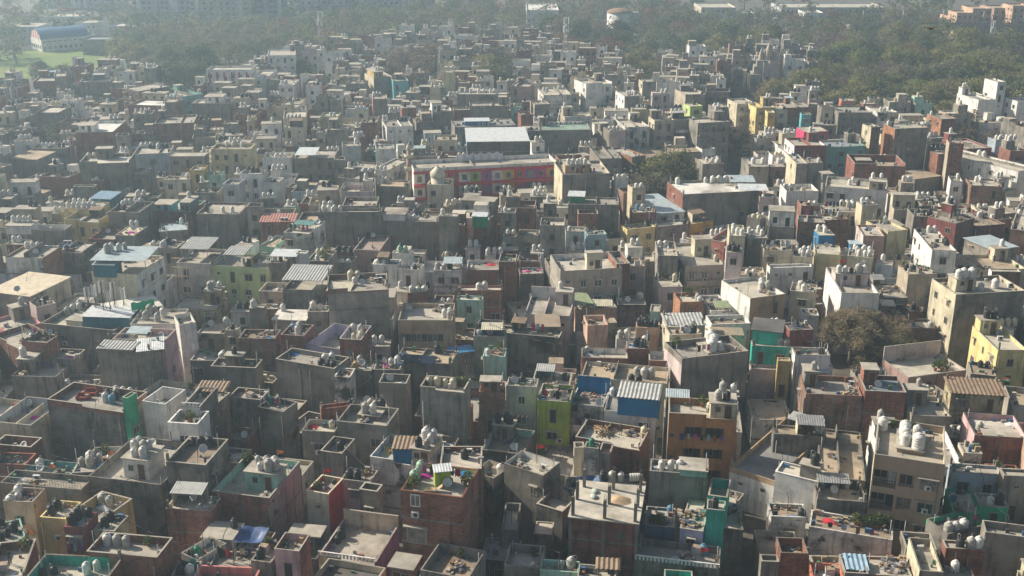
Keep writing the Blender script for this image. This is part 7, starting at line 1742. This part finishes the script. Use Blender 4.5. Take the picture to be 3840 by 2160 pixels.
# ------------------------------------------------------------------ two big bare trees in the yard on the right
def bare_tree(x, y, height, seed, label, spread, leafy):
    r = random.Random(seed); t_ = MB(); c = MB()
    height *= 1.12
    def grow(p, d, L, rad, lev):
        q = p + d * L; t_.tube(p, q, rad, 0, 6 if lev < 2 else 4, rad * .62)
        if lev >= 4:
            for _ in range(16 if leafy else 17):
                e = (d + Vector((r.gauss(0, .75), r.gauss(0, .75), r.gauss(0, .5)))).normalized(); o = q - d * L * r.random() * .8; k = r.uniform(.7, 1.5); s1 = e.orthogonal().normalized() * .03
                tip = o + e * k; c.face((o - s1, o + s1, tip + s1 * .4, tip - s1 * .4), 0)
                for _ in range(6 if leafy else 5): c.leaf(o + e * k * r.uniform(.3, 1) + Vector((r.gauss(0, .1), r.gauss(0, .1), r.gauss(0, .1))), .10 if not leafy else .13, r, 1)
            return
        for _ in range(3 if lev < 3 else 4):
            e = (d + Vector((r.gauss(0, spread), r.gauss(0, spread), r.gauss(0, spread * .5) + .12))).normalized(); grow(q, e, L * r.uniform(.62, .85), rad * .6, lev + 1)
    grow(Vector((0, 0, -.2)), Vector((r.uniform(-.1, .1), r.uniform(-.1, .1), 1)).normalized(), height * .27, height * .026, 0)
    root = thing('bare_tree', label, 'tree', (x, y, 0))
    t_.build('trunk', [PALEBARK], root); c.build('crown', [plainmat((.27, .21, .14), .95, 'twigs'), leafmat((.32, .265, .17), (.36, .30, .19), 'dry_leaves') if not leafy else leafmat((.14, .14, .06), (.18, .165, .075), 'dull_leaves')], root)
t(3, 1)
for X, Y, hgt, sd, lab, sp, lf in ((610, 1310, 10.8, 4, 'large bare brown tree before the long white house', .74, 0), (450, 1265, 9.0, 15, 'smaller bare tree at the left of the yard', .74, 0), (860, 1330, 9.6, 8, 'spreading bare tree right of the large one', .85, 0), (730, 1265, 9.8, 12, 'slim bare tree between the two larger ones', .7, 0), (940, 1385, 7.5, 9, 'dusty green tree under the spreading bare tree', .8, 1), (850, 1400, 6.5, 19, 'short dusty green tree at the yard corner', .8, 1)):
    bare_tree(*G(X, Y, 0), hgt, sd, lab, sp, lf)

# ------------------------------------------------------------------ landmarks of the far side
def at(X, Y, z=0): return ground(X, Y, z)
# sports hall with blue vault
x, y = at(160, 195)
r = thing('sports_hall', 'white sports hall with blue vaulted roof and red striped gable', 'hall', (x, y, 0), R(40))
Wd, Dp, Hh = 14.5, 22.0, 5.6
m = MB(); m.box(0, 0, 0, Dp, Wd, Hh, 0, 'bt'); m.build('walls', [W('white')], r)
m = MB(); N = 14
arc = [(Wd / 2 - Wd / 2 * math.cos(math.pi * i / N), Hh + 4.4 * math.sin(math.pi * i / N)) for i in range(N + 1)]
for i in range(N): m.face(((-.3, arc[i][0], arc[i][1]), (-.3, arc[i + 1][0], arc[i + 1][1]), (Dp + .3, arc[i + 1][0], arc[i + 1][1]), (Dp + .3, arc[i][0], arc[i][1])), 0, True)
m.build('vaulted_roof', [plainmat((.07, .16, .29), .5, 'blue_sheet')], r)
m = MB()
for i in range(N): m.face(((-.02, arc[i + 1][0], Hh), (-.02, arc[i + 1][0], arc[i + 1][1]), (-.02, arc[i][0], arc[i][1]), (-.02, arc[i][0], Hh)), i % 2)
m.build('striped_gable', [plainmat((.45, .05, .08)), W('white')], r)
for i in range(9):
    put_window(r, 1.3 + i * 2.4, 1.6, 1.2, 1.4, 'f', Dp, Wd, False); put_window(r, 1.3 + i * 2.4, 4.4, 1.3, .5, 'f', Dp, Wd, False)
for i in range(5): put_window(r, 1.6 + i * 2.8, 2.0, 1.6, 1.7, 'l', Dp, Wd, False)
def simple(name, label, cat, X0, Y0, X1, Yb, H, wall, roof='pale', win=.7, **k):
    """a far building given like the others, in photo pixels"""
    f = plot((X0, Y0), (X1, Y0 + k.pop('slope', 0)), Yb, H)
    s = House(label, f, wall, roof=roof, p=k.pop('p', .6), win=win, kind=name, **k); s.root['category'] = cat; return s
simple('pavilion', 'grey pavilion with pale blue roof right of the sports hall', 'pavilion', 304, 148, 425, 135, 7, 'con', 'bluefloor', .2)
s = simple('apartment_block', 'white flats with red window frames and dark tanks', 'apartment block', 772, 262, 940, 247, 14.5, 'white', win=1); s.put_tank('k', 2, 2, s.z)
m = MB()
for i in range(6): m.box(s.f.w * (i + .5) / 6 - .45, -.12, 0, s.f.w * (i + .5) / 6 + .1, -.06, s.z - .2)
m.build('red_window_bands', [plainmat((.36, .05, .06))], s.root)
simple('apartment_block', 'white flats right of the red framed flats', 'apartment block', 945, 285, 1010, 262, 12, 'white', win=.8)
simple('white_block', 'white flat roofed block behind the sports hall', 'building', 140, 62, 300, 48, 9, 'white', win=.5)
simple('white_block', 'long pale block at the left edge beyond the field', 'building', 0, 100, 140, 82, 8, 'palegrey', win=.6)
simple('white_block', 'pale block with bright roof beyond the pavilion', 'building', 410, 98, 520, 85, 7, 'palegrey', 'white', .4)
simple('white_block', 'white school block behind the pavilion', 'building', 280, 85, 360, 70, 9, 'white', win=.8)
for i, (X, Yb, w_, lab, tint) in enumerate([(590, 94, 26, 'pink striped tower block at the far left', 'palepink'), (740, 92, 30, 'pale tower block beside the pink striped one', 'palegrey'), (830, 96, 34, 'wide pale tower block left of the tree band', 'creamwall'), (1000, 88, 22, 'slim blue grey tower block', 'bluegrey'), (1190, 50, 34, 'tower block with white balconies behind the trees', 'palegrey'), (1340, 46, 26, 'grey tower block between the white balcony ones', 'paleblue'), (1440, 52, 36, 'tower block with tall white stair shafts', 'palegrey'), (1540, 48, 30, 'rightmost blue tower block', 'bluegrey'), (230, 40, 24, 'faint tower block above the sports hall', 'palegrey'), (380, 38, 26, 'faint wide tower block left of the pink one', 'palepink')]):
    x, y = at(X, Yb); x, y = x * 1.02, y * 1.02
    r = thing('tower_block', lab, 'tower block', (x - w_ / 2, y, 0), .12 - .05 * (i % 3), 'hazy tower blocks')
    m = MB(); m.box(0, 0, 0, w_, 18, 42, 0, 'b'); m.build('walls', [W(tint)], r)
    for k in range(3):
        m = MB(); m.box(w_ * (.1 + .35 * k), -1.6, 0, w_ * (.1 + .35 * k) + 2.2, -.01, 43, 0, 'b'); m.build('stair_shaft', [W('white' if k != 1 else 'palepink')], r)
    for k in range(6):
        for ua, ub in ((.2, .42), (.58, .78)): m = MB(); m.box(w_ * ua, -1.2, 2.8 + 3 * k, w_ * ub, -.01, 3.6 + 3 * k); m.build('balcony', [W('palegrey')], r)
    for k in range(6):
        for u in (.05, .25, .36, .52, .63, .72, .92): put_window(r, w_ * u, 4.6 + 3 * k, 1.5, 1.4, 'f', w_, 18, False)
# round reservoir
x, y = at(2325, 118)
r = thing('reservoir', 'round white water reservoir with brown domed roof', 'reservoir', (x, y + 6, 0))
m = MB(); m.lathe([(6.6, 0), (6.6, 9.2)], 36); m.build('drum_wall', [W('white')], r)
m = MB(); m.lathe([(6.9, 9.2), (6.9, 9.6), (5.6, 10.5), (3.5, 11.2), (1.2, 11.5), (.3, 11.6)], 36); m.build('domed_roof', [plainmat((.27, .17, .10), .8, 'rusty_roof', 0, .3, .6)], r)
m = MB(); m.box(6.5, -1.5, 0, 10, 1.5, 9.4); m.build('stair_tower', [W('palegrey')], r)
# long white blocks far right of centre
simple('white_block', 'white terraced block left of the round reservoir', 'building', 1975, 38, 2095, 12, 10, 'white', 'white', .6)
simple('white_block', 'small tan block left of the round reservoir', 'building', 2060, 95, 2170, 88, 9, 'creamwall', win=.8)
simple('long_block', 'long white bungalow row before the mast', 'building', 2600, 50, 2830, 42, 6, 'white', 'pale', .6)
simple('white_block', 'white block with stepped roof behind the bungalow row', 'building', 2630, 28, 2760, 10, 9, 'creamwall', win=.7)
simple('long_block', 'long pale factory with blue window strip', 'building', 2930, 28, 3320, 10, 9, 'palegrey', 'pale', .8)
simple('white_block', 'white annex before the pale factory', 'building', 3020, 48, 3090, 34, 8, 'white', win=.5)
for i, (X0, Y0, X1, Yb, H, c, lab) in enumerate([(3558, 62, 3690, 52, 10, 'peach', 'low terracotta block with rounded front'), (3590, 48, 3670, 38, 14, 'peach', 'terracotta tower block in front of the rear row'), (3650, 32, 3720, 20, 16, 'peach', 'tall terracotta block at the back'), (3680, 66, 3790, 58, 10, 'peach', 'low terracotta wing on the right'), (3730, 30, 3800, 18, 15, 'pinkbrick', 'rear terracotta block by the picture edge'), (3800, 22, 3870, 12, 17, 'peach', 'rightmost terracotta block beyond the wood')]):
    simple('terracotta_block', lab, 'building', X0, Y0, X1, Yb, H, c, 'tanfloor', 1)
# viaduct
r = thing('viaduct', 'long concrete viaduct crossing the wood on the right', 'viaduct', (*at(3180, 165), 0), -.06)
m = MB(); m.box(0, 0, 7.2, 170, 9, 8.6); m.box(0, 0, 8.601, 170, .3, 9.6); m.box(0, 8.7, 8.601, 170, 9, 9.6); m.build('deck', [W('con')], r)
for k in range(8):
    m = MB(); m.box(8 + 22 * k, 3, 0, 10.4 + 22 * k, 6, 7.199, 0, 'b'); m.build('pier', [W('con')], r)
for k in range(9):
    m = MB(); m.tube((6 + 19 * k, .6, 9.6), (6 + 19 * k, .6, 16), .15, 0, 5); m.build('line_mast', [STEEL], r)
simple('station_roof', 'low grey roof before the viaduct', 'building', 3450, 190, 3640, 180, 5, 'con', 'greyfloor', .3)
# mosque
t(1, 0)
x, y = G(1160, 1345, 9)
r = thing('minaret', 'pinkish minaret with two balconies and onion top', 'minaret', (x, y, 0))
m = MB(); m.lathe([(.75, 0), (.7, 11.3), (.6, 14.2), (.46, 14.3), (.45, 15.8)], 12); m.build('shaft', [W('pinkbrick')], r)
for zz in (11.3, 14.2):
    m = MB(); m.lathe([(.68, zz - .4), (1.15, zz), (1.15, zz + .6), (1.03, zz + .6), (1.03, zz + .1), (.45, zz + .1)], 12); m.build('balcony', [W('creamwall')], r)
m = MB(); m.lathe([(.5, 15.8), (.68, 16.2), (.52, 16.8), (.2, 17.2), (.04, 17.8)], 12); m.build('onion_top', [W('creamwall')], r)
def dome(label, zx, zy, R_, z0):
    x, y = G(zx, zy, z0); r = thing('dome', label, 'dome', (x, y, 0), 0, 'mosque domes')
    m = MB(); m.lathe([(R_ * .95, 0), (R_ * .95, z0 + .4)], 20); m.build('drum', [W('creamwall')], r)
    m = MB(); m.lathe([(R_, z0 + .401), (R_ * 1.06, z0 + R_ * .4), (R_ * .98, z0 + R_ * .8), (R_ * .72, z0 + R_ * 1.2), (R_ * .36, z0 + R_ * 1.5), (R_ * .1, z0 + R_ * 1.68), (.03, z0 + R_ * 2.0)], 20); m.build('cap', [W('creamwall')], r)
dome('large pale onion dome before the colour panels', 1372, 1345, 1.65, 11.6); dome('smaller pale dome in front of the large one', 1388, 1378, 1.1, 10.4); dome('little dome left of the minaret', 905, 1335, .85, 10.5)
# temple with spires beyond the street
t(2, 0)
x, y = G(1740, 720, 0)
r = thing('temple', 'grey stepped temple with three pointed spires', 'temple', (x, y, 0), -.15)
m = MB(); m.box(2.5, 2, 0, 14, 11, 7.5); m.box(3.6, 3, 7.501, 13.4, 10.4, 10.2); m.box(4.6, 3.6, 10.201, 13, 9.6, 12.4); m.build('tiers', [W('conpale')], r)
for sx, zb, q in ((6.2, 12.4, .75), (8.8, 12.4, 1.1), (11.6, 12.4, .8)):
    m = MB(); m.lathe([(1.5 * q, zb), (1.45 * q, zb + 1.6 * q), (1.15 * q, zb + 3.2 * q), (.7 * q, zb + 4.6 * q), (.35 * q, zb + 5.3 * q), (.05, zb + 6.3 * q)], 8, 0, sx, 6); m.build('spire', [W('tanpale')], r)
for k in range(4): put_window(r, 4.0 + 2.8 * k, 5.2, 1.4, 1.6, 'f', 15, 12, False).location.y = 2
# lattice telecom towers
def lattice(label, X, Y, H, grp='tall lattice masts'):
    x, y = at(X, Y); r = thing('lattice_mast', label, 'mast', (x, y, 0), .4, grp); a = .9
    m = MB()
    for sx, sy in ((-1, -1), (1, -1), (1, 1), (-1, 1)): m.tube((sx * a, sy * a, 0), (sx * .35, sy * .35, H), .13, 0, 4)
    n = int(H / 2.2)
    for k in range(n):
        w0, w1 = a + (.35 - a) * k / n, a + (.35 - a) * (k + 1) / n; z0, z1 = H * k / n, H * (k + 1) / n
        for (sx, sy), (ex, ey) in (((-1, -1), (1, -1)), ((1, -1), (1, 1)), ((1, 1), (-1, 1)), ((-1, 1), (-1, -1))): m.tube((sx * w0, sy * w0, z0), (ex * w1, ey * w1, z1), .07, 0, 4)
    m.build('lattice', [STEEL], r)
    for k in range(6):
        an = k * 1.05; zz = H - 1.5 - 3 * (k % 2)
        m = MB(); m.box(-.22, -.12, zz - 1.3, .22, .12, zz + 1.3); m.build('panel_antenna', [plainmat((.55, .55, .55))], r, (math.cos(an) * 1.1, math.sin(an) * 1.1, 0), an + 1.57)
lattice('lattice mast right of the white mansion block', 1213, 300, 27); lattice('lattice mast among the pale roofs', 2120, 305, 25); lattice('slim lattice mast at the left edge', 62, 535, 20); lattice('twin of the slim left edge mast, standing just right', 78, 545, 17); lattice('mast beside the end of the viaduct', 3710, 200, 15); lattice('thin mast before the bungalow row', 2780, 75, 24)
# white marquee tents beside the field
for i, (X, Y) in enumerate([(420, 232), (445, 228), (690, 215)]):
    x, y = at(X, Y); r = thing('marquee', ['white marquee at the corner of the playing field', 'second white marquee behind the corner one', 'white marquee between the trees'][i], 'marquee', (x, y, 0), -.2)
    m = MB(); a, b_ = 5.5, 4.5; ap = [(a * .5, b_ / 2, 5.2)]
    m.face(((0, 0, 3), (a, 0, 3), ap[0])); m.face(((a, 0, 3), (a, b_, 3), ap[0])); m.face(((a, b_, 3), (0, b_, 3), ap[0])); m.face(((0, b_, 3), (0, 0, 3), ap[0])); m.face(((0, 0, 2.98), (0, b_, 2.98), (a, b_, 2.98), (a, 0, 2.98))); m.build('canopy', [plainmat((.7, .7, .7), .8, 'canvas')], r)
    for u in (.1, a - .1):
        for v in (.1, b_ - .1): m = MB(); m.tube((u, v, 0), (u, v, 3), .06); m.build('pole', [STEEL], r)
r = thing('goal', 'white goal frame on the playing field', 'goal', (*at(60, 250), 0), .1)
m = MB(); m.tube((0, 0, 0), (0, 0, 2.4), .08); m.tube((7.3, 0, 0), (7.3, 0, 2.4), .08); m.tube((-.1, 0, 2.4), (7.4, 0, 2.4), .08); m.build('frame', [W('white')], r)
# cars in the street
def car_mesh(c):
    b = MB(); prof = [(-2.0, .35), (-2.0, .85), (-1.35, .95), (-.75, 1.45), (.75, 1.45), (1.3, .98), (2.0, .82), (2.0, .35)]
    k = len(b.v); nP = len(prof)
    for yy, q in ((-.82, 1), (.82, 1)): b.v += [(px_, yy * (.86 if pz > 1.2 else 1), pz) for px_, pz in prof]
    b.f += [tuple(k + i for i in range(nP))]; b.f += [tuple(k + nP + nP - 1 - i for i in range(nP))]; b.m += [0, 0]; b.sm += [False, False]
    for i in range(nP):
        j = (i + 1) % nP; b.f.append((k + j, k + i, k + nP + i, k + nP + j)); b.m.append(1 if i in (2, 4) else 0); b.sm.append(False)
    return b.mesh('body', [plainmat(c, .35, 'car_paint'), GLASS])
wheel = mesh_of(lambda b: b.tube((0, -.1, 0), (0, .1, 0), .32, 0, 10), 'wheel', [plainmat((.02, .02, .02))])
CARS = [('white', (.7, .7, .7)), ('silver', (.4, .4, .42)), ('dark grey', (.06, .06, .07)), ('red', (.4, .03, .03))]
cms = {w_: car_mesh(c) for w_, c in CARS}
for i in range(9):
    q = (i + .5) / 9 * (len(STREET) - 1); k = int(q); fr = q - k; (xa, ya), (xb, yb) = STREET[k], STREET[min(k + 1, len(STREET) - 1)]
    x, y = xa + (xb - xa) * fr, ya + (yb - ya) * fr; an = math.atan2(yb - ya, xb - xa); sd = 3.4 if i % 2 else -3.4; wd = CARS[i % 4][0]
    r = thing('parked_car', '%s%s car parked along the street from its far end' % (ORD[i // 4] or 'first ', wd), 'car', (x - math.sin(an) * sd, y + math.cos(an) * sd, .004), an, 'cars parked along the street')
    link('body', cms[wd], r)
    for u in (-1.25, 1.25):
        for v in (-.78, .78): link('wheel', wheel, r, (u, v, .32))
# bird
x, y = ground(3490, 107, 62)
x, y = x * .6, y * .6; zz = CAM_H + (62 - CAM_H) * .6
r = thing('bird', 'dark bird gliding above the wood', 'bird', (x, y, zz), .4, None, (.8, .8, .8))
bm_ = MB(); bm_.lathe([(.01, -.3), (.07, -.1), (.09, .1), (.05, .25), (.06, .32), (.01, .4)], 8); bm_.v = [(a, c, b_) for a, b_, c in bm_.v]
for sgn in (-1, 1): bm_.face(((0, .12, .02), (sgn * .45, .1, .1), (sgn * .75, -.12, .06), (sgn * .4, -.12, .07), (0, -.12, .02)))
bm_.build('body', [plainmat((.04, .035, .03), .9, 'feathers')], r)

# power cables over the lanes near the big peach workshop
t(1, 1)
for i in range(5):
    x0, y0 = G(1500 + 25 * i, 1180, 9); x1, y1 = G(1620 + 10 * i, 1420, 8)
    bb = MB(); P = [(x0 + (x1 - x0) * k / 8, y0 + (y1 - y0) * k / 8, 9.4 - k / 8 - 1.2 * math.sin(math.pi * k / 8)) for k in range(9)]
    tube_poly(bb, P, .035); tag(bb.build('power_cable', [DARKSTEEL]), '%spower cable from left in the tangle beside the peach workshop' % (ORD[i] or 'first '), 'cable', 'power cables over the lane')

# ------------------------------------------------------------------ the hazy air
m = bpy.data.materials.new('haze'); m.use_nodes = True
n = m.node_tree.nodes; n.remove(n['Principled BSDF'])
pv = n.new('ShaderNodeVolumePrincipled'); pv.inputs['Color'].default_value = (.63, .84, 1.0, 1); pv.inputs['Density'].default_value = .00053; pv.inputs['Anisotropy'].default_value = .45
m.node_tree.links.new(pv.outputs[0], n['Material Output'].inputs['Volume'])
hz = MB(); hz.box(-2300, -500, -1, 2300, 2700, 84)
tag(hz.build('haze', [m]), kind='stuff')
